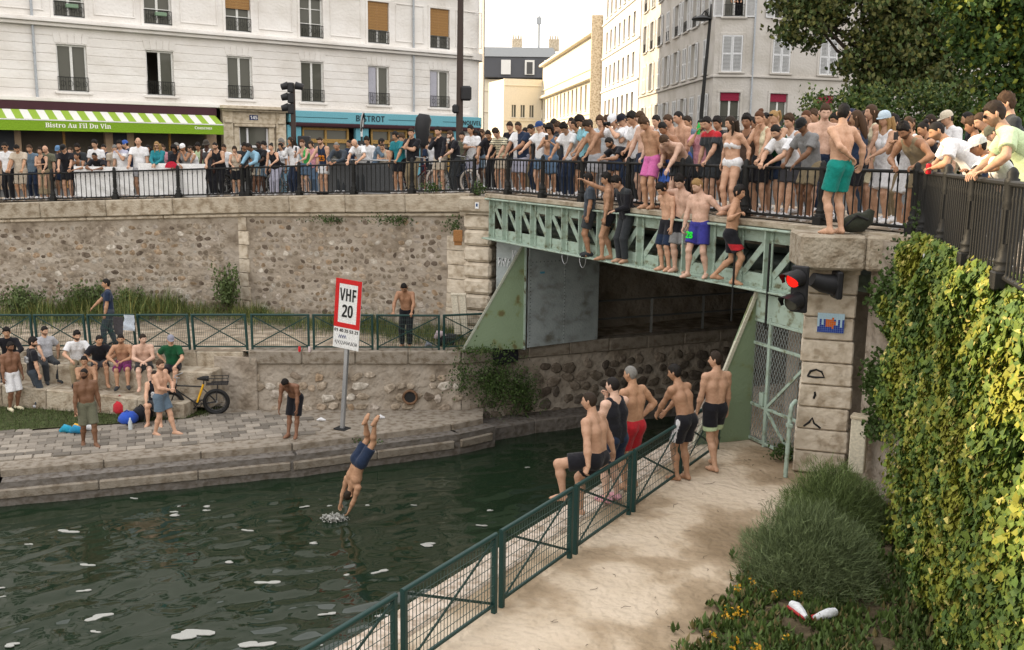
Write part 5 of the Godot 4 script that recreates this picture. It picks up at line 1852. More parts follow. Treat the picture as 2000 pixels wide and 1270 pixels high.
	var spots := [[-8.3, -17.6, 0.3], [-9.2, -16.2, 0.26], [-7.3, -16.1, 0.2], [-4.9, -16.3, 0.16], [-4.0, -15.5, 0.3], [-2.2, -16.0, 0.22], [-1.5, -17.2, 0.3], [-1.0, -15.3, 0.16], [-6.3, -14.2, 0.34], [-4.7, -13.7, 0.55], [-3.7, -13.4, 0.4], [-7.2, -13.3, 0.2], [-8.1, -12.7, 0.18], [-5.6, -12.4, 0.28], [-3.1, -12.4, 0.3], [-2.5, -12.9, 0.24], [-5.0, -11.7, 0.3], [-4.1, -11.6, 0.22], [-3.3, -11.3, 0.32], [-2.3, -11.5, 0.26], [-5.6, -11.0, 0.2], [-1.9, -10.9, 0.3], [-6.6, -18.5, 0.2], [-2.9, -19.2, 0.1], [0.4, -21.8, 0.09], [-0.4, -19.0, 0.14], [-1.0, -13.1, 0.25], [-0.4, -12.6, 0.3], [-1.5, -12.2, 0.35], [-2.8, -14.4, 0.2], [-6.9, -15.1, 0.16], [-3.6, -17.2, 0.16]]
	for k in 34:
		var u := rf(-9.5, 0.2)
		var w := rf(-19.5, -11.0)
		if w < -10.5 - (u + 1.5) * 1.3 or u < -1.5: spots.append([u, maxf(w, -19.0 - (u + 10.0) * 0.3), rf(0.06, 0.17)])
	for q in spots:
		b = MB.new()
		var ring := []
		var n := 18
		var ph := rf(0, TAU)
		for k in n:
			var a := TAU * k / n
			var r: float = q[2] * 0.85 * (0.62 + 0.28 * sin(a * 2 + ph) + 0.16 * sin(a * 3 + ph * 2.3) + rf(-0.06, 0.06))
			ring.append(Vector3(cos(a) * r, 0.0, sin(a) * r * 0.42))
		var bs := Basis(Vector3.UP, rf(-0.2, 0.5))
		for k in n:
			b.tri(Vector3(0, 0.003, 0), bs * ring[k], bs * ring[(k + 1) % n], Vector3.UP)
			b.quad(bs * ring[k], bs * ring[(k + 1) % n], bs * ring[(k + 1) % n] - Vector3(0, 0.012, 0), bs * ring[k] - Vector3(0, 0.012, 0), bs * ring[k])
		var fo := putm(b.mesh(), "foam_glint_patch", M.foam, null, Transform3D(Basis(), Vector3(q[0], WATER + 0.014, q[1])))
		tag(fo, "pale patch of foam and painted sky glint on the dark green canal water", "foam", "foam and painted glint patches on the canal")
	# splash at the diver's hands
	o = small("splash", "small white splash of water around the diver's hands", "splash", Vector3(-3.42, WATER, -18.35))
	b = MB.new()
	b.col = Color(2.0, 2.0, 2.05)
	for k in 90:
		var a := rf(0, TAU)
		var r := rf(0.03, 0.3)
		b.lathe([[0.001, -0.014], [0.018, 0], [0.001, 0.016]], 6, Transform3D(Basis().scaled(Vector3.ONE * rf(0.5, 1.7)), Vector3(cos(a) * r, rf(0.01, 0.16) * (1.2 - r * 3.0), sin(a) * r * 0.7)))
	put(b, "droplets", M.foam, o, "stuff")
	b = MB.new()
	b.col = Color(1.9, 1.9, 1.95)
	for k in 7:
		var a := TAU * k / 7.0
		b.tube([Vector3(cos(a) * 0.05, 0, sin(a) * 0.05), Vector3(cos(a) * 0.11, 0.08, sin(a) * 0.1), Vector3(cos(a) * 0.2, 0.06, sin(a) * 0.16)], [0.04, 0.03, 0.008], 6)
	put(b, "water_crown", M.foam, o)

func leaf_mesh(l: float, w: float, fold := 0.25) -> ArrayMesh:
	var b := MB.new()
	b.tri(Vector3(0, 0, 0), Vector3(w, l * 0.4, fold * w), Vector3(0, l * 0.45, 0), Vector3.BACK)
	b.tri(Vector3(w, l * 0.4, fold * w), Vector3(0, l, -fold * w), Vector3(0, l * 0.45, 0), Vector3.BACK)
	b.tri(Vector3(0, 0, 0), Vector3(0, l * 0.45, 0), Vector3(-w, l * 0.4, fold * w), Vector3.BACK)
	b.tri(Vector3(-w, l * 0.4, fold * w), Vector3(0, l * 0.45, 0), Vector3(0, l, -fold * w), Vector3.BACK)
	return b.mesh()

func blade_mesh(l: float, w: float, bend: float) -> ArrayMesh:
	var b := MB.new()
	var p := [Vector3(0, 0, 0), Vector3(0, l * 0.5, bend * 0.3), Vector3(0, l, bend)]
	b.quad(p[0] + Vector3(-w, 0, 0), p[0] + Vector3(w, 0, 0), p[1] + Vector3(w * 0.8, 0, 0), p[1] + Vector3(-w * 0.8, 0, 0), Vector3.BACK)
	b.tri(p[1] + Vector3(-w * 0.8, 0, 0), p[1] + Vector3(w * 0.8, 0, 0), p[2], Vector3.BACK)
	return b.mesh()

func scatter(called: String, mesh: Mesh, buf: PackedFloat32Array, parent: Node, kind := "stuff") -> MultiMeshInstance3D:
	var mm := MultiMesh.new()
	mm.transform_format = MultiMesh.TRANSFORM_3D
	mm.use_colors = true
	mm.mesh = mesh
	mm.instance_count = buf.size() / 16
	mm.buffer = buf
	var o := MultiMeshInstance3D.new()
	o.multimesh = mm
	o.material_override = M.leaf
	if parent:
		o.name = called
		parent.add_child(o, true)
	else:
		o.name = numbered(called)
		add_child(o)
	if kind: o.set_meta("kind", kind)
	return o

func inst(buf: PackedFloat32Array, b: Basis, p: Vector3, c: Color) -> void:
	buf.append_array(PackedFloat32Array([b.x.x, b.y.x, b.z.x, p.x, b.x.y, b.y.y, b.z.y, p.y, b.x.z, b.y.z, b.z.z, p.z, c.r, c.g, c.b, 1.0]))

func rand_basis(s: float) -> Basis:
	return Basis(Vector3(rf(-1, 1), rf(-1, 1), rf(-1, 1)).normalized(), rf(0, TAU)).scaled(Vector3.ONE * s)

func tree(called: String, label: String, base: Vector3, trunk_h: float, clumps: Array, leafl: float, count: int, tones: Array, sd: int) -> void:
	# clumps: [centre offset, radius]
	var o := thing(called, label, "tree", Transform3D(Basis(), base))
	rng.seed = sd
	var b := MB.new()
	var top := Vector3(rf(-0.3, 0.3), trunk_h, rf(-0.3, 0.3))
	b.tube([Vector3.ZERO, Vector3(0.05, trunk_h * 0.3, 0.03), top * 0.65 + Vector3(0.1, 0, 0), top], [0.3, 0.22, 0.19, 0.14], 10)
	for c in clumps:
		var e: Vector3 = c[0]
		var m := top.lerp(e, 0.5) + Vector3(rf(-0.3, 0.3), -0.3, rf(-0.3, 0.3))
		b.tube([top * rf(0.7, 1.0), m, e], [0.1, 0.06, 0.02], 6)
		for k in 5:
			var d: Vector3 = Vector3(rf(-1, 1), rf(-0.4, 1), rf(-1, 1)).normalized() * c[1] * 0.85
			b.tube([m.lerp(e, rf(0.3, 1.0)), e + d * 0.5, e + d], [0.03, 0.02, 0.008], 5)
	put(b, "trunk", M.bark, o)
	var buf := PackedFloat32Array()
	var tot := 0.0
	for c in clumps: tot += pow(c[1], 2.0)
	for c in clumps:
		var twigs := []
		for k in int(30 * c[1]) + 8:
			twigs.append(c[0] + Vector3(rf(-1, 1), rf(-0.75, 0.85), rf(-1, 1)).normalized() * c[1] * pow(rng.randf(), 0.4))
		for k in int(count * pow(c[1], 2.0) / tot):
			var p: Vector3 = twigs[rng.randi() % twigs.size()] + Vector3(rng.randfn(0, 0.22), rng.randfn(0, 0.14), rng.randfn(0, 0.22))
			var t: Array = tones[rng.randi() % tones.size()]
			var g := rf(0.7, 1.25)
			inst(buf, rand_basis(rf(0.7, 1.3)), p, Color(t[0] * g, t[1] * g, t[2] * g))
	scatter("crown", leaf_mesh(leafl, leafl * 0.34), buf, o)

func build_plants() -> void:
	rng.seed = 21
	# trees beyond the right-hand crowd
	tree("plane_tree", "tall leafy tree with spreading brown-green crown before the grey house", Vector3(13.3, -0.3, -37), 4.6, [[Vector3(-2.6, 6.2, 0), 1.3], [Vector3(-1.0, 7.4, 0.5), 1.7], [Vector3(0.6, 5.6, 0.6), 1.5], [Vector3(1.5, 7.6, 0), 1.7], [Vector3(-0.9, 5.0, 0.6), 1.1], [Vector3(-3.3, 7.4, -0.4), 1.2], [Vector3(2.6, 5.4, 0), 1.2], [Vector3(0.3, 9, 0), 2.0], [Vector3(-2.0, 9.2, 0), 1.6], [Vector3(2.9, 6.8, 0), 1.4], [Vector3(-3.9, 8.6, 0), 1.3], [Vector3(0.2, 6.6, 0.8), 1.3], [Vector3(0.9, 4.3, 0.5), 1.2], [Vector3(2.4, 4.2, 0.2), 1.1], [Vector3(-0.4, 4.0, 0.3), 0.9]], 0.19, 40000, [[0.07, 0.1, 0.028], [0.1, 0.105, 0.035], [0.055, 0.08, 0.025], [0.12, 0.12, 0.03]], 31)
	tree("dark_tree", "dense dark green tree overhanging the railing crowd", Vector3(13.6, -0.2, -26), 3.2, [[Vector3(-1.2, 4.0, 0), 1.2], [Vector3(0.2, 4.9, 0), 1.5], [Vector3(1.4, 3.9, 0), 1.4], [Vector3(-0.9, 5.6, 0), 1.3], [Vector3(0.5, 3.2, 0.3), 1.1], [Vector3(1.8, 5.6, 0), 1.6], [Vector3(0.4, 6.6, 0), 1.6], [Vector3(-1.9, 5.0, 0), 1.1], [Vector3(-0.2, 3.9, 0.6), 1.2], [Vector3(2.6, 4.4, 0), 1.3], [Vector3(-0.9, 2.7, 0.2), 1.0], [Vector3(0.9, 2.4, 0.3), 1.1], [Vector3(2.2, 2.8, 0), 1.1]], 0.16, 40000, [[0.045, 0.085, 0.018], [0.055, 0.1, 0.022], [0.035, 0.07, 0.016], [0.15, 0.17, 0.02]], 33)
	for q in [[Vector3(10.6, -0.2, -33), 1.0, 35], [Vector3(12.6, -0.2, -32), 1.1, 36], [Vector3(14.6, -0.2, -31.5), 1.0, 37]]:
		tree("leafy_shrub", ["loose green shrub with yellowish tips beside the grey house", "broad green shrub under the tall tree", "green shrub between the two trees"][q[2] - 35], q[0], 1.3, [[Vector3(-0.6, 2.2, 0), q[1]], [Vector3(0.7, 2.5, 0.2), q[1]], [Vector3(0.1, 1.6, 0.4), q[1]], [Vector3(-1.0, 1.3, 0), q[1] * 0.8], [Vector3(1.1, 1.4, 0), q[1] * 0.8]], 0.13, 8500, [[0.05, 0.085, 0.02], [0.07, 0.11, 0.025], [0.12, 0.14, 0.03], [0.04, 0.07, 0.02]], q[2])
	rng.seed = 41
	# ivy over the near wall
	var iv := thing("ivy", "thick yellow-green ivy covering the quay wall below the railing", "ivy")
	var buf := PackedFloat32Array()
	var f := FastNoiseLite.new()
	f.seed = 5
	f.frequency = 0.55
	f.fractal_octaves = 3
	var segs := [[Vector3(5.3, 0, -12.9), Vector3(4.5, 0, -9.1)], [Vector3(4.5, 0, -9.1), Vector3(3.3, 0, -4.7)]]
	var core := MB.new()
	for s in segs:
		var t := frame(s[0], s[1])
		var L: float = (s[1] - s[0]).length()
		var nn := int(L * 26000)
		for k in nn:
			var x := rf(-0.25, L)
			var y := rf(-3.85, 0.06)
			var p := t * Vector3(x, y, 0)
			var bulge: float = 0.26 + 0.24 * f.get_noise_3d(p.x * 1.4, p.y * 1.4, p.z * 1.4) + 0.12 * sin(clampf((y + 3.8) / 3.8, 0, 1) * PI)
			if s == segs[0] and x < 0.9 and f.get_noise_2d(p.y * 2.0, 3.0) + x * 1.3 < 0.25: continue
			if s == segs[0] and y < -2.2 and x < 1.7 + f.get_noise_2d(y * 3.0, 8.0) and rng.randf() < 0.93: continue
			if y < -3.0 and f.get_noise_3d(p.x * 3, p.y * 3, p.z * 3) < -0.15: continue
			if y > -0.05: bulge *= 0.6
			var z := bulge * rf(0.5, 1.05)
			var out := (t.basis.z + Vector3(rf(-0.6, 0.6), rf(-0.1, 0.9), rf(-0.6, 0.6))).normalized()
			var down := (Vector3.DOWN + t.basis.x * rf(-0.7, 0.7)).normalized()
			var xx := down.cross(out).normalized()
			var bs := Basis(xx, out.cross(xx) * -1.0, out).scaled(Vector3.ONE * rf(0.45, 1.6))
			var m := f.get_noise_3d(p.x * 2.2 + 30, p.y * 2.2, p.z * 2.2) + rf(-0.35, 0.35)
			var c := Color(0.095, 0.135, 0.022)
			if m > 0.2: c = Color(0.19, 0.195, 0.028)
			elif m < -0.22: c = Color(0.052, 0.09, 0.02)
			if rng.randf() < 0.05: c = Color(0.36, 0.31, 0.09)
			inst(buf, bs, t * Vector3(x, y, z), c * rf(0.85, 1.5))
		for i in int(L / 0.3):
			for j in 13:
				var p := t * Vector3(i * 0.3 + 0.15, -3.75 + j * 0.3, 0)
				if s == segs[0] and i < 4: continue
				core.tube([p, p + t.basis.z * 0.12 + Vector3(0, 0.1, 0), p + Vector3(0, 0.3, 0)], [0.012, 0.014, 0.012], 4)
	put(core, "stems", M.bark, iv)
	scatter("leaves", leaf_mesh(0.06, 0.033, 0.15), buf, iv)
	# creeper between the pier and the ivy
	buf = PackedFloat32Array()
	for k in 2600:
		var x := 5.0 + absf(rng.randfn(0, 0.16))
		var y := rf(-2.9, -0.4)
		if f.get_noise_2d(x * 4.0, y * 2.4) < 0.0: continue
		inst(buf, rand_basis(rf(0.5, 1.0)), Vector3(minf(x, 5.35), y, -13.9 + rf(0, 0.6) + (x - 5.0)), Color(0.05, 0.085, 0.02) * rf(0.6, 1.5))
	scatter("leaves", leaf_mesh(0.08, 0.04), buf, thing("creeper", "dark creeper in the corner between stone pier and ivy", "plant"))
	# feathery bushes and ground cover on the near bank
	var bed_edge := []
	for k in 60:
		var u := k / 59.0
		var e := Vector3(1.2, 0, -7.6).lerp(Vector3(2.35, 0, -10.4), minf(u * 2.0, 1.0)) if u < 0.5 else Vector3(2.35, 0, -10.4).lerp(Vector3(4.2, 0, -13.6), u * 2.0 - 1.0)
		bed_edge.append(Vector3(e.x + 0.2 + f.get_noise_2d(k * 0.55, 2.0) * 0.45 + rf(-0.05, 0.05), NPATH + 0.02, e.z))
	var soil := sheet("planting_bed", bed_edge + [Vector3(4.35, NPATH + 0.02, -13.9), Vector3(5.4, NPATH + 0.02, -13.6), Vector3(5.3, NPATH + 0.02, -12.6), Vector3(4.6, NPATH + 0.02, -9), Vector3(3.8, NPATH + 0.02, -6.5)], M.soil, 0.14, 0.05)
	for q in [[Vector3(3.45, NPATH, -10.7), 0.8, 0.85, 34000, "large feathery grey-green bush on the planting bed", [0.13, 0.165, 0.075]], [Vector3(4.25, NPATH, -12.4), 0.66, 0.8, 24000, "feathery green bush below the cream cabinet", [0.13, 0.175, 0.06]]]:
		var o := thing("feathery_bush", q[4], "bush", Transform3D(Basis(), q[0]))
		buf = PackedFloat32Array()
		var stems := MB.new()
		for k in 110:
			var a := rf(0, TAU)
			var r := rf(0.1, 1.0)
			var tip := Vector3(cos(a) * r * q[1], q[2] * rf(0.6, 1.1) * (1.1 - 0.5 * r), sin(a) * r * q[1])
			stems.col = Color(0.09, 0.12, 0.05)
			stems.tube([Vector3(cos(a), 0, sin(a)) * 0.12, tip * 0.5 + Vector3(0, 0.12, 0), tip], [0.008, 0.006, 0.003], 4)
		for j in q[3]:
			var a := rf(0, TAU)
			var el := asin(rf(0.0, 1.0))
			var rr := pow(rng.randf(), 0.45) * (1.0 + 0.3 * f.get_noise_3d(cos(a) * 3.0, el * 3.0, sin(a) * 3.0))
			var d0 := Vector3(cos(a) * cos(el) * q[1], sin(el) * q[2], sin(a) * cos(el) * q[1])
			var d := (d0.normalized() + Vector3(0, 0.5, 0) + Vector3(rf(-1.2, 1.2), rf(-0.6, 0.9), rf(-1.2, 1.2))).normalized()
			var x := d.cross(Vector3(rf(-1, 1), rf(-1, 1), rf(-1, 1))).normalized()
			var g := rf(0.55, 1.5)
			inst(buf, Basis(x, d, x.cross(d)).scaled(Vector3.ONE * rf(0.6, 1.4)), d0 * rr, Color(q[5][0] * g, q[5][1] * g, q[5][2] * g))
		put(stems, "stems", M.leaf, o)
		scatter("foliage", blade_mesh(0.1, 0.0022, 0.03), buf, o)
	buf = PackedFloat32Array()
	var fl := PackedFloat32Array()
	for k in 30000:
		var p := Vector3(rf(1.5, 5.2), NPATH + 0.02, rf(-13.6, -7.4))
		var lim := 1.75 + (-9.0 - p.z) * 0.56 + f.get_noise_2d(p.x * 5, p.z * 5) * 0.5
		if p.x < lim: continue
		if f.get_noise_2d(p.x * 3.0 + 9, p.z * 3.0) < -0.3: continue
		var g := rf(0.6, 1.5)
		inst(buf, Basis(Vector3.UP, rf(0, TAU)) * Basis(Vector3.RIGHT, rf(0.1, 1.3)).scaled(Vector3.ONE * rf(0.5, 1.3)), p, Color(0.065, 0.1, 0.024) * g if rng.randf() < 0.85 else Color(0.16, 0.13, 0.05))
		if rng.randf() < 0.012 and p.x < lim + 0.9 and p.z > -10.4:
			for j in 7: inst(fl, rand_basis(rf(0.5, 0.8)), p + Vector3(rf(-0.03, 0.03), rf(0.05, 0.12), rf(-0.03, 0.03)), Color(0.6, 0.33, 0.03))
	var gc := scatter("ground_cover", leaf_mesh(0.1, 0.022), buf, null)
	tag(gc, "low green weeds covering the planting bed", "weeds", "", "stuff")
	var fo := scatter("yellow_flowers", leaf_mesh(0.05, 0.025), fl, null)
	tag(fo, "small orange-yellow flower heads among the weeds", "flowers", "", "stuff")
	# weeds at the foot of the far wall
	buf = PackedFloat32Array()
	for k in 16000:
		var u := rng.randf()
		var p := Vector3.ZERO
		if u < 0.5: p = (A0 + Vector3(-1, 0, 0)).lerp(A1, u * 2)
		else: p = A1.lerp(A2, (u - 0.5) * 2)
		var dz := absf(rng.randfn(0, 0.85))
		p = Vector3(p.x + dz * 0.2, FPATH - (0.3 if p.x < -12 else 0.0), p.z + 0.35 + dz)
		var hh := 0.6 + 0.8 * f.get_noise_2d(p.x * 1.5, p.z * 1.5)
		if p.x < -10 and p.x > -15: hh += 0.6
		var g := rf(0.6, 1.5)
		inst(buf, (Basis(Vector3.UP, rf(0, TAU)) * Basis(Vector3.RIGHT, rf(-0.1, 0.6))).scaled(Vector3.ONE * maxf(0.3, hh) * rf(0.5, 1.2)), p, Color(0.07 * g, 0.095 * g, 0.025 * g) if rng.randf() < 0.8 else Color(0.2, 0.19, 0.06) * g)
	tag(scatter("weeds", blade_mesh(0.55, 0.008, 0.14), buf, null), "tall grass and weeds growing along the foot of the far wall", "weeds", "", "stuff")
	for q in [[Vector3(-13.2, -4.15, -30.2), 0.9, 0.9], [Vector3(-11.8, -4.1, -30.0), 0.7, 0.75], [Vector3(-15.2, -4.2, -30.2), 0.7, 0.8], [Vector3(-8.6, -3.95, -29.5), 0.35, 1.3]]:
		var o := thing("wall_bush", ["broad pale green bush against the rubble wall", "small green bush behind the walker in navy", "green bush at the wall beside the seated black hooded top", "thin sapling in front of the pale stone quoins"][int(names.get("wall_bush", -1)) + 1], "bush", Transform3D(Basis(), q[0]))
		buf = PackedFloat32Array()
		var sb := MB.new()
		for k in 26:
			var tip := Vector3(rng.randfn(0, 0.5) * q[1], q[2] * rf(0.5, 1.1), rng.randfn(0, 0.4) * q[1])
			sb.tube([tip * Vector3(0.2, 0, 0.2), tip * 0.6, tip], [0.012, 0.008, 0.004], 4)
			for j in 50:
				var g := rf(0.6, 1.4)
				inst(buf, rand_basis(rf(0.6, 1.2)), tip * rf(0.4, 1.05) + Vector3(rng.randfn(0, 0.08), rng.randfn(0, 0.08), rng.randfn(0, 0.08)), Color(0.075 * g, 0.105 * g, 0.035 * g))
		put(sb, "stems", M.bark, o)
		scatter("foliage", leaf_mesh(0.11, 0.03), buf, o)
	# plants rooted in the walls and copings
	var hang := [[Vector3(-0.35, -4.75, -24.6), 0.75, 0.8, 2600, "dark creeper hanging on the wall under the black cloth"], [Vector3(0.35, -5.15, -24.95), 0.45, 0.6, 1200, "dark hanging weeds low on the wall near the water"], [Vector3(-1.2, -4.5, -24.2), 0.4, 0.5, 500, "small creeper on the wall below the green plate"], [Vector3(-0.8, -3.9, -24.4), 0.6, 0.1, 300, "grass tuft on the coping under the green plate"], [Vector3(-3.4, -5.6, -22.0), 0.45, 0.12, 200, "green tuft on the quay ledge below the sign"], [Vector3(-5.1, -0.95, -28.4), 0.8, 0.14, 320, "green tuft under the coping of the rubble wall beside the quoins"], [Vector3(-3.2, -0.85, -27.3), 0.9, 0.16, 380, "wide green tuft under the coping of the rubble wall near the pier"], [Vector3(-1.6, -0.9, -26.3), 0.3, 0.25, 200, "green tuft in the corner of wall and far pier"], [Vector3(5.35, -0.25, -13.4), 0.3, 0.25, 300, "green tuft growing on the near pier cap"], [Vector3(5.5, 0.15, -13.4), 0.15, 0.35, 260, "upright weed at the railing corner post"], [Vector3(4.4, NPATH + 0.12, -15.2), 0.3, 0.15, 300, "green weeds at the foot of the mesh gate"], [Vector3(-2.2, 0.05, -26.9), 0.35, 0.16, 200, "weeds on the coping before the cream-tyred bicycle"], [Vector3(-0.9, 0.1, -26.2), 0.22, 0.22, 180, "weeds on the coping at the bridge corner post"]]
	for q in hang:
		var o := thing("wall_plant", q[4], "plant", Transform3D(Basis(), q[0]))
		buf = PackedFloat32Array()
		for k in q[3]:
			var g := rf(0.5, 1.5)
			inst(buf, rand_basis(rf(0.5, 1.1)), Vector3(rng.randfn(0, 0.45) * q[1], rng.randfn(0, 0.45) * q[2], rf(-0.06, 0.14) - (0.0 if q[0].x > -5 else 0.0)), Color(0.045 * g, 0.075 * g, 0.02 * g))
		scatter("foliage", leaf_mesh(0.07, 0.024), buf, o)
	# lawn blades
	buf = PackedFloat32Array()
	for k in 16000:
		var p := Vector3(rf(-15, -7.4), QUAY + 0.03, rf(-25.2, -20.6))
		if p.z > -21.85 + (p.x + 11.6) * -0.35: continue
		var g := rf(0.6, 1.4)
		inst(buf, (Basis(Vector3.UP, rf(0, TAU)) * Basis(Vector3.RIGHT, rf(-0.2, 0.8))).scaled(Vector3.ONE * rf(0.5, 1.1)), p, Color(0.05 * g, 0.075 * g, 0.02 * g))
	tag(scatter("lawn_grass", blade_mesh(0.1, 0.006, 0.03), buf, null), "short trampled grass of the little lawn by the steps", "grass", "", "stuff")
# ---------------------------------------------------------------- people
# distance field of tapered capsules, joined smoothly and meshed as surface nets
static func field_mesh(bones: Array, cell: float, k: float) -> Array:
	var lo := Vector3.ONE * 1e9
	var hi := Vector3.ONE * -1e9
	for q in bones:
		var r: float = maxf(q[2], q[3])
		var e: Vector3 = Vector3.ONE * (r + 0.001)
		lo = lo.min(q[0] - e).min(q[1] - e)
		hi = hi.max(q[0] + e).max(q[1] + e)
	lo -= Vector3.ONE * cell * 3.0
	hi += Vector3.ONE * cell * 3.0
	var nx := int((hi.x - lo.x) / cell) + 2
	var ny := int((hi.y - lo.y) / cell) + 2
	var nz := int((hi.z - lo.z) / cell) + 2
	var sxy := nx * ny
	var g := PackedFloat32Array()
	g.resize(nx * ny * nz)
	g.fill(1.0)
	var ik := 1.0 / k
	for q in bones:
		var a: Vector3 = q[0]
		var d: Vector3 = q[1] - a
		var ra: float = q[2]
		var dr: float = q[3] - ra
		var flat: bool = q.size() > 4 and q[4]
		var ln := d.length()
		var dd: float = maxf(d.length_squared(), 1e-9)
		var m: float = maxf(ra, q[3]) + k + cell * 1.6
		var p0 := (a.min(q[1]) - Vector3.ONE * m - lo) / cell
		var p1 := (a.max(q[1]) + Vector3.ONE * m - lo) / cell
		var x0 := maxi(0, int(p0.x))
		var x1 := mini(nx - 1, int(p1.x) + 1)
		var y0 := maxi(0, int(p0.y))
		var y1 := mini(ny - 1, int(p1.y) + 1)
		var z0 := maxi(0, int(p0.z))
		var z1 := mini(nz - 1, int(p1.z) + 1)
		for z in range(z0, z1 + 1):
			for y in range(y0, y1 + 1):
				var at := z * sxy + y * nx
				var w := lo + Vector3(x0, y, z) * cell - a
				for x in range(x0, x1 + 1):
					var t := w.dot(d) / dd
					var tc := clampf(t, 0.0, 1.0)
					var s := (w - d * tc).length() - (ra + dr * tc)
					if flat:
						var over := (t - 1.0) * ln
						if t > 1.0: s = maxf((w - d * t).length() - ra - dr, over)
						else: s = maxf(s, over)
					w.x += cell
					if s < m:
						var o := g[at + x]
						var h := k - absf(o - s)
						if h > 0.0: g[at + x] = minf(o, s) - h * h * ik * 0.25
						elif s < o: g[at + x] = s
	var v := PackedVector3Array()
	var n := PackedVector3Array()
	var ix := PackedInt32Array()
	var id := PackedInt32Array()
	id.resize(nx * ny * nz)
	id.fill(-1)
	var lim := cell * 1.8
	for z in nz - 1:
		for y in ny - 1:
			var at := z * sxy + y * nx
			for x in nx - 1:
				var c0 := g[at + x]
				if c0 > lim or c0 < -lim: continue
				var i0 := at + x
				var c1 := g[i0 + 1]
				var c2 := g[i0 + nx]
				var c3 := g[i0 + nx + 1]
				var c4 := g[i0 + sxy]
				var c5 := g[i0 + sxy + 1]
				var c6 := g[i0 + sxy + nx]
				var c7 := g[i0 + sxy + nx + 1]
				var neg := int(c0 < 0) + int(c1 < 0) + int(c2 < 0) + int(c3 < 0) + int(c4 < 0) + int(c5 < 0) + int(c6 < 0) + int(c7 < 0)
				if neg == 0 or neg == 8: continue
				var p := Vector3.ZERO
				var cnt := 0
				if (c0 < 0) != (c1 < 0): p += Vector3(c0 / (c0 - c1), 0, 0); cnt += 1
				if (c2 < 0) != (c3 < 0): p += Vector3(c2 / (c2 - c3), 1, 0); cnt += 1
				if (c4 < 0) != (c5 < 0): p += Vector3(c4 / (c4 - c5), 0, 1); cnt += 1
				if (c6 < 0) != (c7 < 0): p += Vector3(c6 / (c6 - c7), 1, 1); cnt += 1
				if (c0 < 0) != (c2 < 0): p += Vector3(0, c0 / (c0 - c2), 0); cnt += 1
				if (c1 < 0) != (c3 < 0): p += Vector3(1, c1 / (c1 - c3), 0); cnt += 1
				if (c4 < 0) != (c6 < 0): p += Vector3(0, c4 / (c4 - c6), 1); cnt += 1
				if (c5 < 0) != (c7 < 0): p += Vector3(1, c5 / (c5 - c7), 1); cnt += 1
				if (c0 < 0) != (c4 < 0): p += Vector3(0, 0, c0 / (c0 - c4)); cnt += 1
				if (c1 < 0) != (c5 < 0): p += Vector3(1, 0, c1 / (c1 - c5)); cnt += 1
				if (c2 < 0) != (c6 < 0): p += Vector3(0, 1, c2 / (c2 - c6)); cnt += 1
				if (c3 < 0) != (c7 < 0): p += Vector3(1, 1, c3 / (c3 - c7)); cnt += 1
				id[i0] = v.size()
				v.append(lo + (Vector3(x, y, z) + p / cnt) * cell)
				n.append(Vector3(c1 + c3 + c5 + c7 - c0 - c2 - c4 - c6, c2 + c3 + c6 + c7 - c0 - c1 - c4 - c5, c4 + c5 + c6 + c7 - c0 - c1 - c2 - c3).normalized())
	for z in range(1, nz - 1):
		for y in range(1, ny - 1):
			var at := z * sxy + y * nx
			for x in range(1, nx - 1):
				var i0 := at + x
				if id[i0] < 0: continue
				var c0 := g[i0] < 0
				if c0 != (g[i0 + 1] < 0): quad_ix(ix, id[i0], id[i0 - nx], id[i0 - nx - sxy], id[i0 - sxy], not c0)
				if c0 != (g[i0 + nx] < 0): quad_ix(ix, id[i0], id[i0 - sxy], id[i0 - 1 - sxy], id[i0 - 1], not c0)
				if c0 != (g[i0 + sxy] < 0): quad_ix(ix, id[i0], id[i0 - 1], id[i0 - 1 - nx], id[i0 - nx], not c0)
	return [v, n, ix]

static func quad_ix(ix: PackedInt32Array, a: int, b: int, c: int, d: int, flip: bool) -> void:
	if a < 0 or b < 0 or c < 0 or d < 0: return
	if flip:
		for q in [a, b, c, a, c, d]: ix.append(q)
	else:
		for q in [a, c, b, a, d, c]: ix.append(q)

static func add_field(b: MB, f: Array, col: Color) -> void:
	var k := b.v.size()
	b.v.append_array(f[0])
	b.n.append_array(f[1])
	for q in f[0].size(): b.c.append(col)
	for q in f[2]: b.ix.append(k + q)

static func ik2(a: Vector3, t: Vector3, l1: float, l2: float, pole: Vector3) -> Array:
	var d := t - a
	var L := clampf(d.length(), absf(l1 - l2) + 0.02, (l1 + l2) * 0.998)
	var dir := d.normalized()
	var x := (l1 * l1 - l2 * l2 + L * L) / (2.0 * L)
	var h := sqrt(maxf(l1 * l1 - x * x, 0.0))
	var pp := pole - dir * pole.dot(dir)
	if pp.length() < 0.001: pp = Vector3(0, 0, 1)
	return [a + dir * x + pp.normalized() * h, a + dir * L]

const SKIN := [[0.6, 0.4, 0.3], [0.52, 0.32, 0.215], [0.42, 0.245, 0.15], [0.33, 0.18, 0.108], [0.19, 0.1, 0.06], [0.07, 0.038, 0.026]]
const HAIR := {"k": [0.017, 0.014, 0.012], "d": [0.035, 0.023, 0.015], "n": [0.075, 0.042, 0.023], "y": [0.36, 0.22, 0.09], "g": [0.23, 0.22, 0.2], "r": [0.11, 0.045, 0.02], "w": [0.7, 0.7, 0.7]}

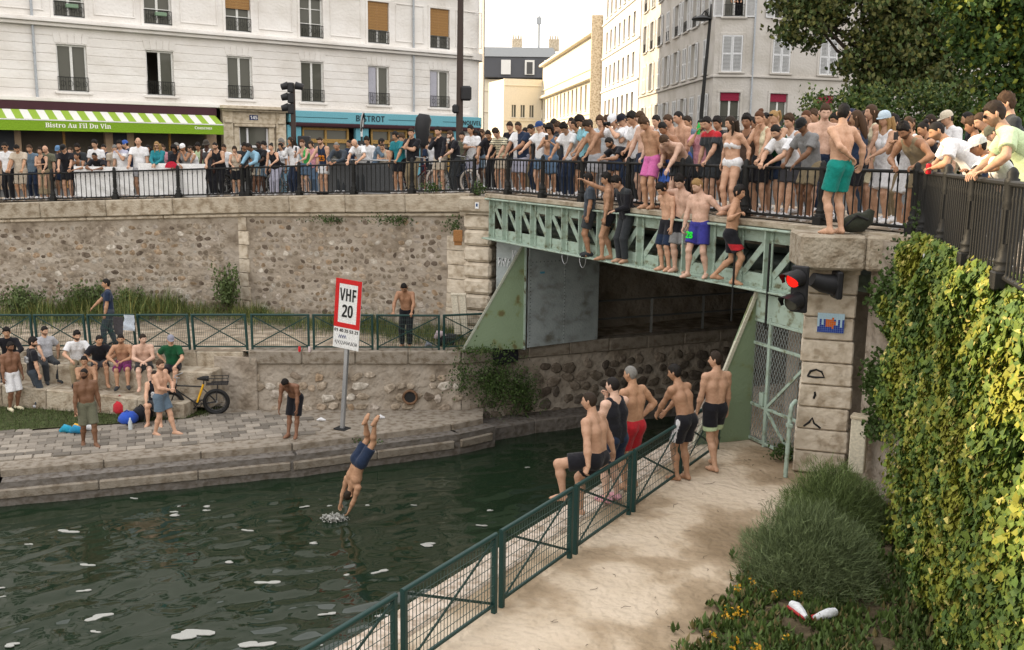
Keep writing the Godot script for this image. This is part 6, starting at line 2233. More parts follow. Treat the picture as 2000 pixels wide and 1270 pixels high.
static func skeleton(s: Dictionary) -> Dictionary:
	var S: float = s.h / 1.75
	var fem: bool = s.get("x", 0) == 1
	var sw := (0.163 if fem else 0.182) * S * lerpf(1.0, s.get("w", 1.0), 0.4)
	var bend := deg_to_rad(s.get("b", 0.0))
	var curl := deg_to_rad(s.get("c", 0.0))
	var side := deg_to_rad(s.get("sd", 0.0))
	var tw := deg_to_rad(s.get("tw", 0.0))
	var K := {"S": S}
	var P := Vector3(s.get("px", 0.0), s.get("ph", 0.935 * S), s.get("pz", -0.35 * sin(bend) * S))
	K.P = P
	K.hip = [P + Vector3(0.085 * S, -0.03 * S, 0), P + Vector3(-0.085 * S, -0.03 * S, 0)]
	var dirs := []
	for a in [bend * 0.7, bend, bend + curl]: dirs.append(Basis(Vector3.BACK, side) * Vector3(0, cos(a), sin(a)))
	K.waist = P + dirs[0] * 0.13 * S
	K.chest = K.waist + dirs[1] * 0.2 * S
	K.c7 = K.chest + dirs[2] * 0.185 * S
	var right := Vector3(cos(tw), 0, -sin(tw))   # towards the person's left, +x, turned by the twist
	right = (right - dirs[2] * right.dot(dirs[2])).normalized()
	K.right = right
	K.fwd = right.cross(dirs[2]).normalized()
	K.up = dirs[2]
	var sh: float = s.get("shrug", 0.0) * S
	K.sho = [K.c7 - dirs[2] * (0.045 * S - sh) + right * sw, K.c7 - dirs[2] * (0.045 * S - sh) - right * sw]
	var hp := deg_to_rad(s.get("hp", 8.0))
	var na := lerpf(bend + curl, hp, 0.5)
	var nd := Vector3(0, cos(na), sin(na))
	K.hb = Basis(Vector3.UP, tw + deg_to_rad(s.get("hy", 0.0))) * Basis(Vector3.RIGHT, hp) * Basis(Vector3.BACK, deg_to_rad(s.get("ht", 0.0)))
	K.head = K.c7 + nd * 0.1 * S + K.hb * Vector3(0, 0.085, 0.018) * S
	K.neck = K.c7 + nd * 0.1 * S
	# arms
	K.elb = []
	K.wri = []
	K.handdir = []
	var code: String = s.get("a", "DD")
	for i in 2:
		var sg := 1.0 if i == 0 else -1.0
		var t := Vector3.ZERO
		var pole := Vector3(sg * 0.5, -0.3, -1)
		var sp: Vector3 = K.sho[i]
		var rd: float = s.get("rd", 0.35)
		var ry: float = s.get("ry", 0.87)
		match code[i]:
			"D": t = sp + Vector3(sg * 0.07, -0.535, 0.07) * S
			"R":
				t = Vector3(sp.x + sg * 0.05, ry + 0.06, rd)
				pole = Vector3(sg * 0.9, 0.1, -0.5)
			"E":
				t = Vector3(sg * 0.09, ry + 0.05, rd + 0.06)
				pole = Vector3(sg * 1.2, -0.5, -0.2)
			"P":
				t = K.chest + Vector3(sg * 0.07, 0.06, 0.34) * S
				pole = Vector3(sg * 0.8, -1, 0)
			"U":
				t = K.head + K.hb * Vector3(sg * 0.09, -0.02, 0.2) * S
				pole = Vector3(sg * 0.9, -1, 0.2)
			"C":
				t = K.head + K.hb * Vector3(sg * 0.03, -0.15, 0.13) * S
				pole = Vector3(sg * 0.5, -1, 0.2)
			"M":
				t = K.chest + Vector3(sg * 0.02, 0.12, 0.22) * S
				pole = Vector3(sg * 0.8, -1, 0)
			"X":
				t = K.chest + Vector3(-sg * 0.11, -0.03 - 0.05 * i, 0.2) * S
				pole = Vector3(sg, -0.6, 0.2)
			"H":
				t = P + Vector3(sg * 0.19, 0.08, 0.0) * S
				pole = Vector3(sg * 1.0, 0, -0.45)
			"B":
				t = P + Vector3(-sg * 0.02, 0.12, -0.16) * S
				pole = Vector3(sg, 0, -0.6)
			"K":
				t = P + Vector3(sg * 0.16, 0.08, 0.42) * S
				pole = Vector3(sg, -0.2, -0.3)
			"T":
				t = P + Vector3(sg * 0.02, 0.1, 0.36) * S
				pole = Vector3(sg, -0.4, -0.2)
			"O":
				t = sp + Vector3(sg * 0.03, 0.52, 0.06) * S
				pole = Vector3(sg, 0, 0.2)
		var key: String = ["la", "ra"][i]
		if s.has(key): t = Vector3(s[key][0], s[key][1], s[key][2])
		var pk: String = ["le", "re"][i]
		if s.has(pk): pole = Vector3(s[pk][0], s[pk][1], s[pk][2])
		var q := ik2(sp, t, 0.285 * S, 0.255 * S, pole)
		K.elb.append(q[0])
		K.wri.append(q[1])
		K.handdir.append((q[1] - q[0]).normalized())
	# legs
	K.kne = []
	K.ank = []
	K.fdir = []
	for i in 2:
		var sg := 1.0 if i == 0 else -1.0
		var key: String = ["lf", "rf"][i]
		var t := Vector3(sg * 0.1 * S, 0, 0)
		if s.has(key): t = Vector3(s[key][0], s[key][1], s[key][2])
		var pk: String = ["lk", "rk"][i]
		var pole := Vector3(sg * 0.12, 0, 1)
		if s.has(pk): pole = Vector3(s[pk][0], s[pk][1], s[pk][2])
		var q := ik2(K.hip[i], t + Vector3(0, 0.075, 0) * S, 0.44 * S, 0.415 * S, pole)
		K.kne.append(q[0])
		K.ank.append(q[1])
		var fd := deg_to_rad(s.get("fy", 12.0) * sg)
		var fp := deg_to_rad(s.get("fp", 0.0))
		K.fdir.append(Vector3(sin(fd) * cos(fp), -sin(fp), cos(fd) * cos(fp)))
	return K

static func torso_bones(K: Dictionary, s: Dictionary, e: float) -> Array:
	var S: float = K.S
	var w: float = s.get("w", 1.0)
	var fem: bool = s.get("x", 0) == 1
	var r: Vector3 = K.right
	var f: Vector3 = K.fwd
	var P: Vector3 = K.P
	var bones := []
	var wb := S * w
	for sg in [-1.0, 1.0]:
		var cx: Vector3 = r * sg * (0.066 if fem else 0.078) * wb
		var bx: Vector3 = r * sg * 0.045 * wb
		bones.append([P + Vector3(sg * 0.05 * wb, 0.0, 0.0), K.waist + bx + f * 0.012 * wb * w, (0.098 if fem else 0.096) * wb + e, (0.082 if fem else 0.094) * wb * lerpf(1.0, w, 0.6) + e])
		bones.append([K.waist + bx, K.chest + cx, (0.082 if fem else 0.094) * wb + e, (0.086 if fem else 0.1) * wb + e])
		bones.append([K.chest + cx, K.c7 - K.up * 0.09 * S + cx * 0.85, (0.086 if fem else 0.1) * wb + e, (0.07 if fem else 0.082) * wb + e])
		if fem: bones.append([K.chest + r * sg * 0.072 * S + f * 0.07 * S, K.chest + r * sg * 0.07 * S + f * 0.075 * S - K.up * 0.02, 0.058 * S + e, 0.055 * S + e])
		else: bones.append([K.chest + r * sg * 0.07 * wb + f * 0.05 * wb + K.up * 0.04 * S, K.chest + r * sg * 0.1 * wb + f * 0.035 * wb + K.up * 0.065 * S, 0.058 * wb + e, 0.052 * wb + e])
	return bones

static func shoulder_bones(K: Dictionary, s: Dictionary, e: float) -> Array:
	var S: float = K.S
	var m := 0.86 if s.get("x", 0) == 1 else 1.0
	var bones := []
	for i in 2:
		bones.append([K.c7 - K.up * 0.055 * S, K.sho[i] - K.up * 0.005, 0.064 * S * m + e, 0.056 * S * m + e])
		bones.append([K.c7 + K.up * 0.02 * S, K.c7.lerp(K.sho[i], 0.62), 0.048 * S * m + e, 0.046 * S * m + e])
	return bones

static func pelvis_bones(K: Dictionary, s: Dictionary, e: float) -> Array:
	var S: float = K.S * lerpf(1.0, s.get("w", 1.0), 0.6)
	var fem: bool = s.get("x", 0) == 1
	var P: Vector3 = K.P
	var bones := [[K.hip[0] + Vector3(0, 0.03, 0), K.hip[1] + Vector3(0, 0.03, 0), (0.104 if fem else 0.098) * S + e, (0.104 if fem else 0.098) * S + e]]
	for i in 2:
		var d: Vector3 = (K.kne[i] - K.hip[i]).normalized()
		var back := Vector3(0, -0.1, -1) if d.y < -0.6 else Vector3(0, -0.6, -0.6)
		bones.append([K.hip[i] + back * 0.035 * S, K.hip[i] + back * 0.03 * S + d * 0.05, 0.088 * S + e, 0.084 * S + e])
	return bones

static func skin_bones(K: Dictionary, s: Dictionary) -> Array:
	var S: float = K.S
	var fem: bool = s.get("x", 0) == 1
	var w: float = lerpf(1.0, s.get("w", 1.0), 0.7)
	var m := (0.84 if fem else 1.0) * w
	var bones := torso_bones(K, s, 0.0) + shoulder_bones(K, s, 0.0) + pelvis_bones(K, s, 0.0)
	bones.append([K.c7 - K.up * 0.02 * S, K.neck + K.hb * Vector3(0, 0.03, 0.0) * S, (0.05 if fem else 0.06) * S, (0.047 if fem else 0.055) * S])
	for i in 2:
		bones.append([K.sho[i], K.sho[i].lerp(K.elb[i], 0.4), 0.058 * S * m, 0.05 * S * m])
		bones.append([K.sho[i].lerp(K.elb[i], 0.35), K.elb[i], 0.05 * S * m, 0.039 * S * m])
		bones.append([K.elb[i], K.elb[i].lerp(K.wri[i], 0.3), 0.039 * S * m, 0.043 * S * m])
		bones.append([K.elb[i].lerp(K.wri[i], 0.3), K.wri[i], 0.043 * S * m, 0.027 * S * m])
		var d: Vector3 = (K.ank[i] - K.kne[i]).normalized()
		bones.append([K.hip[i], K.hip[i].lerp(K.kne[i], 0.45), 0.09 * S * w, 0.077 * S * w])
		bones.append([K.hip[i].lerp(K.kne[i], 0.45), K.kne[i], 0.077 * S * w, 0.053 * S * w])
		var cb: Vector3 = d.cross(K.fdir[i].cross(d)).normalized() * -0.014 * S
		bones.append([K.kne[i], K.kne[i].lerp(K.ank[i], 0.32) + cb, 0.05 * S * w, 0.056 * S * w])
		bones.append([K.kne[i].lerp(K.ank[i], 0.32) + cb, K.ank[i], 0.056 * S * w, 0.034 * S])
		var fd: Vector3 = K.fdir[i]
		var dn := Vector3(0, -1, 0) if s.get("fp", 0.0) < 30.0 else fd.cross(Vector3.RIGHT).normalized() * (1.0 if fd.cross(Vector3.RIGHT).dot(d) > 0 else -1.0)
		bones.append([K.ank[i] - fd * 0.045 * S + dn * 0.038 * S, K.ank[i] + fd * 0.09 * S + dn * 0.042 * S, 0.034 * S, 0.031 * S])
		bones.append([K.ank[i] + fd * 0.08 * S + dn * 0.042 * S + Vector3(0.018, 0, 0) * S, K.ank[i] + fd * 0.165 * S + dn * 0.055 * S + Vector3(0.014, 0, 0) * S, 0.029 * S, 0.018 * S])
		bones.append([K.ank[i] + fd * 0.08 * S + dn * 0.042 * S - Vector3(0.018, 0, 0) * S, K.ank[i] + fd * 0.155 * S + dn * 0.055 * S - Vector3(0.02, 0, 0) * S, 0.027 * S, 0.018 * S])
		bones.append([K.ank[i] + dn * 0.01 * S, K.ank[i] + fd * 0.07 * S + dn * 0.035 * S, 0.034 * S, 0.03 * S])
	return bones

static func top_bones(K: Dictionary, s: Dictionary, kind: String) -> Array:
	var S: float = K.S
	var m := 0.86 if s.get("x", 0) == 1 else 1.0
	var w: float = s.get("w", 1.0)
	var bones := []
	if kind == "bikini":
		for sg in [-1.0, 1.0]:
			bones.append([K.chest + K.right * sg * 0.065 * S + K.fwd * 0.082 * S - K.up * 0.01, K.chest + K.right * sg * 0.085 * S + K.fwd * 0.07 * S - K.up * 0.025, 0.056 * S, 0.054 * S])
			bones.append([K.chest + K.right * sg * 0.03 * S - K.up * 0.04 * S, K.chest + K.right * sg * 0.075 * S - K.up * 0.04 * S, 0.088 * S, 0.084 * S])
		return bones
	bones = torso_bones(K, s, 0.016)
	if kind != "crop":
		for sg in [-1.0, 1.0]: bones.append([K.waist + K.right * sg * 0.05 * S * w, K.P + Vector3(sg * 0.055 * w, -0.07, 0) * S, 0.1 * S * w + 0.02, 0.105 * S * w + 0.022, true])
	else:
		bones = bones.slice(4)
	if kind == "tank" or kind == "crop":
		for i in 2:
			bones.append([K.chest + K.right * (0.075 if i == 0 else -0.075) * S + K.up * 0.05, K.c7.lerp(K.sho[i], 0.55) + K.up * 0.015, 0.075 * S * m, 0.055 * S * m])
		return bones
	bones.append_array(shoulder_bones(K, s, 0.013))
	for i in 2:
		if kind == "long":
			bones.append([K.sho[i], K.elb[i], 0.062 * S * m + 0.012, 0.046 * S * m + 0.014])
			bones.append([K.elb[i], K.elb[i].lerp(K.wri[i], 0.95), 0.046 * S * m + 0.014, 0.032 * S * m + 0.014, true])
		else:
			bones.append([K.sho[i], K.sho[i].lerp(K.elb[i], 0.68), 0.061 * S * m + 0.014, 0.056 * S * m + 0.026, true])
	return bones

static func bottom_bones(K: Dictionary, s: Dictionary, kind: String) -> Array:
	var S: float = K.S
	var w: float = lerpf(1.0, s.get("w", 1.0), 0.7)
	var bones := pelvis_bones(K, s, 0.013)
	if kind == "bikini": return bones.slice(0, 3)
	bones.append([K.hip[0].lerp(K.hip[1], 0.3) + Vector3(0, 0.05, 0), K.hip[0].lerp(K.hip[1], 0.3).lerp(K.waist, 0.55), 0.1 * S * w + 0.01, 0.096 * S * w + 0.008, true])
	bones.append([K.hip[0].lerp(K.hip[1], 0.7) + Vector3(0, 0.05, 0), K.hip[0].lerp(K.hip[1], 0.7).lerp(K.waist, 0.55), 0.1 * S * w + 0.01, 0.096 * S * w + 0.008, true])
	if kind == "skirt" or kind == "dress" or kind == "maxi":
		var mid: Vector3 = (K.kne[0] + K.kne[1]) * 0.5
		var e: Vector3 = K.P.lerp(mid, 0.85)
		if kind == "maxi": e = (K.ank[0] + K.ank[1]) * 0.5 + Vector3(0, 0.1, 0)
		for sg in [-1.0, 1.0]: bones.append([K.P + Vector3(sg * 0.05, -0.02, 0), e + Vector3(sg * 0.085, 0, 0), 0.11 * S, 0.115 * S, true])
		return bones
	for i in 2:
		match kind:
			"trunks": bones.append([K.hip[i], K.hip[i].lerp(K.kne[i], 0.5), 0.09 * S * w + 0.013, 0.076 * S * w + 0.014, true])
			"shorts": bones.append([K.hip[i], K.hip[i].lerp(K.kne[i], 0.72), 0.092 * S * w + 0.016, 0.08 * S * w + 0.03, true])
			"board": bones.append([K.hip[i], K.hip[i].lerp(K.kne[i], 0.95), 0.092 * S * w + 0.016, 0.066 * S * w + 0.034, true])
			_:
				bones.append([K.hip[i], K.kne[i], 0.092 * S * w + 0.014, 0.06 * S * w + 0.022])
				bones.append([K.kne[i], K.kne[i].lerp(K.ank[i], 0.97), 0.06 * S * w + 0.022, 0.05 * S + 0.016, true])
	return bones

static func head_mesh(b: MB, K: Dictionary, s: Dictionary, skin: Color, hc: Color) -> void:
	var S: float = K.S * (0.98 if s.get("x", 0) == 1 else 1.02)
	var o: Vector3 = K.head
	var hb: Basis = K.hb
	var nl := 30
	var nr := 22
	var k0 := b.v.size()
	var beard: float = s.get("bd", 0.0)
	var pts := PackedVector3Array()
	for j in nr + 1:
		var la := PI * (float(j) / nr - 0.5)
		for i in nl + 1:
			var u := TAU * (float(i) / nl - 0.5)
			var lo := u - 0.45 * sin(u)
			var d := Vector3(sin(lo) * cos(la), sin(la), cos(lo) * cos(la))
			var p := head_point(d)
			pts.append(p)
			var c := skin
			if p.z > 0.03:
				var ax := absf(p.x)
				if absf(p.y - 0.009) < 0.0065 and absf(ax - 0.031) < 0.011: c = skin.lerp(Color(0.03, 0.02, 0.018), 0.8)
				elif absf(p.y - 0.03) < 0.006 and absf(ax - 0.032) < 0.02: c = skin.lerp(hc, 0.6)
				elif absf(p.y + 0.058) < 0.009 and ax < 0.024: c = skin * Color(0.75, 0.5, 0.5)
				elif p.y > -0.02 and p.y < 0.02 and ax < 0.05: c = skin * 1.03
			if beard > 0.0 and p.y < -0.032 and p.z > -0.012 and not (absf(p.y + 0.058) < 0.008 and absf(p.x) < 0.02): c = c.lerp(hc, beard)
			b.v.append(o + hb * (p * S))
			b.c.append(c)
	for j in nr + 1:
		for i in nl + 1:
			var at := j * (nl + 1) + i
			var du := pts[j * (nl + 1) + (i + 1 if i < nl else 1)] - pts[j * (nl + 1) + (i - 1 if i > 0 else nl - 1)]
			var dv := pts[mini(j + 1, nr) * (nl + 1) + i] - pts[maxi(j - 1, 0) * (nl + 1) + i]
			var nn := du.cross(dv)
			if nn.length_squared() < 1e-12 or nn.dot(pts[at]) < 0: nn = pts[at] if nn.length_squared() < 1e-12 else -nn
			b.n.append((hb * nn).normalized())
	for j in nr:
		for i in nl:
			var a := k0 + j * (nl + 1) + i
			for q in [a, a + nl + 1, a + 1, a + 1, a + nl + 1, a + nl + 2]: b.ix.append(q)
	b.col = skin
	for sg in [-1.0, 1.0]:
		var e := o + hb * (Vector3(sg * 0.073, 0.0, -0.008) * S)
		b.tube([e + hb * (Vector3(0, -0.028, 0.004) * S), e + hb * (Vector3(sg * 0.01, -0.015, 0) * S), e + hb * (Vector3(sg * 0.014, 0.012, -0.006) * S), e + hb * (Vector3(sg * 0.004, 0.03, -0.004) * S)], [0.007 * S, 0.013 * S, 0.016 * S, 0.007 * S], 6)

static func head_point(d: Vector3) -> Vector3:
	var p := Vector3(d.x * 0.075, d.y * 0.117, d.z * 0.097)
	if d.y < 0:
		var t := -d.y
		p.x *= 1.0 - 0.26 * t * t
		if d.z > 0: p.z *= 1.0 - 0.04 * t
		else: p.z *= 1.0 - 0.5 * t
	else:
		p.z -= 0.006 * d.y
	if d.z > 0:
		p.z *= 0.95
		var x2 := p.x * p.x
		p.z += 0.023 * exp(-(x2 / 0.00018 + pow((p.y + 0.018) / 0.022, 2.0)))
		p.z += 0.006 * exp(-(x2 / 0.002 + pow((p.y - 0.032) / 0.012, 2.0)))
		p.z -= 0.009 * exp(-(pow((absf(p.x) - 0.031) / 0.016, 2.0) + pow((p.y - 0.01) / 0.013, 2.0)))
		p.z += 0.006 * exp(-(x2 / 0.0005 + pow((p.y + 0.058) / 0.011, 2.0)))
		p.z += 0.009 * exp(-(x2 / 0.0007 + pow((p.y + 0.098) / 0.018, 2.0)))
	return p

static func hair_mesh(K: Dictionary, s: Dictionary, style: String, hc: Color, sd: int) -> MB:
	var b := MB.new()
	var S: float = K.S * (0.98 if s.get("x", 0) == 1 else 1.02)
	var f := FastNoiseLite.new()
	f.seed = sd
	f.frequency = 16.0
	var o: Vector3 = K.head
	var hb: Basis = K.hb
	var nl := 36
	var nr := 24
	var thick: float = {"s": 0.13, "b": 0.035, "c": 0.27, "m": 0.24, "l": 0.14, "n": 0.1, "p": 0.1, "a": 0.62, "r": 0.02}.get(style, 0.1)
	var rough: float = {"s": 0.12, "b": 0.01, "c": 0.24, "m": 0.14, "l": 0.04, "n": 0.03, "p": 0.03, "a": 0.3, "r": 0.0}.get(style, 0.05)
	var pts := PackedVector3Array()
	for j in nr + 1:
		var la := PI * (float(j) / nr - 0.5)
		for i in nl + 1:
			var u := TAU * (float(i % nl) / nl - 0.5)
			var d := Vector3(sin(u) * cos(la), sin(la), cos(u) * cos(la))
			var p := head_point(d)
			var line := 0.0
			if d.z > 0: line = lerpf(0.005, 0.062, smoothstep(0.1, 0.7, d.z))
			else: line = lerpf(0.005, -0.072, smoothstep(0.0, 0.6, -d.z))
			if style == "r" and d.y > 0.25: line = 0.2
			if style in ["m", "l", "a"] and d.z < 0.55: line -= 0.05
			var m := smoothstep(-0.008, 0.012, p.y - line)
			var nz := 0.6 * f.get_noise_3d(d.x * 0.6, d.y * 0.6, d.z * 0.6) + 0.7 * f.get_noise_3d(d.x * 3.0, d.y * 3.0, d.z * 3.0)
			var th := thick * (0.55 + 0.45 * smoothstep(-0.1, 0.7, d.y)) + rough * nz
			if style == "s" or style == "c": th *= 1.0 + 0.3 * smoothstep(0.3, 0.9, d.y)
			p *= lerpf(0.9, 1.015 + maxf(th, 0.008), m)
			if style == "a": p.y = p.y if p.y > 0 else p.y * (1.0 + 0.5 * m)
			pts.append(p)
			b.v.append(o + hb * (p * S))
			b.c.append(hc * (1.0 + 0.35 * nz))
	for j in nr + 1:
		for i in nl + 1:
			var at := j * (nl + 1) + i
			var du := pts[j * (nl + 1) + (i + 1 if i < nl else 1)] - pts[j * (nl + 1) + (i - 1 if i > 0 else nl - 1)]
			var dv := pts[mini(j + 1, nr) * (nl + 1) + i] - pts[maxi(j - 1, 0) * (nl + 1) + i]
			var nn := du.cross(dv)
			if nn.length_squared() < 1e-12: nn = pts[at]
			elif nn.dot(pts[at]) < 0: nn = -nn
			b.n.append((hb * nn).normalized())
	for j in nr:
		for i in nl:
			var a := j * (nl + 1) + i
			for q in [a, a + nl + 1, a + 1, a + 1, a + nl + 1, a + nl + 2]: b.ix.append(q)
	b.col = hc
	if style == "l":
		var back: Vector3 = o + hb * (Vector3(0, 0.02, -0.07) * S)
		var fall: Vector3 = (K.c7 + K.fwd * -0.1 * S - K.up * 0.16 * S)
		for sg in [-0.5, 0.0, 0.5]:
			var x: Vector3 = hb.x * sg * 0.11 * S
			b.tube([back + x, back.lerp(fall, 0.4) + x * 1.25 - K.fwd * 0.01, back.lerp(fall, 0.75) + x * 1.2, fall + x], [0.06 * S, 0.055 * S, 0.045 * S, 0.012 * S], 8)
		for sg in [-1.0, 1.0]:
			var q: Vector3 = o + hb * (Vector3(sg * 0.07, 0.02, -0.02) * S)
			b.tube([q, q + Vector3(0, -0.12, 0) + hb * Vector3(sg * 0.015, 0, -0.01), q + Vector3(0, -0.24, 0.01)], [0.03 * S, 0.035 * S, 0.01 * S], 7)
	elif style == "n":
		var q: Vector3 = o + hb * (Vector3(0, 0.1, -0.075) * S)
		b.lathe([[0.001, -0.045], [0.035, -0.03], [0.048, 0.0], [0.035, 0.035], [0.001, 0.045]], 8, Transform3D(hb, q))
	elif style == "p":
		var q: Vector3 = o + hb * (Vector3(0, 0.05, -0.1) * S)
		b.tube([q, q + hb * Vector3(0, 0.0, -0.05), q + hb * Vector3(0, -0.08, -0.06) + Vector3(0, -0.03, 0), q + Vector3(0, -0.22, 0) - K.fwd * 0.03], [0.025, 0.035, 0.032, 0.008], 7)
	return b

static func cap_mesh(K: Dictionary, col: Color, brim: float) -> MB:
	var b := MB.new()
	b.col = col
	var S: float = K.S
	var t := Transform3D(K.hb.scaled_local(Vector3.ONE * S), K.head)
	var rings := []
	for q in [[1.14, 0.022], [1.15, 0.05], [1.06, 0.09], [0.82, 0.122], [0.45, 0.14], [0.05, 0.145]]:
		var ring := []
		for k in 16:
			var a := TAU * k / 16
			ring.append(t * Vector3(sin(a) * 0.076 * q[0], q[1], cos(a) * 0.098 * q[0] - 0.004))
		rings.append(ring)
	b.ringed(rings)
	if brim > 0:
		rings = []
		for j in 2:
			var ring := []
			for k in 13:
				var a := PI * (float(k) / 12 - 0.5)
				ring.append(t * Vector3(sin(a) * 0.076, 0.036 - 0.012 * cos(a) - 0.008 * j, 0.06 + cos(a) * brim))
			rings.append(ring)
		for j in 2:
			for k in range(1, 12): b.tri(rings[j][0], rings[j][k], rings[j][k + 1], t.basis.y * (1 if j == 0 else -1))
		for k in 12: b.quad(rings[0][k], rings[0][k + 1], rings[1][k + 1], rings[1][k], t.basis.z)
	elif brim < 0:
		rings = []
		for q in [[1.12, 0.04], [1.6, 0.0], [1.62, -0.006], [1.1, 0.03]]:
			var ring := []
			for k in 16:
				var a := TAU * k / 16
				ring.append(t * Vector3(sin(a) * 0.076 * q[0], q[1], cos(a) * 0.094 * q[0]))
			rings.append(ring)
		b.ringed(rings)
	return b

static func hand(b: MB, K: Dictionary, i: int, curl: float, col: Color) -> void:
	var S: float = K.S
	var w: Vector3 = K.wri[i]
	var d: Vector3 = K.handdir[i]
	var sg := 1.0 if i == 0 else -1.0
	if curl > 0.75: d = (d + Vector3(0, 0.15, 0.5)).normalized()
	var pn: Vector3 = Vector3(-sg * 0.9, -0.1, -0.2) if absf(d.y) > 0.75 else Vector3(0, -1, 0)   # the palm's side
	pn = (pn - d * pn.dot(d)).normalized()
	var x := d.cross(pn).normalized()
	b.col = col
	var rings := []
	for q in [[-0.02, 0.024, 0.02], [0.02, 0.032, 0.017], [0.06, 0.04, 0.016], [0.09, 0.038, 0.012]]:
		var ring := []
		for k in 8:
			var a := TAU * k / 8
			ring.append(w + (d * q[0] + x * cos(a) * q[1] + pn * sin(a) * q[2]) * S)
		rings.append(ring)
	b.ringed(rings)
	for k in 4:
		var p: Vector3 = w + (d * (0.085 - 0.004 * absf(k - 1.5)) + x * (-0.0295 + k * 0.0197)) * S
		var L: float = [0.066, 0.076, 0.071, 0.055][k if sg < 0 else 3 - k] * S
		var pts := [p]
		var a := 0.25 * curl
		for j in 3:
			a += curl * 0.6
			p += (d * cos(a) + pn * sin(a)) * L * [0.45, 0.32, 0.23][j]
			pts.append(p)
		b.tube(pts, [0.0095 * S, 0.009 * S, 0.0085 * S, 0.006 * S], 5)
	var tx := x * (1.0 if x.dot(K.fwd + K.up * 0.5) > 0 else -1.0)
	var p2 := w + (d * 0.02 + tx * 0.028) * S
	b.tube([p2, p2 + (d * 0.03 + tx * 0.024 + pn * 0.008) * S, p2 + (d * 0.062 + tx * 0.03 + pn * (0.012 + 0.02 * curl)) * S], [0.014 * S, 0.011 * S, 0.007 * S], 5)

# everything that can be computed off the main thread for one person
static func person_data(s: Dictionary) -> Dictionary:
	var out := {}
	var K := skeleton(s)
	out.K = K
	var cell: float = s.get("cell", 0.026)
	var sk: Array = SKIN[s.sk]
	var j: float = s.get("sj", 1.0)
	var skin := Color(sk[0] * j, sk[1] * j, sk[2] * j)
	var hcl: Array = HAIR[s.get("hc", "k")]
	var hc := Color(hcl[0], hcl[1], hcl[2])
	var b := MB.new()
	add_field(b, field_mesh(skin_bones(K, s), cell, 0.035), skin)
	head_mesh(b, K, s, skin, hc)
	for i in 2: hand(b, K, i, {"R": 1.0, "E": 0.5, "P": 0.8, "D": 0.45}.get(s.get("a", "DD")[i], 0.6), skin)
	out.body = b
	var hs: String = s.get("hs", "s")
	if hs != "x": out.hair = hair_mesh(K, s, hs, hc, int(s.get("seed", 1)))
	if s.has("cap"): out.cap = cap_mesh(K, Color(s.cap[0], s.cap[1], s.cap[2]), s.cap[3])
	for part in ["t", "bt"]:
		if not s.has(part) or s[part][0] == "none": continue
		var kind: String = s[part][0]
		var f := field_mesh(top_bones(K, s, kind) if part == "t" else bottom_bones(K, s, kind), cell, 0.025)
		var m := MB.new()
		var c := Color(s[part][1], s[part][2], s[part][3])
		add_field(m, f, c)
		if s[part].size() > 5:
			var c2 := Color(s[part][5], s[part][6], s[part][7])
			for q in m.v.size():
				var p := m.v[q]
				var on := false
				match s[part][4]:
					"stripe": on = fposmod(p.y, 0.06) < 0.022
					"half": on = p.x < -0.02
					"side": on = absf(p.x) > 0.193 * K.S * s.get("w", 1.0)
					"spot": on = absf(p.x) > 0.12 * K.S and absf(p.y - K.hip[0].y + 0.2) < 0.05
					"lower": on = p.y < K.kne[0].y + 0.23 * K.S
					"hem": on = p.y < minf(K.hip[0].lerp(K.kne[0], 0.7).y, K.hip[1].lerp(K.kne[1], 0.7).y) + 0.06
					"yoke": on = p.y > K.c7.y - 0.07
				if on: m.c[q] = c2
		out[part] = m
	if s.has("so"):
		var m := MB.new()
		m.col = Color(s.so[0], s.so[1], s.so[2])
		for i in 2:
			var fd: Vector3 = K.fdir[i]
			var a: Vector3 = K.ank[i]
			var S: float = K.S
			m.tube([a - fd * 0.085 * S + Vector3(0, -0.035, 0), a - fd * 0.05 * S + Vector3(0, -0.022, 0), a + fd * 0.03 * S + Vector3(0, -0.024, 0), a + fd * 0.11 * S + Vector3(0, -0.038, 0), a + fd * 0.185 * S + Vector3(0, -0.05, 0)], [0.03, 0.05, 0.052, 0.048, 0.026], 9)
		out.shoes = m
	return out

var specs := []
var built := []

func job(i: int) -> void:
	built[i] = person_data(specs[i])

func cloth_put(m: MB, called: String, o: Node3D, mt: Material) -> MeshInstance3D:
	return put(m, called, mt, o)

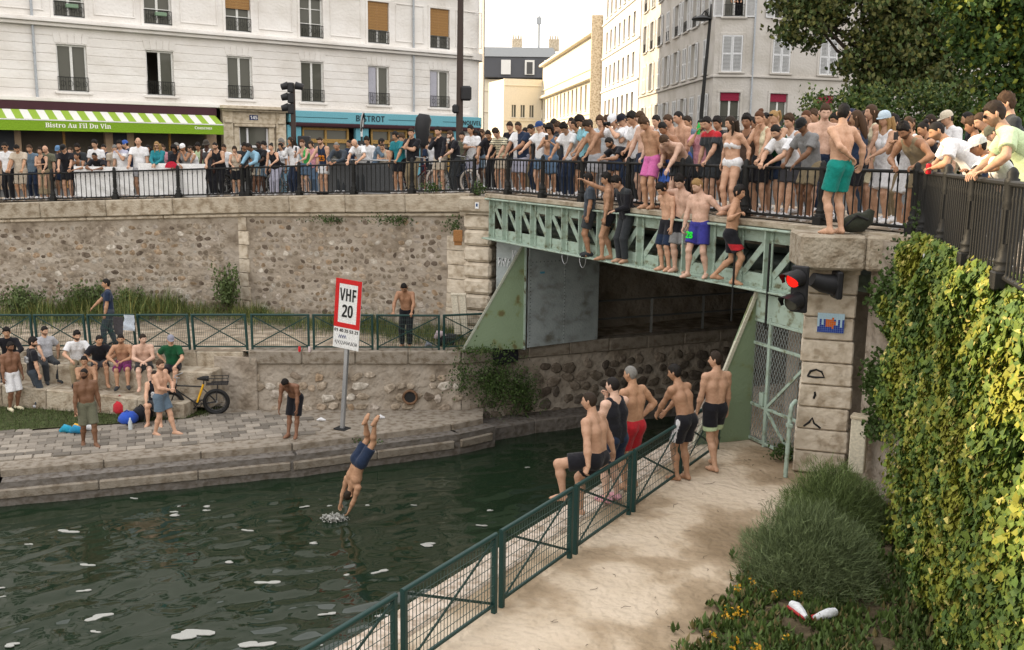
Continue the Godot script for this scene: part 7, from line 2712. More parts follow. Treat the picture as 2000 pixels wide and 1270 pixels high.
func build_people() -> void:
	specs = people_table()
	built.resize(specs.size())
	for i in specs.size():
		specs[i].seed = i
		if not specs[i].has("sj"): specs[i].sj = 0.88 + 0.24 * fposmod(sin(i * 12.9898) * 43758.5, 1.0)
	var g := WorkerThreadPool.add_group_task(job, specs.size())
	WorkerThreadPool.wait_for_group_task_completion(g)
	for i in specs.size():
		var s: Dictionary = specs[i]
		var d: Dictionary = built[i]
		var K: Dictionary = d.K
		var bs := Basis(Vector3.UP, deg_to_rad(s.f))
		if s.has("yv"):
			var yv := Vector3(s.yv[0], s.yv[1], s.yv[2]).normalized()
			var zv := Vector3(s.zv[0], s.zv[1], s.zv[2])
			zv = (zv - yv * zv.dot(yv)).normalized()
			bs = Basis(yv.cross(zv), yv, zv)
		var o := thing("person", s.l, "person", Transform3D(bs, Vector3(s.p[0], s.p[1], s.p[2])), s.get("g", ""))
		put(d.body, "body", M.skin, o)
		if d.has("hair"): put(d.hair, "hair", M.hair, o)
		if d.has("cap"): put(d.cap, "hat", M.cloth, o)
		if d.has("t"):
			var tm := put(d.t, {"tank": "tank_top", "bikini": "bikini_top", "crop": "crop_top", "long": "long_sleeved_top"}.get(s.t[0], "shirt"), M.cloth, o)
			if s.has("num"):
				var back: bool = s.num.size() > 5
				var z: Vector3 = K.fwd * (-1.0 if back else 1.0)
				var x := Vector3.UP.cross(z).normalized()
				var up := z.cross(x)
				letters(tm, s.num[0], s.num[1], Transform3D(Basis(x, up, z), K.chest + z * (0.158 if not back else 0.14) * K.S - K.up * s.num[5 if false else 4] * K.S), Color(s.num[2][0], s.num[2][1], s.num[2][2]), "lettering", false, 0.05)
		if d.has("bt"):
			var bm := put(d.bt, {"pants": "trousers", "skirt": "skirt", "dress": "skirt", "maxi": "long_skirt", "bikini": "bikini_bottom"}.get(s.bt[0], "shorts"), M.cloth, o)
			if s.has("bnum"):
				var th: Vector3 = K.hip[1].lerp(K.kne[1], 0.35)
				letters(bm, s.bnum[0], s.bnum[1], Transform3D(Basis(Vector3.UP, -0.25), th + Vector3(0.0, 0, 0.128) * K.S), Color(s.bnum[2][0], s.bnum[2][1], s.bnum[2][2]), "lettering", false, 0.02)
		if d.has("shoes"): put(d.shoes, "shoes", M.cloth, o)
		if s.has("gl"):
			var gb := MB.new()
			gb.col = Color(0.01, 0.01, 0.012)
			var gy := 0.012 if s.gl == 1 else 0.085
			var gz := 0.088 if s.gl == 1 else 0.075
			for sg in [-1.0, 1.0]: gb.box(Transform3D(K.hb, K.head + K.hb * Vector3(sg * 0.033, gy, gz)), Vector3(0.05, 0.034, 0.022), 0.008)
			gb.box(Transform3D(K.hb, K.head + K.hb * Vector3(0, gy + 0.01, gz)), Vector3(0.14, 0.008, 0.012))
			put(gb, "sunglasses", M.plastic, o)
		if s.has("hold"):
			var hi: int = s.hold[1]
			var hp: Vector3 = o.transform * (K.wri[hi] + K.handdir[hi] * 0.09 * K.S)
			var hb := MB.new()
			match s.hold[0]:
				"phone":
					hb.col = Color(0.02, 0.02, 0.025)
					hb.box(Transform3D(bs, hp + Vector3(0, 0.04, 0)), Vector3(0.075, 0.15, 0.01), 0.008)
					tag(put(hb, "phone", M.gloss), s.hold[2], "phone")
				"cup":
					hb.col = Color(0.75, 0.74, 0.7)
					hb.lathe([[0.001, -0.06], [0.03, -0.06], [0.04, 0.06], [0.036, 0.058]], 12, Transform3D(Basis(), hp))
					tag(put(hb, "paper_cup", M.paint), s.hold[2], "cup")
				"can":
					hb.col = Color(0.5, 0.02, 0.03)
					hb.lathe([[0.026, -0.06], [0.033, -0.05], [0.033, 0.06], [0.026, 0.07], [0.001, 0.07]], 12, Transform3D(Basis(), hp))
					tag(put(hb, "drinks_can", M.gloss), s.hold[2], "can")
				"bottle":
					hb = bottle_mesh(Color(s.hold[3][0], s.hold[3][1], s.hold[3][2]))
					var bo := put(hb, "bottle", M.gloss)
					bo.position = hp - Vector3(0, 0.1, 0)
					tag(bo, s.hold[2], "bottle")
				"fan":
					hb.col = Color(0.5, 0.02, 0.05)
					var pl := PackedVector2Array([Vector2(0, 0)])
					for q in 11: pl.append(Vector2(cos(PI * q / 10.0), sin(PI * q / 10.0)) * 0.2)
					hb.prism(pl, -0.005, 0.005, Transform3D(bs, hp))
					tag(put(hb, "hand_fan", M.cloth), s.hold[2], "fan")
				"camera":
					hb.col = Color(0.015, 0.015, 0.017)
					hb.box(Transform3D(bs, hp), Vector3(0.14, 0.1, 0.07), 0.012)
					hb.lathe([[0.04, 0], [0.042, 0.1], [0.001, 0.1]], 12, Transform3D(bs * Basis(Vector3.RIGHT, PI / 2), hp))
					tag(put(hb, "photo_camera", M.plastic), s.hold[2], "camera")
	built.clear()
func people_table() -> Array:
	return [
		{"p": [-15.88, -0.7, -31.37], "f": -3, "h": 1.82, "b": 2, "c": 10, "hp": 22, "hy": 7, "a": "RD", "rd": 0.36, "sk": 2, "hs": "s", "hc": "k", "l": "person in sunglasses and white t-shirt with black sling bag at the quay railing", "t": ["tee", 0.72, 0.72, 0.73], "bt": ["pants", 0.014, 0.014, 0.016], "so": [0.72, 0.72, 0.73], "gl": 1},
		{"p": [-15.48, -0.68, -31.33], "f": -1, "h": 1.78, "b": 2, "c": 10, "hp": 45, "hy": 12, "a": "RR", "rd": 0.36, "sk": 2, "hs": "s", "hc": "k", "l": "person in beige polo and beige shorts looking down over the quay railing", "t": ["tee", 0.5, 0.43, 0.34], "bt": ["board", 0.5, 0.43, 0.34], "so": [0.72, 0.72, 0.73], "bd": 0.7},
		{"p": [-14.75, -0.65, -31.26], "f": -1, "h": 1.65, "b": 12, "c": 10, "hp": 10, "hy": 12, "a": "RX", "rd": 0.36, "sk": 1, "hs": "m", "hc": "d", "l": "person in black strapless top and long brown skirt at the quay railing", "x": 1, "t": ["crop", 0.014, 0.014, 0.016], "bt": ["maxi", 0.26, 0.21, 0.13], "so": [0.72, 0.72, 0.73]},
		{"p": [-14.82, -0.66, -31.86], "f": -13, "h": 1.72, "b": 6, "c": 10, "hp": 25, "hy": -1, "a": "DD", "rd": 0.95, "sk": 1, "hs": "r", "hc": "g", "l": "person in olive t-shirt and black shorts behind the quay railing", "t": ["tee", 0.13, 0.13, 0.09], "bt": ["shorts", 0.014, 0.014, 0.016], "so": [0.72, 0.72, 0.73]},
		{"p": [-14.75, -0.66, -32.51], "f": 2, "h": 1.71, "b": 6, "c": 10, "hp": 22, "hy": 4, "a": "DD", "rd": 1.6, "sk": 2, "hs": "s", "hc": "d", "l": "person in blue cap standing behind the olive t-shirt", "t": ["tee", 0.06, 0.06, 0.068], "bt": ["shorts", 0.018, 0.028, 0.06], "so": [0.72, 0.72, 0.73], "cap": [0.1, 0.2, 0.35, 0.1]},
		{"p": [-13.95, -0.62, -31.19], "f": 1, "h": 1.73, "b": 12, "c": 10, "hp": 30, "hy": -11, "a": "RE", "rd": 0.36, "sk": 1, "hs": "b", "hc": "k", "l": "person in black cap and black t-shirt leaning on the quay railing with a phone", "t": ["tee", 0.014, 0.014, 0.016], "bt": ["shorts", 0.014, 0.014, 0.016], "so": [0.72, 0.72, 0.73], "cap": [0.012, 0.012, 0.014, 0.1], "hold": ["phone", 0, "white phone held over the railing by the person in black"]},
		{"p": [-14.31, -0.64, -32.47], "f": -6, "h": 1.65, "b": 6, "c": 10, "hp": 22, "hy": -7, "a": "DD", "rd": 1.6, "sk": 0, "hs": "b", "hc": "n", "l": "person in white t-shirt and grey trousers behind the black t-shirt", "t": ["tee", 0.72, 0.72, 0.73], "bt": ["pants", 0.06, 0.06, 0.068], "so": [0.72, 0.72, 0.73]},
		{"p": [-14.08, -0.63, -32.45], "f": -5, "h": 1.74, "b": 6, "c": 10, "hp": 22, "hy": 2, "a": "DD", "rd": 1.6, "sk": 2, "hs": "c", "hc": "k", "l": "person in charcoal t-shirt in the back row by the dark doorway", "t": ["tee", 0.035, 0.036, 0.042], "bt": ["pants", 0.018, 0.028, 0.06], "so": [0.72, 0.72, 0.73], "bd": 0.85},
		{"p": [-13.5, -0.6, -31.15], "f": -13, "h": 1.59, "b": 47, "c": 10, "hp": 5, "hy": -8, "a": "EE", "rd": 0.36, "sk": 3, "hs": "p", "hc": "k", "l": "person in grey crop top sitting low behind the white sheet", "x": 1, "t": ["crop", 0.2, 0.2, 0.2], "bt": ["shorts", 0.014, 0.014, 0.016], "so": [0.72, 0.72, 0.73]},
		{"p": [-13.81, -0.62, -32.42], "f": 141, "h": 1.62, "b": 6, "c": 10, "hp": 22, "hy": 12, "a": "DD", "rd": 1.6, "sk": 2, "hs": "n", "hc": "k", "l": "person in black vest turned towards the bistro door", "x": 1, "t": ["tank", 0.014, 0.014, 0.016], "bt": ["pants", 0.014, 0.014, 0.016], "so": [0.72, 0.72, 0.73]},
		{"p": [-13.22, -0.59, -31.71], "f": -1, "h": 1.81, "b": 2, "c": 10, "hp": 12, "hy": -10, "a": "DD", "rd": 0.95, "sk": 1, "hs": "c", "hc": "k", "l": "person in white t-shirt with blue braces behind the white sheet", "t": ["tee", 0.72, 0.72, 0.73], "bt": ["pants", 0.1, 0.16, 0.24], "so": [0.72, 0.72, 0.73]},
		{"p": [-12.93, -0.58, -31.1], "f": 0, "h": 1.69, "b": 58, "c": 10, "hp": 20, "hy": -10, "a": "EE", "rd": 0.36, "sk": 4, "hs": "b", "hc": "k", "l": "person in black t-shirt resting folded arms on the railing over the white sheet", "t": ["tee", 0.014, 0.014, 0.016], "bt": ["pants", 0.014, 0.014, 0.016], "so": [0.72, 0.72, 0.73]},
		{"p": [-12.96, -0.59, -32.34], "f": 57, "h": 1.69, "b": 6, "c": 10, "hp": 22, "hy": -10, "a": "DD", "rd": 1.6, "sk": 1, "hs": "s", "hc": "g", "l": "person in beige top before the bistro pillar", "t": ["tee", 0.5, 0.43, 0.34], "bt": ["pants", 0.26, 0.21, 0.13], "so": [0.72, 0.72, 0.73]},
		{"p": [-12.21, -0.55, -31.17], "f": -13, "h": 1.76, "b": 6, "c": 10, "hp": 12, "hy": 10, "a": "MD", "rd": 0.5, "sk": 1, "hs": "c", "hc": "k", "l": "person in white and blue football shirt with hand on chest", "t": ["tee", 0.72, 0.72, 0.73, "yoke", 0.42, 0.42, 0.52], "bt": ["shorts", 0.72, 0.72, 0.73], "so": [0.72, 0.72, 0.73]},
		{"p": [-12.4, -0.56, -32.29], "f": -60, "h": 1.8, "b": 2, "c": 10, "hp": 22, "hy": -8, "a": "DD", "rd": 1.6, "sk": 1, "hs": "s", "hc": "d", "l": "person in blue baseball cap behind the football shirt", "t": ["tee", 0.018, 0.028, 0.06], "bt": ["pants", 0.018, 0.028, 0.06], "so": [0.72, 0.72, 0.73], "cap": [0.04, 0.1, 0.35, 0.1]},
		{"p": [-11.58, -0.53, -30.97], "f": 2, "h": 1.85, "b": 2, "c": 10, "hp": 14, "hy": 10, "a": "DR", "rd": 0.36, "sk": 1, "hs": "r", "hc": "n", "l": "person in loose white t-shirt standing over the white sheets", "w": 1.12, "t": ["tee", 0.72, 0.72, 0.73], "bt": ["shorts", 0.4, 0.4, 0.42], "so": [0.72, 0.72, 0.73]},
		{"p": [-11.73, -0.54, -32.23], "f": -9, "h": 1.66, "b": 6, "c": 10, "hp": 22, "hy": 13, "a": "DD", "rd": 1.6, "sk": 2, "hs": "l", "hc": "k", "l": "person in olive top half hidden behind the loose white t-shirt", "x": 1, "t": ["tee", 0.13, 0.13, 0.09], "bt": ["pants", 0.014, 0.014, 0.016], "so": [0.72, 0.72, 0.73]},
		{"p": [-10.98, -0.5, -30.92], "f": -5, "h": 1.71, "b": 2, "c": 10, "hp": 15, "hy": 5, "a": "TT", "rd": 0.36, "sk": 1, "hs": "l", "hc": "y", "l": "person in sunglasses and teal long sleeved top", "x": 1, "w": 1.1, "t": ["long", 0.02, 0.2, 0.24], "bt": ["pants", 0.1, 0.16, 0.24], "so": [0.72, 0.72, 0.73], "gl": 1},
		{"p": [-11.25, -0.52, -32.19], "f": -10, "h": 1.66, "b": 6, "c": 10, "hp": 22, "hy": 12, "a": "DD", "rd": 1.6, "sk": 1, "hs": "s", "hc": "n", "l": "person in pink top behind the teal top", "t": ["tee", 0.62, 0.3, 0.35], "bt": ["pants", 0.018, 0.028, 0.06], "so": [0.72, 0.72, 0.73]},
		{"p": [-10.95, -0.51, -32.16], "f": 68, "h": 1.7, "b": 6, "c": 10, "hp": 22, "hy": 13, "a": "DD", "rd": 1.6, "sk": 1, "hs": "s", "hc": "g", "l": "person in dark jacket behind the red fan", "t": ["long", 0.035, 0.036, 0.042], "bt": ["pants", 0.035, 0.036, 0.042], "so": [0.72, 0.72, 0.73]},
		{"p": [-10.43, -0.48, -30.87], "f": 1, "h": 1.58, "b": 6, "c": 10, "hp": 22, "hy": -6, "a": "TT", "rd": 0.36, "sk": 4, "hs": "a", "hc": "k", "l": "person in black long sleeves holding a red fan", "x": 1, "t": ["long", 0.014, 0.014, 0.016], "bt": ["pants", 0.014, 0.014, 0.016], "so": [0.72, 0.72, 0.73], "hold": ["fan", 0, "red folding fan held by the person in black long sleeves"]},
		{"p": [-10.14, -0.47, -30.84], "f": -7, "h": 1.63, "b": 6, "c": 10, "hp": 22, "hy": -9, "a": "CT", "rd": 0.36, "sk": 3, "hs": "s", "hc": "k", "l": "person in white head scarf raising a drink above the white sheet", "x": 1, "t": ["tank", 0.2, 0.2, 0.2], "bt": ["pants", 0.06, 0.06, 0.068], "so": [0.72, 0.72, 0.73], "cap": [0.75, 0.75, 0.75, 0]},
		{"p": [-9.98, -0.46, -31.27], "f": -61, "h": 1.57, "b": 6, "c": 10, "hp": 22, "hy": -12, "a": "TT", "rd": 0.8, "sk": 1, "hs": "p", "hc": "d", "l": "person in white vest turned sideways above the white sheet", "x": 1, "t": ["tank", 0.72, 0.72, 0.73], "bt": ["pants", 0.4, 0.4, 0.42], "so": [0.72, 0.72, 0.73]},
		{"p": [-10.07, -0.47, -32.08], "f": -8, "h": 1.66, "b": 6, "c": 10, "hp": 22, "hy": 3, "a": "DD", "rd": 1.6, "sk": 3, "hs": "c", "hc": "k", "l": "person in yellow-green vest in the back row beside the portal", "t": ["tee", 0.5, 0.62, 0.38], "bt": ["pants", 0.014, 0.014, 0.016], "so": [0.72, 0.72, 0.73]},
		{"p": [-9.4, -0.44, -30.77], "f": -13, "h": 1.71, "b": 6, "c": 10, "hp": 10, "hy": 5, "a": "DD", "rd": 0.36, "sk": 5, "hs": "b", "hc": "k", "l": "person in dark hat with white neckerchief beside the white sheet", "t": ["tank", 0.06, 0.06, 0.068, "yoke", 0.72, 0.72, 0.73], "bt": ["pants", 0.014, 0.014, 0.016], "so": [0.72, 0.72, 0.73], "cap": [0.05, 0.04, 0.035, -1]},
		{"p": [-9.08, -0.43, -30.68], "f": -8, "h": 1.69, "b": 21, "c": 10, "hp": 22, "hy": -5, "a": "TR", "rd": 0.3, "sk": 1, "hs": "b", "hc": "k", "l": "person in black dungarees gripping the railing with one hand", "w": 1.08, "t": ["tank", 0.014, 0.014, 0.016], "bt": ["pants", 0.014, 0.014, 0.016], "so": [0.72, 0.72, 0.73], "bd": 0.6},
		{"p": [-8.53, -0.4, -30.69], "f": 0, "h": 1.51, "b": 6, "c": 10, "hp": 22, "hy": -1, "a": "CT", "rd": 0.36, "sk": 1, "hs": "m", "hc": "d", "l": "person in pale pink top with cream handbag at the quay railing", "x": 1, "t": ["tank", 0.5, 0.43, 0.34], "bt": ["skirt", 0.014, 0.014, 0.016], "so": [0.72, 0.72, 0.73]},
		{"p": [-8.45, -0.4, -31.28], "f": 32, "h": 1.61, "b": 6, "c": 10, "hp": 22, "hy": -1, "a": "DD", "rd": 0.95, "sk": 3, "hs": "c", "hc": "k", "l": "person in charcoal t-shirt looking sideways behind the pink top", "t": ["tee", 0.035, 0.036, 0.042], "bt": ["pants", 0.014, 0.014, 0.016], "so": [0.72, 0.72, 0.73]},
		{"p": [-7.91, -0.38, -30.55], "f": -25, "h": 1.69, "b": 33, "c": 10, "hp": 35, "hy": -12, "a": "ER", "rd": 0.36, "sk": 4, "hs": "s", "hc": "k", "l": "person in light blue denim jacket bending over the railing", "t": ["long", 0.24, 0.42, 0.55], "bt": ["shorts", 0.5, 0.43, 0.34], "so": [0.72, 0.72, 0.73], "tw": -25},
		{"p": [-7.75, -0.38, -30.63], "f": -20, "h": 1.64, "b": 6, "c": 10, "hp": 8, "hy": -13, "a": "TD", "rd": 0.5, "sk": 5, "hs": "b", "hc": "k", "l": "person in sunglasses and black printed t-shirt with blue shorts", "t": ["tee", 0.014, 0.014, 0.016], "bt": ["shorts", 0.12, 0.17, 0.22], "so": [0.72, 0.72, 0.73], "gl": 1},
		{"p": [-7.25, -0.35, -30.2], "f": -24, "h": 1.59, "b": 24, "c": 10, "hp": 8, "hy": 10, "a": "RD", "rd": 0.36, "sk": 1, "hs": "n", "hc": "k", "l": "person in black vest and pale blue trousers at the quay railing", "x": 1, "w": 1.08, "t": ["tank", 0.014, 0.014, 0.016], "bt": ["pants", 0.42, 0.42, 0.52], "so": [0.72, 0.72, 0.73]},
		{"p": [-7.06, -0.35, -30.6], "f": -36, "h": 1.56, "b": 6, "c": 10, "hp": 10, "hy": 8, "a": "DD", "rd": 0.8, "sk": 2, "hs": "m", "hc": "k", "l": "person in white t-shirt between black vest and white shirt", "x": 1, "t": ["tee", 0.72, 0.72, 0.73], "bt": ["pants", 0.24, 0.42, 0.55], "so": [0.72, 0.72, 0.73]},
		{"p": [-7.24, -0.38, -31.6], "f": -30, "h": 1.73, "b": 6, "c": 10, "hp": 22, "hy": 2, "a": "DD", "rd": 1.6, "sk": 1, "hs": "c", "hc": "g", "l": "person in grey t-shirt in the back row by the traffic light", "t": ["tee", 0.06, 0.06, 0.068], "bt": ["pants", 0.035, 0.036, 0.042], "so": [0.72, 0.72, 0.73]},
		{"p": [-6.56, -0.32, -29.84], "f": -36, "h": 1.71, "b": 6, "c": 10, "hp": 15, "hy": -13, "a": "DC", "rd": 0.36, "sk": 2, "hs": "l", "hc": "d", "l": "person in open white shirt touching chin", "t": ["long", 0.72, 0.72, 0.73], "bt": ["pants", 0.018, 0.028, 0.06], "so": [0.72, 0.72, 0.73]},
		{"p": [-6.19, -0.3, -29.65], "f": -33, "h": 1.63, "b": 6, "c": 10, "hp": 22, "hy": 13, "a": "TP", "rd": 0.36, "sk": 0, "hs": "s", "hc": "r", "l": "person in bright green halter top and denim shorts with a phone", "x": 1, "t": ["crop", 0.06, 0.4, 0.1], "bt": ["shorts", 0.1, 0.16, 0.24], "so": [0.72, 0.72, 0.73], "hold": ["phone", 1, "red phone held by the person in green halter top"]},
		{"p": [-5.58, -0.27, -29.33], "f": -33, "h": 1.69, "b": 13, "c": 10, "hp": 22, "hy": 7, "a": "DR", "rd": 0.36, "sk": 1, "hs": "b", "hc": "d", "l": "person in navy basketball jersey 23 and white shorts", "w": 1.1, "t": ["tank", 0.018, 0.028, 0.06], "bt": ["shorts", 0.72, 0.72, 0.73], "so": [0.014, 0.014, 0.016], "bd": 0.7, "gl": 2, "num": ["23", 0.17, [0.75, 0.45, 0.06], 0, 0.12]},
		{"p": [-5.04, -0.24, -29.04], "f": -21, "h": 1.69, "b": 49, "c": 10, "hp": 22, "hy": 12, "a": "EE", "rd": 0.36, "sk": 3, "hs": "b", "hc": "g", "l": "person in dark cardigan resting elbows on the railing", "t": ["long", 0.05, 0.06, 0.075], "bt": ["pants", 0.035, 0.036, 0.042], "so": [0.72, 0.72, 0.73]},
		{"p": [-4.43, -0.21, -28.72], "f": -30, "h": 1.69, "b": 34, "c": 10, "hp": 38, "hy": -4, "a": "RE", "rd": 0.36, "sk": 1, "hs": "r", "hc": "g", "l": "person in white polo shirt leaning over the grey barrier", "t": ["tee", 0.72, 0.72, 0.73], "bt": ["pants", 0.035, 0.036, 0.042], "so": [0.72, 0.72, 0.73], "bd": 0.3},
		{"p": [-4.36, -0.24, -30.08], "f": -27, "h": 1.67, "b": 6, "c": 10, "hp": 22, "hy": 8, "a": "DD", "rd": 1.6, "sk": 2, "hs": "c", "hc": "k", "l": "person in white shirt before the blue bistro window", "t": ["long", 0.72, 0.72, 0.73], "bt": ["pants", 0.1, 0.16, 0.24], "so": [0.72, 0.72, 0.73]},
		{"p": [-3.98, -0.21, -29.14], "f": 86, "h": 1.59, "b": 6, "c": 10, "hp": 22, "hy": 7, "a": "PP", "rd": 0.95, "sk": 2, "hs": "m", "hc": "k", "l": "person in floral blue blouse turned away", "x": 1, "t": ["long", 0.12, 0.17, 0.22], "bt": ["pants", 0.1, 0.16, 0.24], "so": [0.72, 0.72, 0.73]},
		{"p": [-3.77, -0.2, -29.04], "f": -23, "h": 1.48, "b": 6, "c": 10, "hp": 40, "hy": 10, "a": "DX", "rd": 0.95, "sk": 1, "hs": "b", "hc": "n", "l": "person in beige vest looking down behind the barrier", "t": ["tank", 0.5, 0.43, 0.34], "bt": ["shorts", 0.014, 0.014, 0.016], "so": [0.72, 0.72, 0.73]},
		{"p": [-3.66, -0.21, -29.71], "f": 25, "h": 1.57, "b": 6, "c": 10, "hp": 22, "hy": 12, "a": "DD", "rd": 1.6, "sk": 1, "hs": "m", "hc": "n", "l": "person in black top at the blue bistro window", "t": ["tee", 0.014, 0.014, 0.016], "bt": ["pants", 0.014, 0.014, 0.016], "so": [0.72, 0.72, 0.73]},
		{"p": [-3.24, -0.16, -28.09], "f": -34, "h": 1.73, "b": 12, "c": 10, "hp": 18, "hy": -4, "a": "RD", "rd": 0.36, "sk": 2, "hs": "m", "hc": "k", "l": "person in blue t-shirt standing by the maroon bicycle", "t": ["tee", 0.02, 0.2, 0.24, "none", 0.02, 0.2, 0.24], "bt": ["shorts", 0.014, 0.014, 0.016], "so": [0.72, 0.72, 0.73]},
		{"p": [-2.82, -0.14, -27.87], "f": -26, "h": 1.78, "b": 2, "c": 10, "hp": 12, "hy": 12, "a": "XC", "rd": 0.36, "sk": 1, "hs": "s", "hc": "d", "l": "person in black t-shirt holding a hand to the mouth", "w": 1.08, "t": ["tee", 0.014, 0.014, 0.016], "bt": ["pants", 0.26, 0.21, 0.13], "so": [0.72, 0.72, 0.73], "gl": 2},
		{"p": [-2.55, -0.15, -29.13], "f": 60, "h": 1.48, "b": 6, "c": 10, "hp": 22, "hy": 12, "a": "DD", "rd": 1.6, "sk": 2, "hs": "m", "hc": "k", "l": "person in navy top behind the wrapped traffic light", "x": 1, "t": ["tee", 0.018, 0.028, 0.06], "bt": ["shorts", 0.018, 0.028, 0.06], "so": [0.72, 0.72, 0.73]},
		{"p": [-2.03, -0.1, -27.45], "f": -27, "h": 1.79, "b": 2, "c": 10, "hp": 18, "hy": -5, "a": "RM", "rd": 0.36, "sk": 1, "hs": "s", "hc": "k", "l": "person in black overshirt over white t-shirt", "t": ["long", 0.014, 0.014, 0.016, "none", 0.014, 0.014, 0.016], "bt": ["shorts", 0.5, 0.43, 0.34], "so": [0.72, 0.72, 0.73], "bd": 0.35, "hold": ["cup", 0, "white paper cup held at the railing by the person in black overshirt"]},
		{"p": [-1.62, -0.08, -27.24], "f": -66, "h": 1.67, "b": 6, "c": 10, "hp": 22, "hy": -9, "a": "TM", "rd": 0.36, "sk": 0, "hs": "s", "hc": "n", "l": "person in black t-shirt lifting a white cup", "t": ["tee", 0.014, 0.014, 0.016], "bt": ["pants", 0.035, 0.036, 0.042], "so": [0.72, 0.72, 0.73], "bd": 0.9, "hold": ["cup", 1, "white paper cup lifted by the person in black t-shirt"]},
		{"p": [-1.14, -0.07, -27.59], "f": -35, "h": 1.81, "b": 2, "c": 10, "hp": 14, "hy": -10, "a": "DX", "rd": 0.9, "sk": 2, "hs": "s", "hc": "k", "l": "person in white t-shirt beside the brown signal post", "t": ["tee", 0.72, 0.72, 0.73], "bt": ["shorts", 0.42, 0.42, 0.52], "so": [0.72, 0.72, 0.73]},
		{"p": [-1, 0, -27.67], "f": -30, "h": 1.66, "b": 12, "c": 10, "hp": 30, "hy": 14, "a": "RR", "rd": 0.45, "sk": 5, "hs": "l", "hc": "k", "l": "person in black vest and blue shorts at the corner of the bridge railing", "x": 1, "t": ["tank", 0.014, 0.014, 0.016], "bt": ["shorts", 0.12, 0.17, 0.22], "so": [0.72, 0.72, 0.73]},
		{"p": [-0.84, 0, -28.45], "f": -38, "h": 1.67, "b": 6, "c": 10, "hp": 22, "hy": -13, "a": "DD", "rd": 0.95, "sk": 2, "hs": "s", "hc": "n", "l": "person with sunglasses pushed up behind the corner railing", "t": ["tee", 0.014, 0.014, 0.016], "bt": ["shorts", 0.72, 0.72, 0.73], "so": [0.72, 0.72, 0.73], "gl": 2, "bd": 0.5},
		{"p": [-0.61, 0, -26.73], "f": -25, "h": 1.69, "b": 27, "c": 10, "hp": 35, "hy": 1, "a": "RR", "rd": 0.36, "sk": 2, "hs": "s", "hc": "k", "l": "person in black polo and black trousers leaning on the bridge railing", "t": ["tee", 0.014, 0.014, 0.016], "bt": ["pants", 0.014, 0.014, 0.016], "so": [0.72, 0.72, 0.73]},
		{"p": [-0.36, 0, -26.24], "f": -39, "h": 1.69, "b": 15, "c": 10, "hp": 40, "hy": -7, "a": "RE", "rd": 0.36, "sk": 1, "hs": "c", "hc": "d", "l": "person in striped t-shirt bending over the bridge railing", "t": ["tee", 0.66, 0.6, 0.42, "stripe", 0.035, 0.036, 0.042], "bt": ["shorts", 0.5, 0.43, 0.34], "so": [0.72, 0.72, 0.73]},
		{"p": [-0.06, 0, -26.94], "f": -36, "h": 1.84, "b": 2, "c": 10, "hp": 25, "hy": 9, "a": "DD", "rd": 0.95, "sk": 1, "hs": "s", "hc": "d", "l": "person with raised sunglasses behind the blue polo", "t": ["tee", 0.014, 0.014, 0.016], "bt": ["shorts", 0.035, 0.036, 0.042], "so": [0.72, 0.72, 0.73], "gl": 2},
		{"p": [0.17, 0, -25.21], "f": -38, "h": 1.81, "b": 2, "c": 10, "hp": 28, "hy": -2, "a": "TR", "rd": 0.36, "sk": 3, "hs": "b", "hc": "d", "l": "person in half white half blue polo shirt with hand on belly", "w": 1.18, "t": ["tee", 0.018, 0.028, 0.06, "half", 0.72, 0.72, 0.73], "bt": ["board", 0.42, 0.42, 0.52], "so": [0.72, 0.72, 0.73]},
		{"p": [0.55, 0, -25.77], "f": -70, "h": 1.76, "b": 6, "c": 10, "hp": 30, "hy": 12, "a": "DD", "rd": 0.95, "sk": 2, "hs": "s", "hc": "k", "l": "person in black t-shirt and navy trousers behind the blue cap", "t": ["tee", 0.014, 0.014, 0.016], "bt": ["pants", 0.018, 0.028, 0.06], "so": [0.72, 0.72, 0.73]},
		{"p": [0.67, 0, -24.76], "f": -50, "h": 1.78, "b": 2, "c": 10, "hp": 10, "hy": 0, "a": "DR", "rd": 0.6, "sk": 1, "hs": "s", "hc": "n", "l": "person in blue cap and white t-shirt on the bridge", "t": ["tee", 0.72, 0.72, 0.73], "bt": ["shorts", 0.1, 0.16, 0.24], "so": [0.72, 0.72, 0.73], "cap": [0.025, 0.06, 0.18, 0.1]},
		{"p": [0.87, 0, -23.95], "f": -17, "h": 1.69, "b": 2, "c": 10, "hp": 25, "hy": -10, "a": "PP", "rd": 0.4, "sk": 2, "hs": "a", "hc": "k", "l": "person in denim top looking at a phone", "x": 1, "t": ["crop", 0.1, 0.16, 0.24], "bt": ["skirt", 0.1, 0.16, 0.24], "so": [0.72, 0.72, 0.73], "hold": ["phone", 1, "black phone held by the person in denim top"]},
		{"p": [1.18, 0, -24.55], "f": -59, "h": 1.79, "b": 2, "c": 10, "hp": 35, "hy": 13, "a": "DR", "rd": 0.95, "sk": 1, "hs": "c", "hc": "n", "l": "person in patterned dark top behind the white t-shirt", "x": 1, "t": ["tee", 0.035, 0.036, 0.042], "bt": ["pants", 0.018, 0.028, 0.06], "so": [0.72, 0.72, 0.73]},
		{"p": [1.26, 0, -23.11], "f": -46, "h": 1.77, "b": 12, "c": 10, "hp": 45, "hy": 8, "a": "RR", "rd": 0.36, "sk": 2, "hs": "c", "hc": "k", "l": "person in white t-shirt with both hands on the bridge railing looking down", "t": ["tee", 0.72, 0.72, 0.73], "bt": ["pants", 0.018, 0.028, 0.06], "so": [0.72, 0.72, 0.73]},
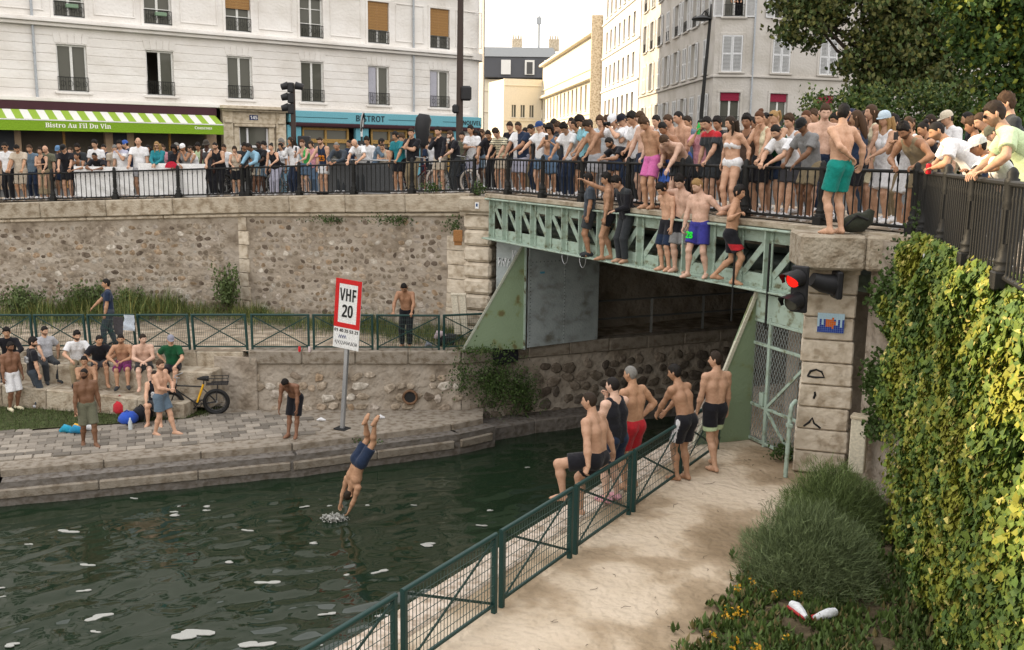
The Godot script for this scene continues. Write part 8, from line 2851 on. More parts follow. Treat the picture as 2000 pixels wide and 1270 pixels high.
		{"p": [1.44, 0, -25.46], "f": -9, "h": 1.9, "b": 2, "c": 10, "hp": 10, "hy": -2, "a": "DD", "rd": 1.6, "sk": 1, "hs": "s", "hc": "k", "l": "person in white t-shirt and navy trousers in the back row on the bridge", "t": ["tee", 0.72, 0.72, 0.73], "bt": ["pants", 0.018, 0.028, 0.06], "so": [0.72, 0.72, 0.73]},
		{"p": [1.62, 0, -22.72], "f": -68, "h": 1.9, "b": 2, "c": 10, "hp": 40, "hy": 10, "a": "RD", "rd": 0.5, "sk": 2, "hs": "c", "hc": "k", "l": "person in light aqua shirt looking down on the bridge", "t": ["tee", 0.25, 0.52, 0.6], "bt": ["shorts", 0.014, 0.014, 0.016], "so": [0.72, 0.72, 0.73]},
		{"p": [1.76, 0, -22.15], "f": -66, "h": 1.78, "b": 6, "c": 10, "hp": 42, "hy": -1, "a": "RR", "rd": 0.36, "sk": 2, "hs": "c", "hc": "d", "l": "bare-chested person in grey shorts leaning straight-armed on the railing", "bt": ["shorts", 0.4, 0.4, 0.42], "cell": 0.018},
		{"p": [2, 0, -22.97], "f": -35, "h": 1.89, "b": 2, "c": 10, "hp": 25, "hy": 10, "a": "DD", "rd": 0.95, "sk": 1, "hs": "m", "hc": "n", "l": "person in white t-shirt and pale grey trousers beside the bare-chested grey shorts", "t": ["tee", 0.72, 0.72, 0.73], "bt": ["pants", 0.4, 0.4, 0.42], "so": [0.72, 0.72, 0.73]},
		{"p": [2.27, 0, -22.12], "f": -55, "h": 1.9, "b": 2, "c": 10, "hp": 35, "hy": -1, "a": "UU", "rd": 0.8, "sk": 1, "hs": "s", "hc": "n", "l": "photographer in white cap aiming a camera down from the bridge", "t": ["tee", 0.72, 0.72, 0.73], "bt": ["shorts", 0.018, 0.028, 0.06], "so": [0.72, 0.72, 0.73], "cap": [0.72, 0.72, 0.74, 0.09], "hold": ["camera", 0, "black camera held by the photographer in white cap"]},
		{"p": [2.45, 0, -22.09], "f": -63, "h": 1.9, "b": 2, "c": 10, "hp": 25, "hy": 6, "a": "CD", "rd": 0.95, "sk": 1, "hs": "s", "hc": "k", "l": "person in black cap behind the photographer", "t": ["tee", 0.72, 0.72, 0.73], "bt": ["shorts", 0.018, 0.028, 0.06], "so": [0.72, 0.72, 0.73], "cap": [0.012, 0.014, 0.02, 0.1]},
		{"p": [2.23, 0, -21.24], "f": -63, "h": 1.64, "b": 58, "c": 10, "hp": 35, "hy": -6, "a": "EE", "rd": 0.36, "sk": 2, "hs": "s", "hc": "k", "l": "person in black t-shirt bent low over the railing", "t": ["tee", 0.014, 0.014, 0.016], "bt": ["pants", 0.018, 0.028, 0.06], "so": [0.72, 0.72, 0.73], "bd": 0.85},
		{"p": [2.58, 0, -21.09], "f": -64, "h": 1.9, "b": 2, "c": 10, "hp": 28, "hy": -10, "a": "RD", "rd": 0.6, "sk": 2, "hs": "c", "hc": "k", "l": "person in white t-shirt with dark shoulder strap", "t": ["tee", 0.72, 0.72, 0.73], "bt": ["pants", 0.035, 0.036, 0.042], "so": [0.72, 0.72, 0.73]},
		{"p": [2.64, 0, -20.2], "f": -65, "h": 1.9, "b": 2, "c": 10, "hp": 35, "hy": 14, "a": "RR", "rd": 0.25, "sk": 0, "hs": "s", "hc": "n", "l": "bare-chested person in navy shorts beside the shoulder strap", "w": 1.12, "bt": ["shorts", 0.018, 0.028, 0.06], "cell": 0.018},
		{"p": [2.96, 0, -19.27], "f": -55, "h": 1.69, "b": 14, "c": 10, "hp": 38, "hy": 4, "a": "RR", "rd": 0.1, "sk": 3, "hs": "s", "hc": "k", "l": "bare-chested person in bright blue shorts leaning on the railing", "w": 1.06, "bt": ["board", 0.05, 0.12, 0.42], "cell": 0.018},
		{"p": [3.24, 0, -20.58], "f": -63, "h": 1.84, "b": 2, "c": 10, "hp": 25, "hy": -5, "a": "DD", "rd": 0.95, "sk": 1, "hs": "s", "hc": "n", "l": "bare-chested person in charcoal shorts behind the railing", "bt": ["shorts", 0.035, 0.036, 0.042]},
		{"p": [3.33, 0, -19.85], "f": -69, "h": 1.89, "b": 2, "c": 10, "hp": 22, "hy": -6, "a": "DD", "rd": 0.7, "sk": 1, "hs": "b", "hc": "k", "l": "bare-chested person in blue shorts standing upright behind the railing", "bt": ["board", 0.05, 0.12, 0.42], "cell": 0.018},
		{"p": [3.6, 0, -19.33], "f": -43, "h": 1.69, "b": 6, "c": 10, "hp": -5, "hy": 10, "a": "DC", "rd": 0.7, "sk": 2, "hs": "s", "hc": "k", "l": "person in pink t-shirt drinking from a green bottle", "t": ["tee", 0.62, 0.3, 0.35], "bt": ["shorts", 0.035, 0.036, 0.042], "so": [0.72, 0.72, 0.73], "bd": 0.8, "hold": ["bottle", 1, "green bottle lifted by the person in pink t-shirt", [0.02, 0.35, 0.06]]},
		{"p": [3.63, 0, -18.41], "f": -65, "h": 1.75, "b": 12, "c": 10, "hp": 25, "hy": 8, "a": "RD", "rd": 0.3, "sk": 1, "hs": "s", "hc": "k", "l": "person with red towel round the shoulders", "t": ["tee", 0.035, 0.036, 0.042, "yoke", 0.45, 0.02, 0.03], "bt": ["shorts", 0.035, 0.036, 0.042], "so": [0.72, 0.72, 0.73]},
		{"p": [4.18, 0, -18], "f": -38, "h": 1.75, "b": 6, "c": 10, "hp": 12, "hy": 5, "a": "DD", "rd": 0.6, "sk": 3, "hs": "c", "hc": "k", "l": "person in brown vest on the bridge behind the white bikini", "t": ["tank", 0.09, 0.055, 0.04], "bt": ["pants", 0.035, 0.036, 0.042], "so": [0.72, 0.72, 0.73]},
		{"p": [4.39, 0, -18.36], "f": -60, "h": 1.72, "b": 6, "c": 10, "hp": 10, "hy": 7, "a": "DC", "rd": 0.95, "sk": 3, "hs": "s", "hc": "k", "l": "person drinking from a cup behind the brown vest", "t": ["tee", 0.5, 0.43, 0.34], "bt": ["pants", 0.035, 0.036, 0.042], "so": [0.72, 0.72, 0.73], "hold": ["cup", 1, "plastic cup lifted by the person behind the brown vest"]},
		{"p": [4.27, 0, -17.28], "f": -55, "h": 1.81, "b": 2, "c": 10, "hp": 25, "hy": 6, "a": "RC", "rd": 0.35, "sk": 1, "hs": "n", "hc": "r", "l": "person in cream top and black skirt eating", "x": 1, "t": ["crop", 0.66, 0.6, 0.42], "bt": ["skirt", 0.014, 0.014, 0.016], "so": [0.72, 0.72, 0.73]},
		{"p": [4.53, 0, -17.32], "f": -56, "h": 1.82, "b": 2, "c": 10, "hp": 25, "hy": 0, "a": "TC", "rd": 0.6, "sk": 1, "hs": "p", "hc": "y", "l": "person in dark green top and navy shorts", "x": 1, "t": ["tank", 0.01, 0.075, 0.03], "bt": ["shorts", 0.018, 0.028, 0.06], "so": [0.72, 0.72, 0.73], "gl": 2},
		{"p": [4.52, 0, -16.82], "f": -58, "h": 1.69, "b": 39, "c": 10, "hp": 32, "hy": 5, "a": "EE", "rd": 0.36, "sk": 1, "hs": "s", "hc": "k", "l": "person in white t-shirt with elbows on the bridge railing and clasped hands", "t": ["tee", 0.72, 0.72, 0.73], "bt": ["shorts", 0.06, 0.06, 0.068], "so": [0.72, 0.72, 0.73], "bd": 0.6, "cell": 0.018},
		{"p": [4.73, 0, -16.17], "f": -66, "h": 1.69, "b": 16, "c": 10, "hp": 35, "hy": 12, "a": "ER", "rd": 0.25, "sk": 4, "hs": "b", "hc": "k", "l": "person in black cap and grey t-shirt bent over the railing", "t": ["tee", 0.2, 0.2, 0.2], "bt": ["shorts", 0.26, 0.21, 0.13], "so": [0.72, 0.72, 0.73], "cap": [0.012, 0.012, 0.014, 0.1], "cell": 0.018},
		{"p": [5.29, 0, -18.02], "f": -60, "h": 1.86, "b": 2, "c": 10, "hp": 22, "hy": 2, "a": "DD", "rd": 1.6, "sk": 1, "hs": "b", "hc": "r", "l": "person in light grey t-shirt in the back row on the bridge", "t": ["tee", 0.4, 0.4, 0.42], "bt": ["shorts", 0.035, 0.036, 0.042], "so": [0.72, 0.72, 0.73]},
		{"p": [5.16, 0, -16.86], "f": -10, "h": 1.9, "b": 2, "c": 10, "hp": 22, "hy": 1, "a": "DD", "rd": 0.95, "sk": 0, "hs": "s", "hc": "n", "l": "bare-backed person behind the teal swim shorts", "bt": ["shorts", 0.018, 0.028, 0.06]},
		{"p": [5.55, 0, -16.65], "f": -27, "h": 1.81, "b": 2, "c": 10, "hp": 22, "hy": 5, "a": "DD", "rd": 1.2, "sk": 2, "hs": "s", "hc": "k", "l": "person in navy bucket hat on the bridge", "t": ["tee", 0.018, 0.028, 0.06], "bt": ["pants", 0.018, 0.028, 0.06], "so": [0.72, 0.72, 0.73], "cap": [0.012, 0.018, 0.045, -1]},
		{"p": [5.38, 0, -15.68], "f": -123, "h": 1.75, "b": 2, "c": 10, "hp": 5, "hy": 9, "a": "TT", "rd": 0.6, "sk": 2, "hs": "l", "hc": "n", "l": "person in navy vest and black shorts turned sideways on the bridge", "x": 1, "t": ["tank", 0.018, 0.028, 0.06], "bt": ["shorts", 0.014, 0.014, 0.016], "so": [0.72, 0.72, 0.73]},
		{"p": [5.97, 0, -16.72], "f": -90, "h": 1.89, "b": 2, "c": 10, "hp": 5, "hy": 8, "a": "DD", "rd": 1.6, "sk": 1, "hs": "l", "hc": "n", "l": "person in cream crop top and cream skirt in the back row", "x": 1, "t": ["crop", 0.66, 0.6, 0.42], "bt": ["skirt", 0.66, 0.6, 0.42], "so": [0.72, 0.72, 0.73]},
		{"p": [5.81, 0, -15.71], "f": -65, "h": 1.74, "b": 2, "c": 10, "hp": 8, "hy": 4, "a": "TT", "rd": 1, "sk": 1, "hs": "l", "hc": "y", "l": "person in pale blue cap and white vest", "x": 1, "t": ["tank", 0.72, 0.72, 0.73], "bt": ["skirt", 0.72, 0.72, 0.73], "so": [0.72, 0.72, 0.73], "cap": [0.42, 0.52, 0.6, 0.08]},
		{"p": [5.81, 0, -14.74], "f": -59, "h": 1.64, "b": 6, "c": 10, "hp": 12, "hy": 9, "a": "PP", "rd": 0.55, "sk": 2, "hs": "p", "hc": "n", "l": "person in short white dress photographing with a phone", "x": 1, "t": ["tank", 0.72, 0.72, 0.73], "bt": ["dress", 0.72, 0.72, 0.73], "so": [0.72, 0.72, 0.73], "gl": 1, "cell": 0.018, "hold": ["phone", 0, "teal phone held up by the person in white dress"]},
		{"p": [5.67, 0, -14.25], "f": -65, "h": 1.69, "b": 40, "c": 10, "hp": 38, "hy": 10, "a": "RE", "rd": 0.2, "sk": 3, "hs": "c", "hc": "k", "l": "person in khaki vest leaning over the corner railing", "t": ["tank", 0.26, 0.21, 0.13], "bt": ["shorts", 0.26, 0.21, 0.13], "so": [0.72, 0.72, 0.73], "bd": 0.7, "cell": 0.018},
		{"p": [0.39, 0, -27.49], "f": -57, "h": 1.7, "b": 6, "c": 10, "hp": 18, "hy": 5, "a": "DD", "rd": 1.6, "sk": 2, "hs": "s", "hc": "k", "l": "person in navy t-shirt and khaki trousers in the back rows of the bridge crowd", "t": ["tee", 0.018, 0.028, 0.06], "bt": ["pants", 0.26, 0.21, 0.13], "so": [0.72, 0.72, 0.73]},
		{"p": [0.85, 0, -26.61], "f": -55, "h": 1.78, "b": 4, "c": 10, "hp": 18, "hy": 13, "a": "DD", "rd": 1.6, "sk": 1, "hs": "s", "hc": "d", "l": "person in grey t-shirt and black shorts in the back rows of the bridge crowd", "t": ["tee", 0.2, 0.2, 0.2], "bt": ["shorts", 0.014, 0.014, 0.016], "so": [0.72, 0.72, 0.73]},
		{"p": [1.17, 0, -27.29], "f": -62, "h": 1.9, "b": 2, "c": 10, "hp": 18, "hy": 1, "a": "DD", "rd": 2.2, "sk": 3, "hs": "c", "hc": "k", "l": "person in black long-sleeved top and navy trousers in the back rows of the bridge crowd", "t": ["long", 0.014, 0.014, 0.016], "bt": ["pants", 0.018, 0.028, 0.06], "so": [0.72, 0.72, 0.73]},
		{"p": [1.58, 0, -24.76], "f": -68, "h": 1.83, "b": 2, "c": 10, "hp": 18, "hy": 9, "a": "DD", "rd": 1.4, "sk": 2, "hs": "m", "hc": "d", "l": "person in olive t-shirt and navy shorts in the back rows of the bridge crowd", "t": ["tee", 0.13, 0.13, 0.09], "bt": ["shorts", 0.018, 0.028, 0.06], "so": [0.72, 0.72, 0.73]},
		{"p": [1.99, 0, -25.71], "f": -56, "h": 1.9, "b": 2, "c": 10, "hp": 18, "hy": -1, "a": "DD", "rd": 2.2, "sk": 1, "hs": "b", "hc": "k", "l": "person in beige t-shirt and black trousers in the back rows of the bridge crowd", "t": ["tee", 0.5, 0.43, 0.34], "bt": ["pants", 0.014, 0.014, 0.016], "so": [0.72, 0.72, 0.73]},
		{"p": [2.28, 0, -23.84], "f": -60, "h": 1.9, "b": 2, "c": 10, "hp": 18, "hy": 6, "a": "DD", "rd": 1.6, "sk": 4, "hs": "c", "hc": "n", "l": "person in charcoal t-shirt and khaki shorts in the back rows of the bridge crowd", "t": ["tee", 0.035, 0.036, 0.042], "bt": ["shorts", 0.26, 0.21, 0.13], "so": [0.72, 0.72, 0.73]},
		{"p": [2.82, 0, -24.09], "f": -59, "h": 1.9, "b": 2, "c": 10, "hp": 18, "hy": -9, "a": "DD", "rd": 2.2, "sk": 1, "hs": "s", "hc": "n", "l": "person in light blue t-shirt and black trousers in the back rows of the bridge crowd", "t": ["tee", 0.24, 0.42, 0.55], "bt": ["pants", 0.014, 0.014, 0.016], "so": [0.72, 0.72, 0.73]},
		{"p": [3.21, 0, -22.26], "f": -58, "h": 1.88, "b": 2, "c": 10, "hp": 18, "hy": 2, "a": "DD", "rd": 1.7, "sk": 1, "hs": "s", "hc": "k", "l": "person in white t-shirt and black shorts in the back rows of the bridge crowd", "t": ["tee", 0.72, 0.72, 0.73], "bt": ["shorts", 0.014, 0.014, 0.016], "so": [0.72, 0.72, 0.73]},
		{"p": [3.7, 0, -21.09], "f": -60, "h": 1.83, "b": 2, "c": 10, "hp": 18, "hy": -2, "a": "DD", "rd": 1.6, "sk": 2, "hs": "s", "hc": "d", "l": "person in blue-grey t-shirt and black trousers in the back rows of the bridge crowd", "t": ["tee", 0.12, 0.17, 0.22], "bt": ["pants", 0.014, 0.014, 0.016], "so": [0.72, 0.72, 0.73]},
		{"p": [4.12, 0, -20.08], "f": -61, "h": 1.78, "b": 4, "c": 10, "hp": 18, "hy": 8, "a": "DD", "rd": 1.5, "sk": 3, "hs": "c", "hc": "k", "l": "person in black t-shirt and beige shorts in the back rows of the bridge crowd", "t": ["tee", 0.014, 0.014, 0.016], "bt": ["shorts", 0.5, 0.43, 0.34], "so": [0.72, 0.72, 0.73]},
		{"p": [4.26, 0, -19.15], "f": -60, "h": 1.7, "b": 6, "c": 10, "hp": 18, "hy": 6, "a": "DD", "rd": 1.2, "sk": 1, "hs": "m", "hc": "d", "l": "person in cream t-shirt and denim shorts in the back rows of the bridge crowd", "t": ["tee", 0.66, 0.6, 0.42], "bt": ["shorts", 0.1, 0.16, 0.24], "so": [0.72, 0.72, 0.73]},
		{"p": [4.85, 0, -19.08], "f": -70, "h": 1.85, "b": 2, "c": 10, "hp": 18, "hy": -10, "a": "DD", "rd": 1.7, "sk": 2, "hs": "b", "hc": "k", "l": "person in navy t-shirt and grey shorts in the back rows of the bridge crowd", "t": ["tee", 0.018, 0.028, 0.06], "bt": ["shorts", 0.2, 0.2, 0.2], "so": [0.72, 0.72, 0.73]},
		{"p": [5.02, 0, -18.12], "f": -64, "h": 1.77, "b": 6, "c": 10, "hp": 18, "hy": 4, "a": "DD", "rd": 1.4, "sk": 1, "hs": "c", "hc": "n", "l": "person in white vest and denim shorts in the back rows of the bridge crowd", "t": ["tank", 0.72, 0.72, 0.73], "bt": ["shorts", 0.1, 0.16, 0.24], "so": [0.72, 0.72, 0.73]},
		{"p": [5.62, 0, -18.69], "f": -67, "h": 1.9, "b": 2, "c": 10, "hp": 18, "hy": 5, "a": "DD", "rd": 2.2, "sk": 2, "hs": "s", "hc": "n", "l": "person in olive t-shirt and navy trousers in the back rows of the bridge crowd", "t": ["tee", 0.13, 0.13, 0.09], "bt": ["pants", 0.018, 0.028, 0.06], "so": [0.72, 0.72, 0.73]},
		{"p": [5.7, 0, -17.67], "f": -61, "h": 1.79, "b": 2, "c": 10, "hp": 18, "hy": -13, "a": "DD", "rd": 1.8, "sk": 3, "hs": "s", "hc": "k", "l": "person in white t-shirt and grey trousers in the back rows of the bridge crowd", "t": ["tee", 0.72, 0.72, 0.73], "bt": ["pants", 0.2, 0.2, 0.2], "so": [0.72, 0.72, 0.73]},
		{"p": [6.19, 0, -17.6], "f": -63, "h": 1.83, "b": 2, "c": 10, "hp": 18, "hy": -8, "a": "DD", "rd": 2.2, "sk": 1, "hs": "s", "hc": "d", "l": "person in charcoal t-shirt and denim trousers in the back rows of the bridge crowd", "t": ["tee", 0.035, 0.036, 0.042], "bt": ["pants", 0.1, 0.16, 0.24], "so": [0.72, 0.72, 0.73]},
		{"p": [6.25, 0, -16.39], "f": -70, "h": 1.71, "b": 6, "c": 10, "hp": 18, "hy": -10, "a": "DD", "rd": 1.7, "sk": 1, "hs": "c", "hc": "k", "l": "person in black t-shirt and khaki trousers in the back rows of the bridge crowd", "t": ["tee", 0.014, 0.014, 0.016], "bt": ["pants", 0.26, 0.21, 0.13], "so": [0.72, 0.72, 0.73]},
		{"p": [9.73, 0, -22.82], "f": -108, "h": 1.9, "b": 2, "c": 10, "hp": 18, "hy": -9, "a": "DD", "rd": 1.6, "sk": 1, "hs": "m", "hc": "d", "l": "person in navy t-shirt and black shorts in the back rows of the ivy railing crowd", "cell": 0.018, "t": ["tee", 0.018, 0.028, 0.06], "bt": ["shorts", 0.014, 0.014, 0.016], "so": [0.72, 0.72, 0.73]},
		{"p": [8.51, 0, -18.71], "f": -110, "h": 1.9, "b": 2, "c": 10, "hp": 18, "hy": -13, "a": "DD", "rd": 1.5, "sk": 2, "hs": "b", "hc": "k", "l": "person in black t-shirt and grey trousers in the back rows of the ivy railing crowd", "cell": 0.018, "t": ["tee", 0.014, 0.014, 0.016], "bt": ["pants", 0.2, 0.2, 0.2], "so": [0.72, 0.72, 0.73]},
		{"p": [6.82, 0, -14.79], "f": -106, "h": 1.63, "b": 6, "c": 10, "hp": 18, "hy": -3, "a": "DD", "rd": 0.9, "sk": 3, "hs": "c", "hc": "n", "l": "person in brown vest and navy shorts in the back rows of the ivy railing crowd", "cell": 0.018, "t": ["tank", 0.09, 0.055, 0.04], "bt": ["shorts", 0.018, 0.028, 0.06], "so": [0.72, 0.72, 0.73]},
		{"p": [-15.71, -0.69, -32.6], "f": -3, "h": 1.75, "b": 6, "c": 10, "hp": 18, "hy": 3, "a": "DD", "rd": 1.6, "sk": 2, "hs": "s", "hc": "n", "l": "person in blue-grey t-shirt and navy trousers in the back rows of the quay crowd", "t": ["tee", 0.12, 0.17, 0.22], "bt": ["pants", 0.018, 0.028, 0.06], "so": [0.72, 0.72, 0.73]},
		{"p": [-13.45, -0.61, -32.99], "f": -9, "h": 1.72, "b": 6, "c": 10, "hp": 18, "hy": 11, "a": "DD", "rd": 2.2, "sk": 1, "hs": "s", "hc": "k", "l": "person in navy t-shirt and beige trousers in the back rows of the quay crowd", "t": ["tee", 0.018, 0.028, 0.06], "bt": ["pants", 0.5, 0.43, 0.34], "so": [0.72, 0.72, 0.73]},
		{"p": [-9.24, -0.44, -32.1], "f": -13, "h": 1.6, "b": 6, "c": 10, "hp": 18, "hy": -3, "a": "DD", "rd": 1.7, "sk": 3, "hs": "s", "hc": "d", "l": "person in white t-shirt and black trousers in the back rows of the quay crowd", "t": ["tee", 0.72, 0.72, 0.73], "bt": ["pants", 0.014, 0.014, 0.016], "so": [0.72, 0.72, 0.73]},
		{"p": [-7.89, -0.41, -31.95], "f": -31, "h": 1.66, "b": 6, "c": 10, "hp": 18, "hy": -3, "a": "DD", "rd": 1.6, "sk": 1, "hs": "c", "hc": "k", "l": "person in white long-sleeved top and black trousers in the back rows of the quay crowd", "t": ["long", 0.72, 0.72, 0.73], "bt": ["pants", 0.014, 0.014, 0.016], "so": [0.72, 0.72, 0.73]},
		{"p": [-6.22, -0.33, -31.06], "f": -34, "h": 1.62, "b": 6, "c": 10, "hp": 18, "hy": 9, "a": "DD", "rd": 1.6, "sk": 1, "hs": "m", "hc": "d", "l": "person in pink t-shirt and denim trousers in the back rows of the quay crowd", "t": ["tee", 0.62, 0.3, 0.35], "bt": ["pants", 0.1, 0.16, 0.24], "so": [0.72, 0.72, 0.73]},
		{"p": [-4.95, -0.27, -30.51], "f": -30, "h": 1.61, "b": 6, "c": 10, "hp": 18, "hy": -13, "a": "DD", "rd": 1.7, "sk": 2, "hs": "b", "hc": "k", "l": "person in navy t-shirt and olive trousers in the back rows of the quay crowd", "t": ["tee", 0.018, 0.028, 0.06], "bt": ["pants", 0.13, 0.13, 0.09], "so": [0.72, 0.72, 0.73]},
		{"p": [-3.23, -0.18, -29.48], "f": -26, "h": 1.68, "b": 6, "c": 10, "hp": 18, "hy": -11, "a": "DD", "rd": 1.6, "sk": 1, "hs": "c", "hc": "n", "l": "person in light grey t-shirt and black trousers in the back rows of the quay crowd", "t": ["tee", 0.4, 0.4, 0.42], "bt": ["pants", 0.014, 0.014, 0.016], "so": [0.72, 0.72, 0.73]},
		{"p": [-2.35, -0.14, -29.02], "f": -27, "h": 1.61, "b": 6, "c": 10, "hp": 18, "hy": -4, "a": "DD", "rd": 1.6, "sk": 2, "hs": "s", "hc": "n", "l": "person in white vest and charcoal shorts in the back rows of the quay crowd", "t": ["tank", 0.72, 0.72, 0.73], "bt": ["shorts", 0.035, 0.036, 0.042], "so": [0.72, 0.72, 0.73]},
		{"p": [-1.44, -0.1, -28.54], "f": -27, "h": 1.69, "b": 6, "c": 10, "hp": 18, "hy": 13, "a": "DD", "rd": 1.6, "sk": 1, "hs": "s", "hc": "k", "l": "person in olive t-shirt and charcoal trousers in the back rows of the quay crowd", "t": ["tee", 0.13, 0.13, 0.09], "bt": ["pants", 0.035, 0.036, 0.042], "so": [0.72, 0.72, 0.73]},
		{"p": [8.08, 0, -19.39], "f": -100, "h": 1.86, "b": 2, "c": 10, "hp": 10, "hy": -2, "a": "DD", "rd": 0.9, "sk": 1, "hs": "l", "hc": "d", "l": "person in sunglasses behind the corner of the railing", "x": 1, "cell": 0.018, "t": ["tank", 0.014, 0.014, 0.016], "bt": ["pants", 0.014, 0.014, 0.016], "so": [0.72, 0.72, 0.73], "gl": 1},
		{"p": [6.2, 0, -14.98], "f": -100, "h": 1.59, "b": 6, "c": 10, "hp": 25, "hy": 4, "a": "UC", "rd": 0.25, "sk": 2, "hs": "n", "hc": "k", "l": "person in black vest holding both hands to the face", "x": 1, "cell": 0.018, "t": ["tank", 0.014, 0.014, 0.016], "bt": ["pants", 0.014, 0.014, 0.016], "so": [0.72, 0.72, 0.73]},
		{"p": [8.05, 0, -18.55], "f": -77, "h": 1.9, "b": 2, "c": 10, "hp": 22, "hy": -10, "a": "DD", "rd": 1.1, "sk": 1, "hs": "s", "hc": "d", "l": "person in beige trucker cap and white shirt with green lettering", "cell": 0.018, "t": ["tee", 0.72, 0.72, 0.73], "bt": ["pants", 0.26, 0.21, 0.13], "so": [0.72, 0.72, 0.73], "cap": [0.55, 0.49, 0.38, 0.11], "num": ["The G", 0.09, [0.02, 0.25, 0.06], 0, -0.02, 1]},
		{"p": [5.45, 0, -12.4], "f": -104, "h": 1.69, "b": 48, "c": 10, "hp": 30, "hy": 2, "a": "EE", "rd": 0.2, "sk": 2, "hs": "b", "hc": "k", "l": "person in white t-shirt leaning on the near railing", "w": 1.05, "cell": 0.018, "t": ["tee", 0.72, 0.72, 0.73], "bt": ["pants", 0.018, 0.028, 0.06], "so": [0.72, 0.72, 0.73], "bd": 0.6, "hold": ["can", 0, "red and white drinks can held over the near railing"]},
		{"p": [6.1, 0, -12.91], "f": -98, "h": 1.65, "b": 6, "c": 10, "hp": 30, "hy": 13, "a": "DD", "rd": 0.7, "sk": 1, "hs": "p", "hc": "n", "l": "person in beige t-shirt behind the near railing", "x": 1, "cell": 0.018, "t": ["tee", 0.5, 0.43, 0.34], "bt": ["pants", 0.018, 0.028, 0.06], "so": [0.72, 0.72, 0.73]},
		{"p": [4.75, 0, -9.85], "f": -103, "h": 1.42, "b": 47, "c": 10, "hp": 25, "hy": -4, "a": "RE", "rd": 0.2, "sk": 3, "hs": "s", "hc": "k", "l": "person in white printed cap holding a cup at the near railing", "x": 1, "cell": 0.018, "t": ["tee", 0.72, 0.72, 0.73], "bt": ["pants", 0.018, 0.028, 0.06], "so": [0.72, 0.72, 0.73], "cap": [0.6, 0.6, 0.62, 0.1]},
		{"p": [6.09, 0, -12.47], "f": -99, "h": 1.5, "b": 16, "c": 10, "hp": 35, "hy": -14, "a": "DD", "rd": 0.8, "sk": 1, "hs": "s", "hc": "n", "l": "person in olive cap behind the near railing", "cell": 0.018, "t": ["tee", 0.035, 0.036, 0.042], "bt": ["pants", 0.035, 0.036, 0.042], "so": [0.72, 0.72, 0.73], "cap": [0.09, 0.09, 0.06, 0.1]},
		{"p": [4.7, 0, -9.45], "f": -111, "h": 1.69, "b": 36, "c": 10, "hp": 20, "hy": 2, "a": "RE", "rd": 0.25, "sk": 1, "hs": "s", "hc": "d", "l": "person in glasses and pale green t-shirt at the near railing", "w": 1.05, "cell": 0.018, "t": ["tee", 0.5, 0.62, 0.38], "bt": ["pants", 0.035, 0.036, 0.042], "so": [0.72, 0.72, 0.73], "gl": 1, "bd": 0.5},
		{"p": [6.7, 0, -13.57], "f": -103, "h": 1.9, "b": 2, "c": 10, "hp": 15, "hy": -10, "a": "DD", "rd": 1.1, "sk": 1, "hs": "c", "hc": "n", "l": "person in charcoal t-shirt beside the pale green t-shirt", "cell": 0.018, "t": ["tee", 0.035, 0.036, 0.042], "bt": ["pants", 0.035, 0.036, 0.042], "so": [0.72, 0.72, 0.73]},
		{"p": [1.612, -1.13, -20.995], "f": -88, "h": 1.74, "sk": 3, "hs": "m", "hc": "k", "l": "person in grey t-shirt and charcoal shorts standing on the girder ledge", "cell": 0.017, "t": ["tee", 0.05, 0.06, 0.075], "bt": ["shorts", 0.035, 0.036, 0.042], "so": [0.035, 0.036, 0.042], "a": "DD", "hp": 15, "hy": -10},
		{"p": [1.936, -1.13, -20.369], "f": -93, "h": 1.76, "sk": 2, "hs": "c", "hc": "k", "l": "bare-chested person in tight black trunks pointing from the girder ledge", "cell": 0.017, "bt": ["trunks", 0.014, 0.014, 0.016], "a": "DD", "ra": [-0.1, 1.62, 0.52], "re": [-0.5, -1, 0], "hp": 12, "lf": [0.12, 0, 0.1], "rf": [-0.08, 0, -0.1], "b": 3},
		{"p": [2.208, -1.13, -19.845], "f": -63, "h": 1.78, "sk": 1, "hs": "c", "hc": "k", "l": "person in black tracksuit looking down from the girder ledge", "cell": 0.017, "t": ["long", 0.014, 0.014, 0.016, "yoke", 0.035, 0.036, 0.042], "bt": ["pants", 0.035, 0.036, 0.042], "a": "DB", "hp": 40, "b": 12, "c": 12, "la": [0.1, 1.05, 0.3], "sd": 0},
		{"p": [2.879, -1.13, -18.549], "f": -58, "h": 1.7, "sk": 1, "hs": "m", "hc": "k", "l": "bare-chested person in dark boardshorts with a blue band on the girder ledge", "cell": 0.017, "bt": ["board", 0.014, 0.014, 0.016, "lower", 0.018, 0.028, 0.06], "a": "DB", "hp": 45, "b": 4, "c": 14, "w": 0.94},
		{"p": [3.112, -1.13, -18.316], "f": -38, "h": 1.83, "sk": 0, "hs": "c", "hc": "k", "l": "bare-backed person in black and grey shorts holding the girder", "cell": 0.017, "bt": ["board", 0.014, 0.014, 0.016, "lower", 0.2, 0.2, 0.2], "a": "DR", "hp": 35, "hy": 30, "b": 8, "c": 8, "tw": -30, "w": 1.08, "ra": [-0.35, 1.5, -0.35], "re": [-1, -0.2, 0]},
		{"p": [3.298, -1.13, -17.566], "f": -43, "h": 1.76, "sk": 0, "hs": "s", "hc": "y", "l": "bare-chested person in royal blue shorts numbered 28 on the girder ledge", "cell": 0.017, "bt": ["shorts", 0.04, 0.04, 0.24], "a": "DR", "hp": 28, "hy": -25, "b": 3, "la": [0.58, 1.34, -0.16], "le": [0.3, -1, -0.2], "ra": [-0.27, 0.83, 0.1], "lf": [0.16, 0, -0.05], "rf": [-0.14, 0, 0.1], "bnum": ["28", 0.12, [0.1, 0.9, 0.25]]},
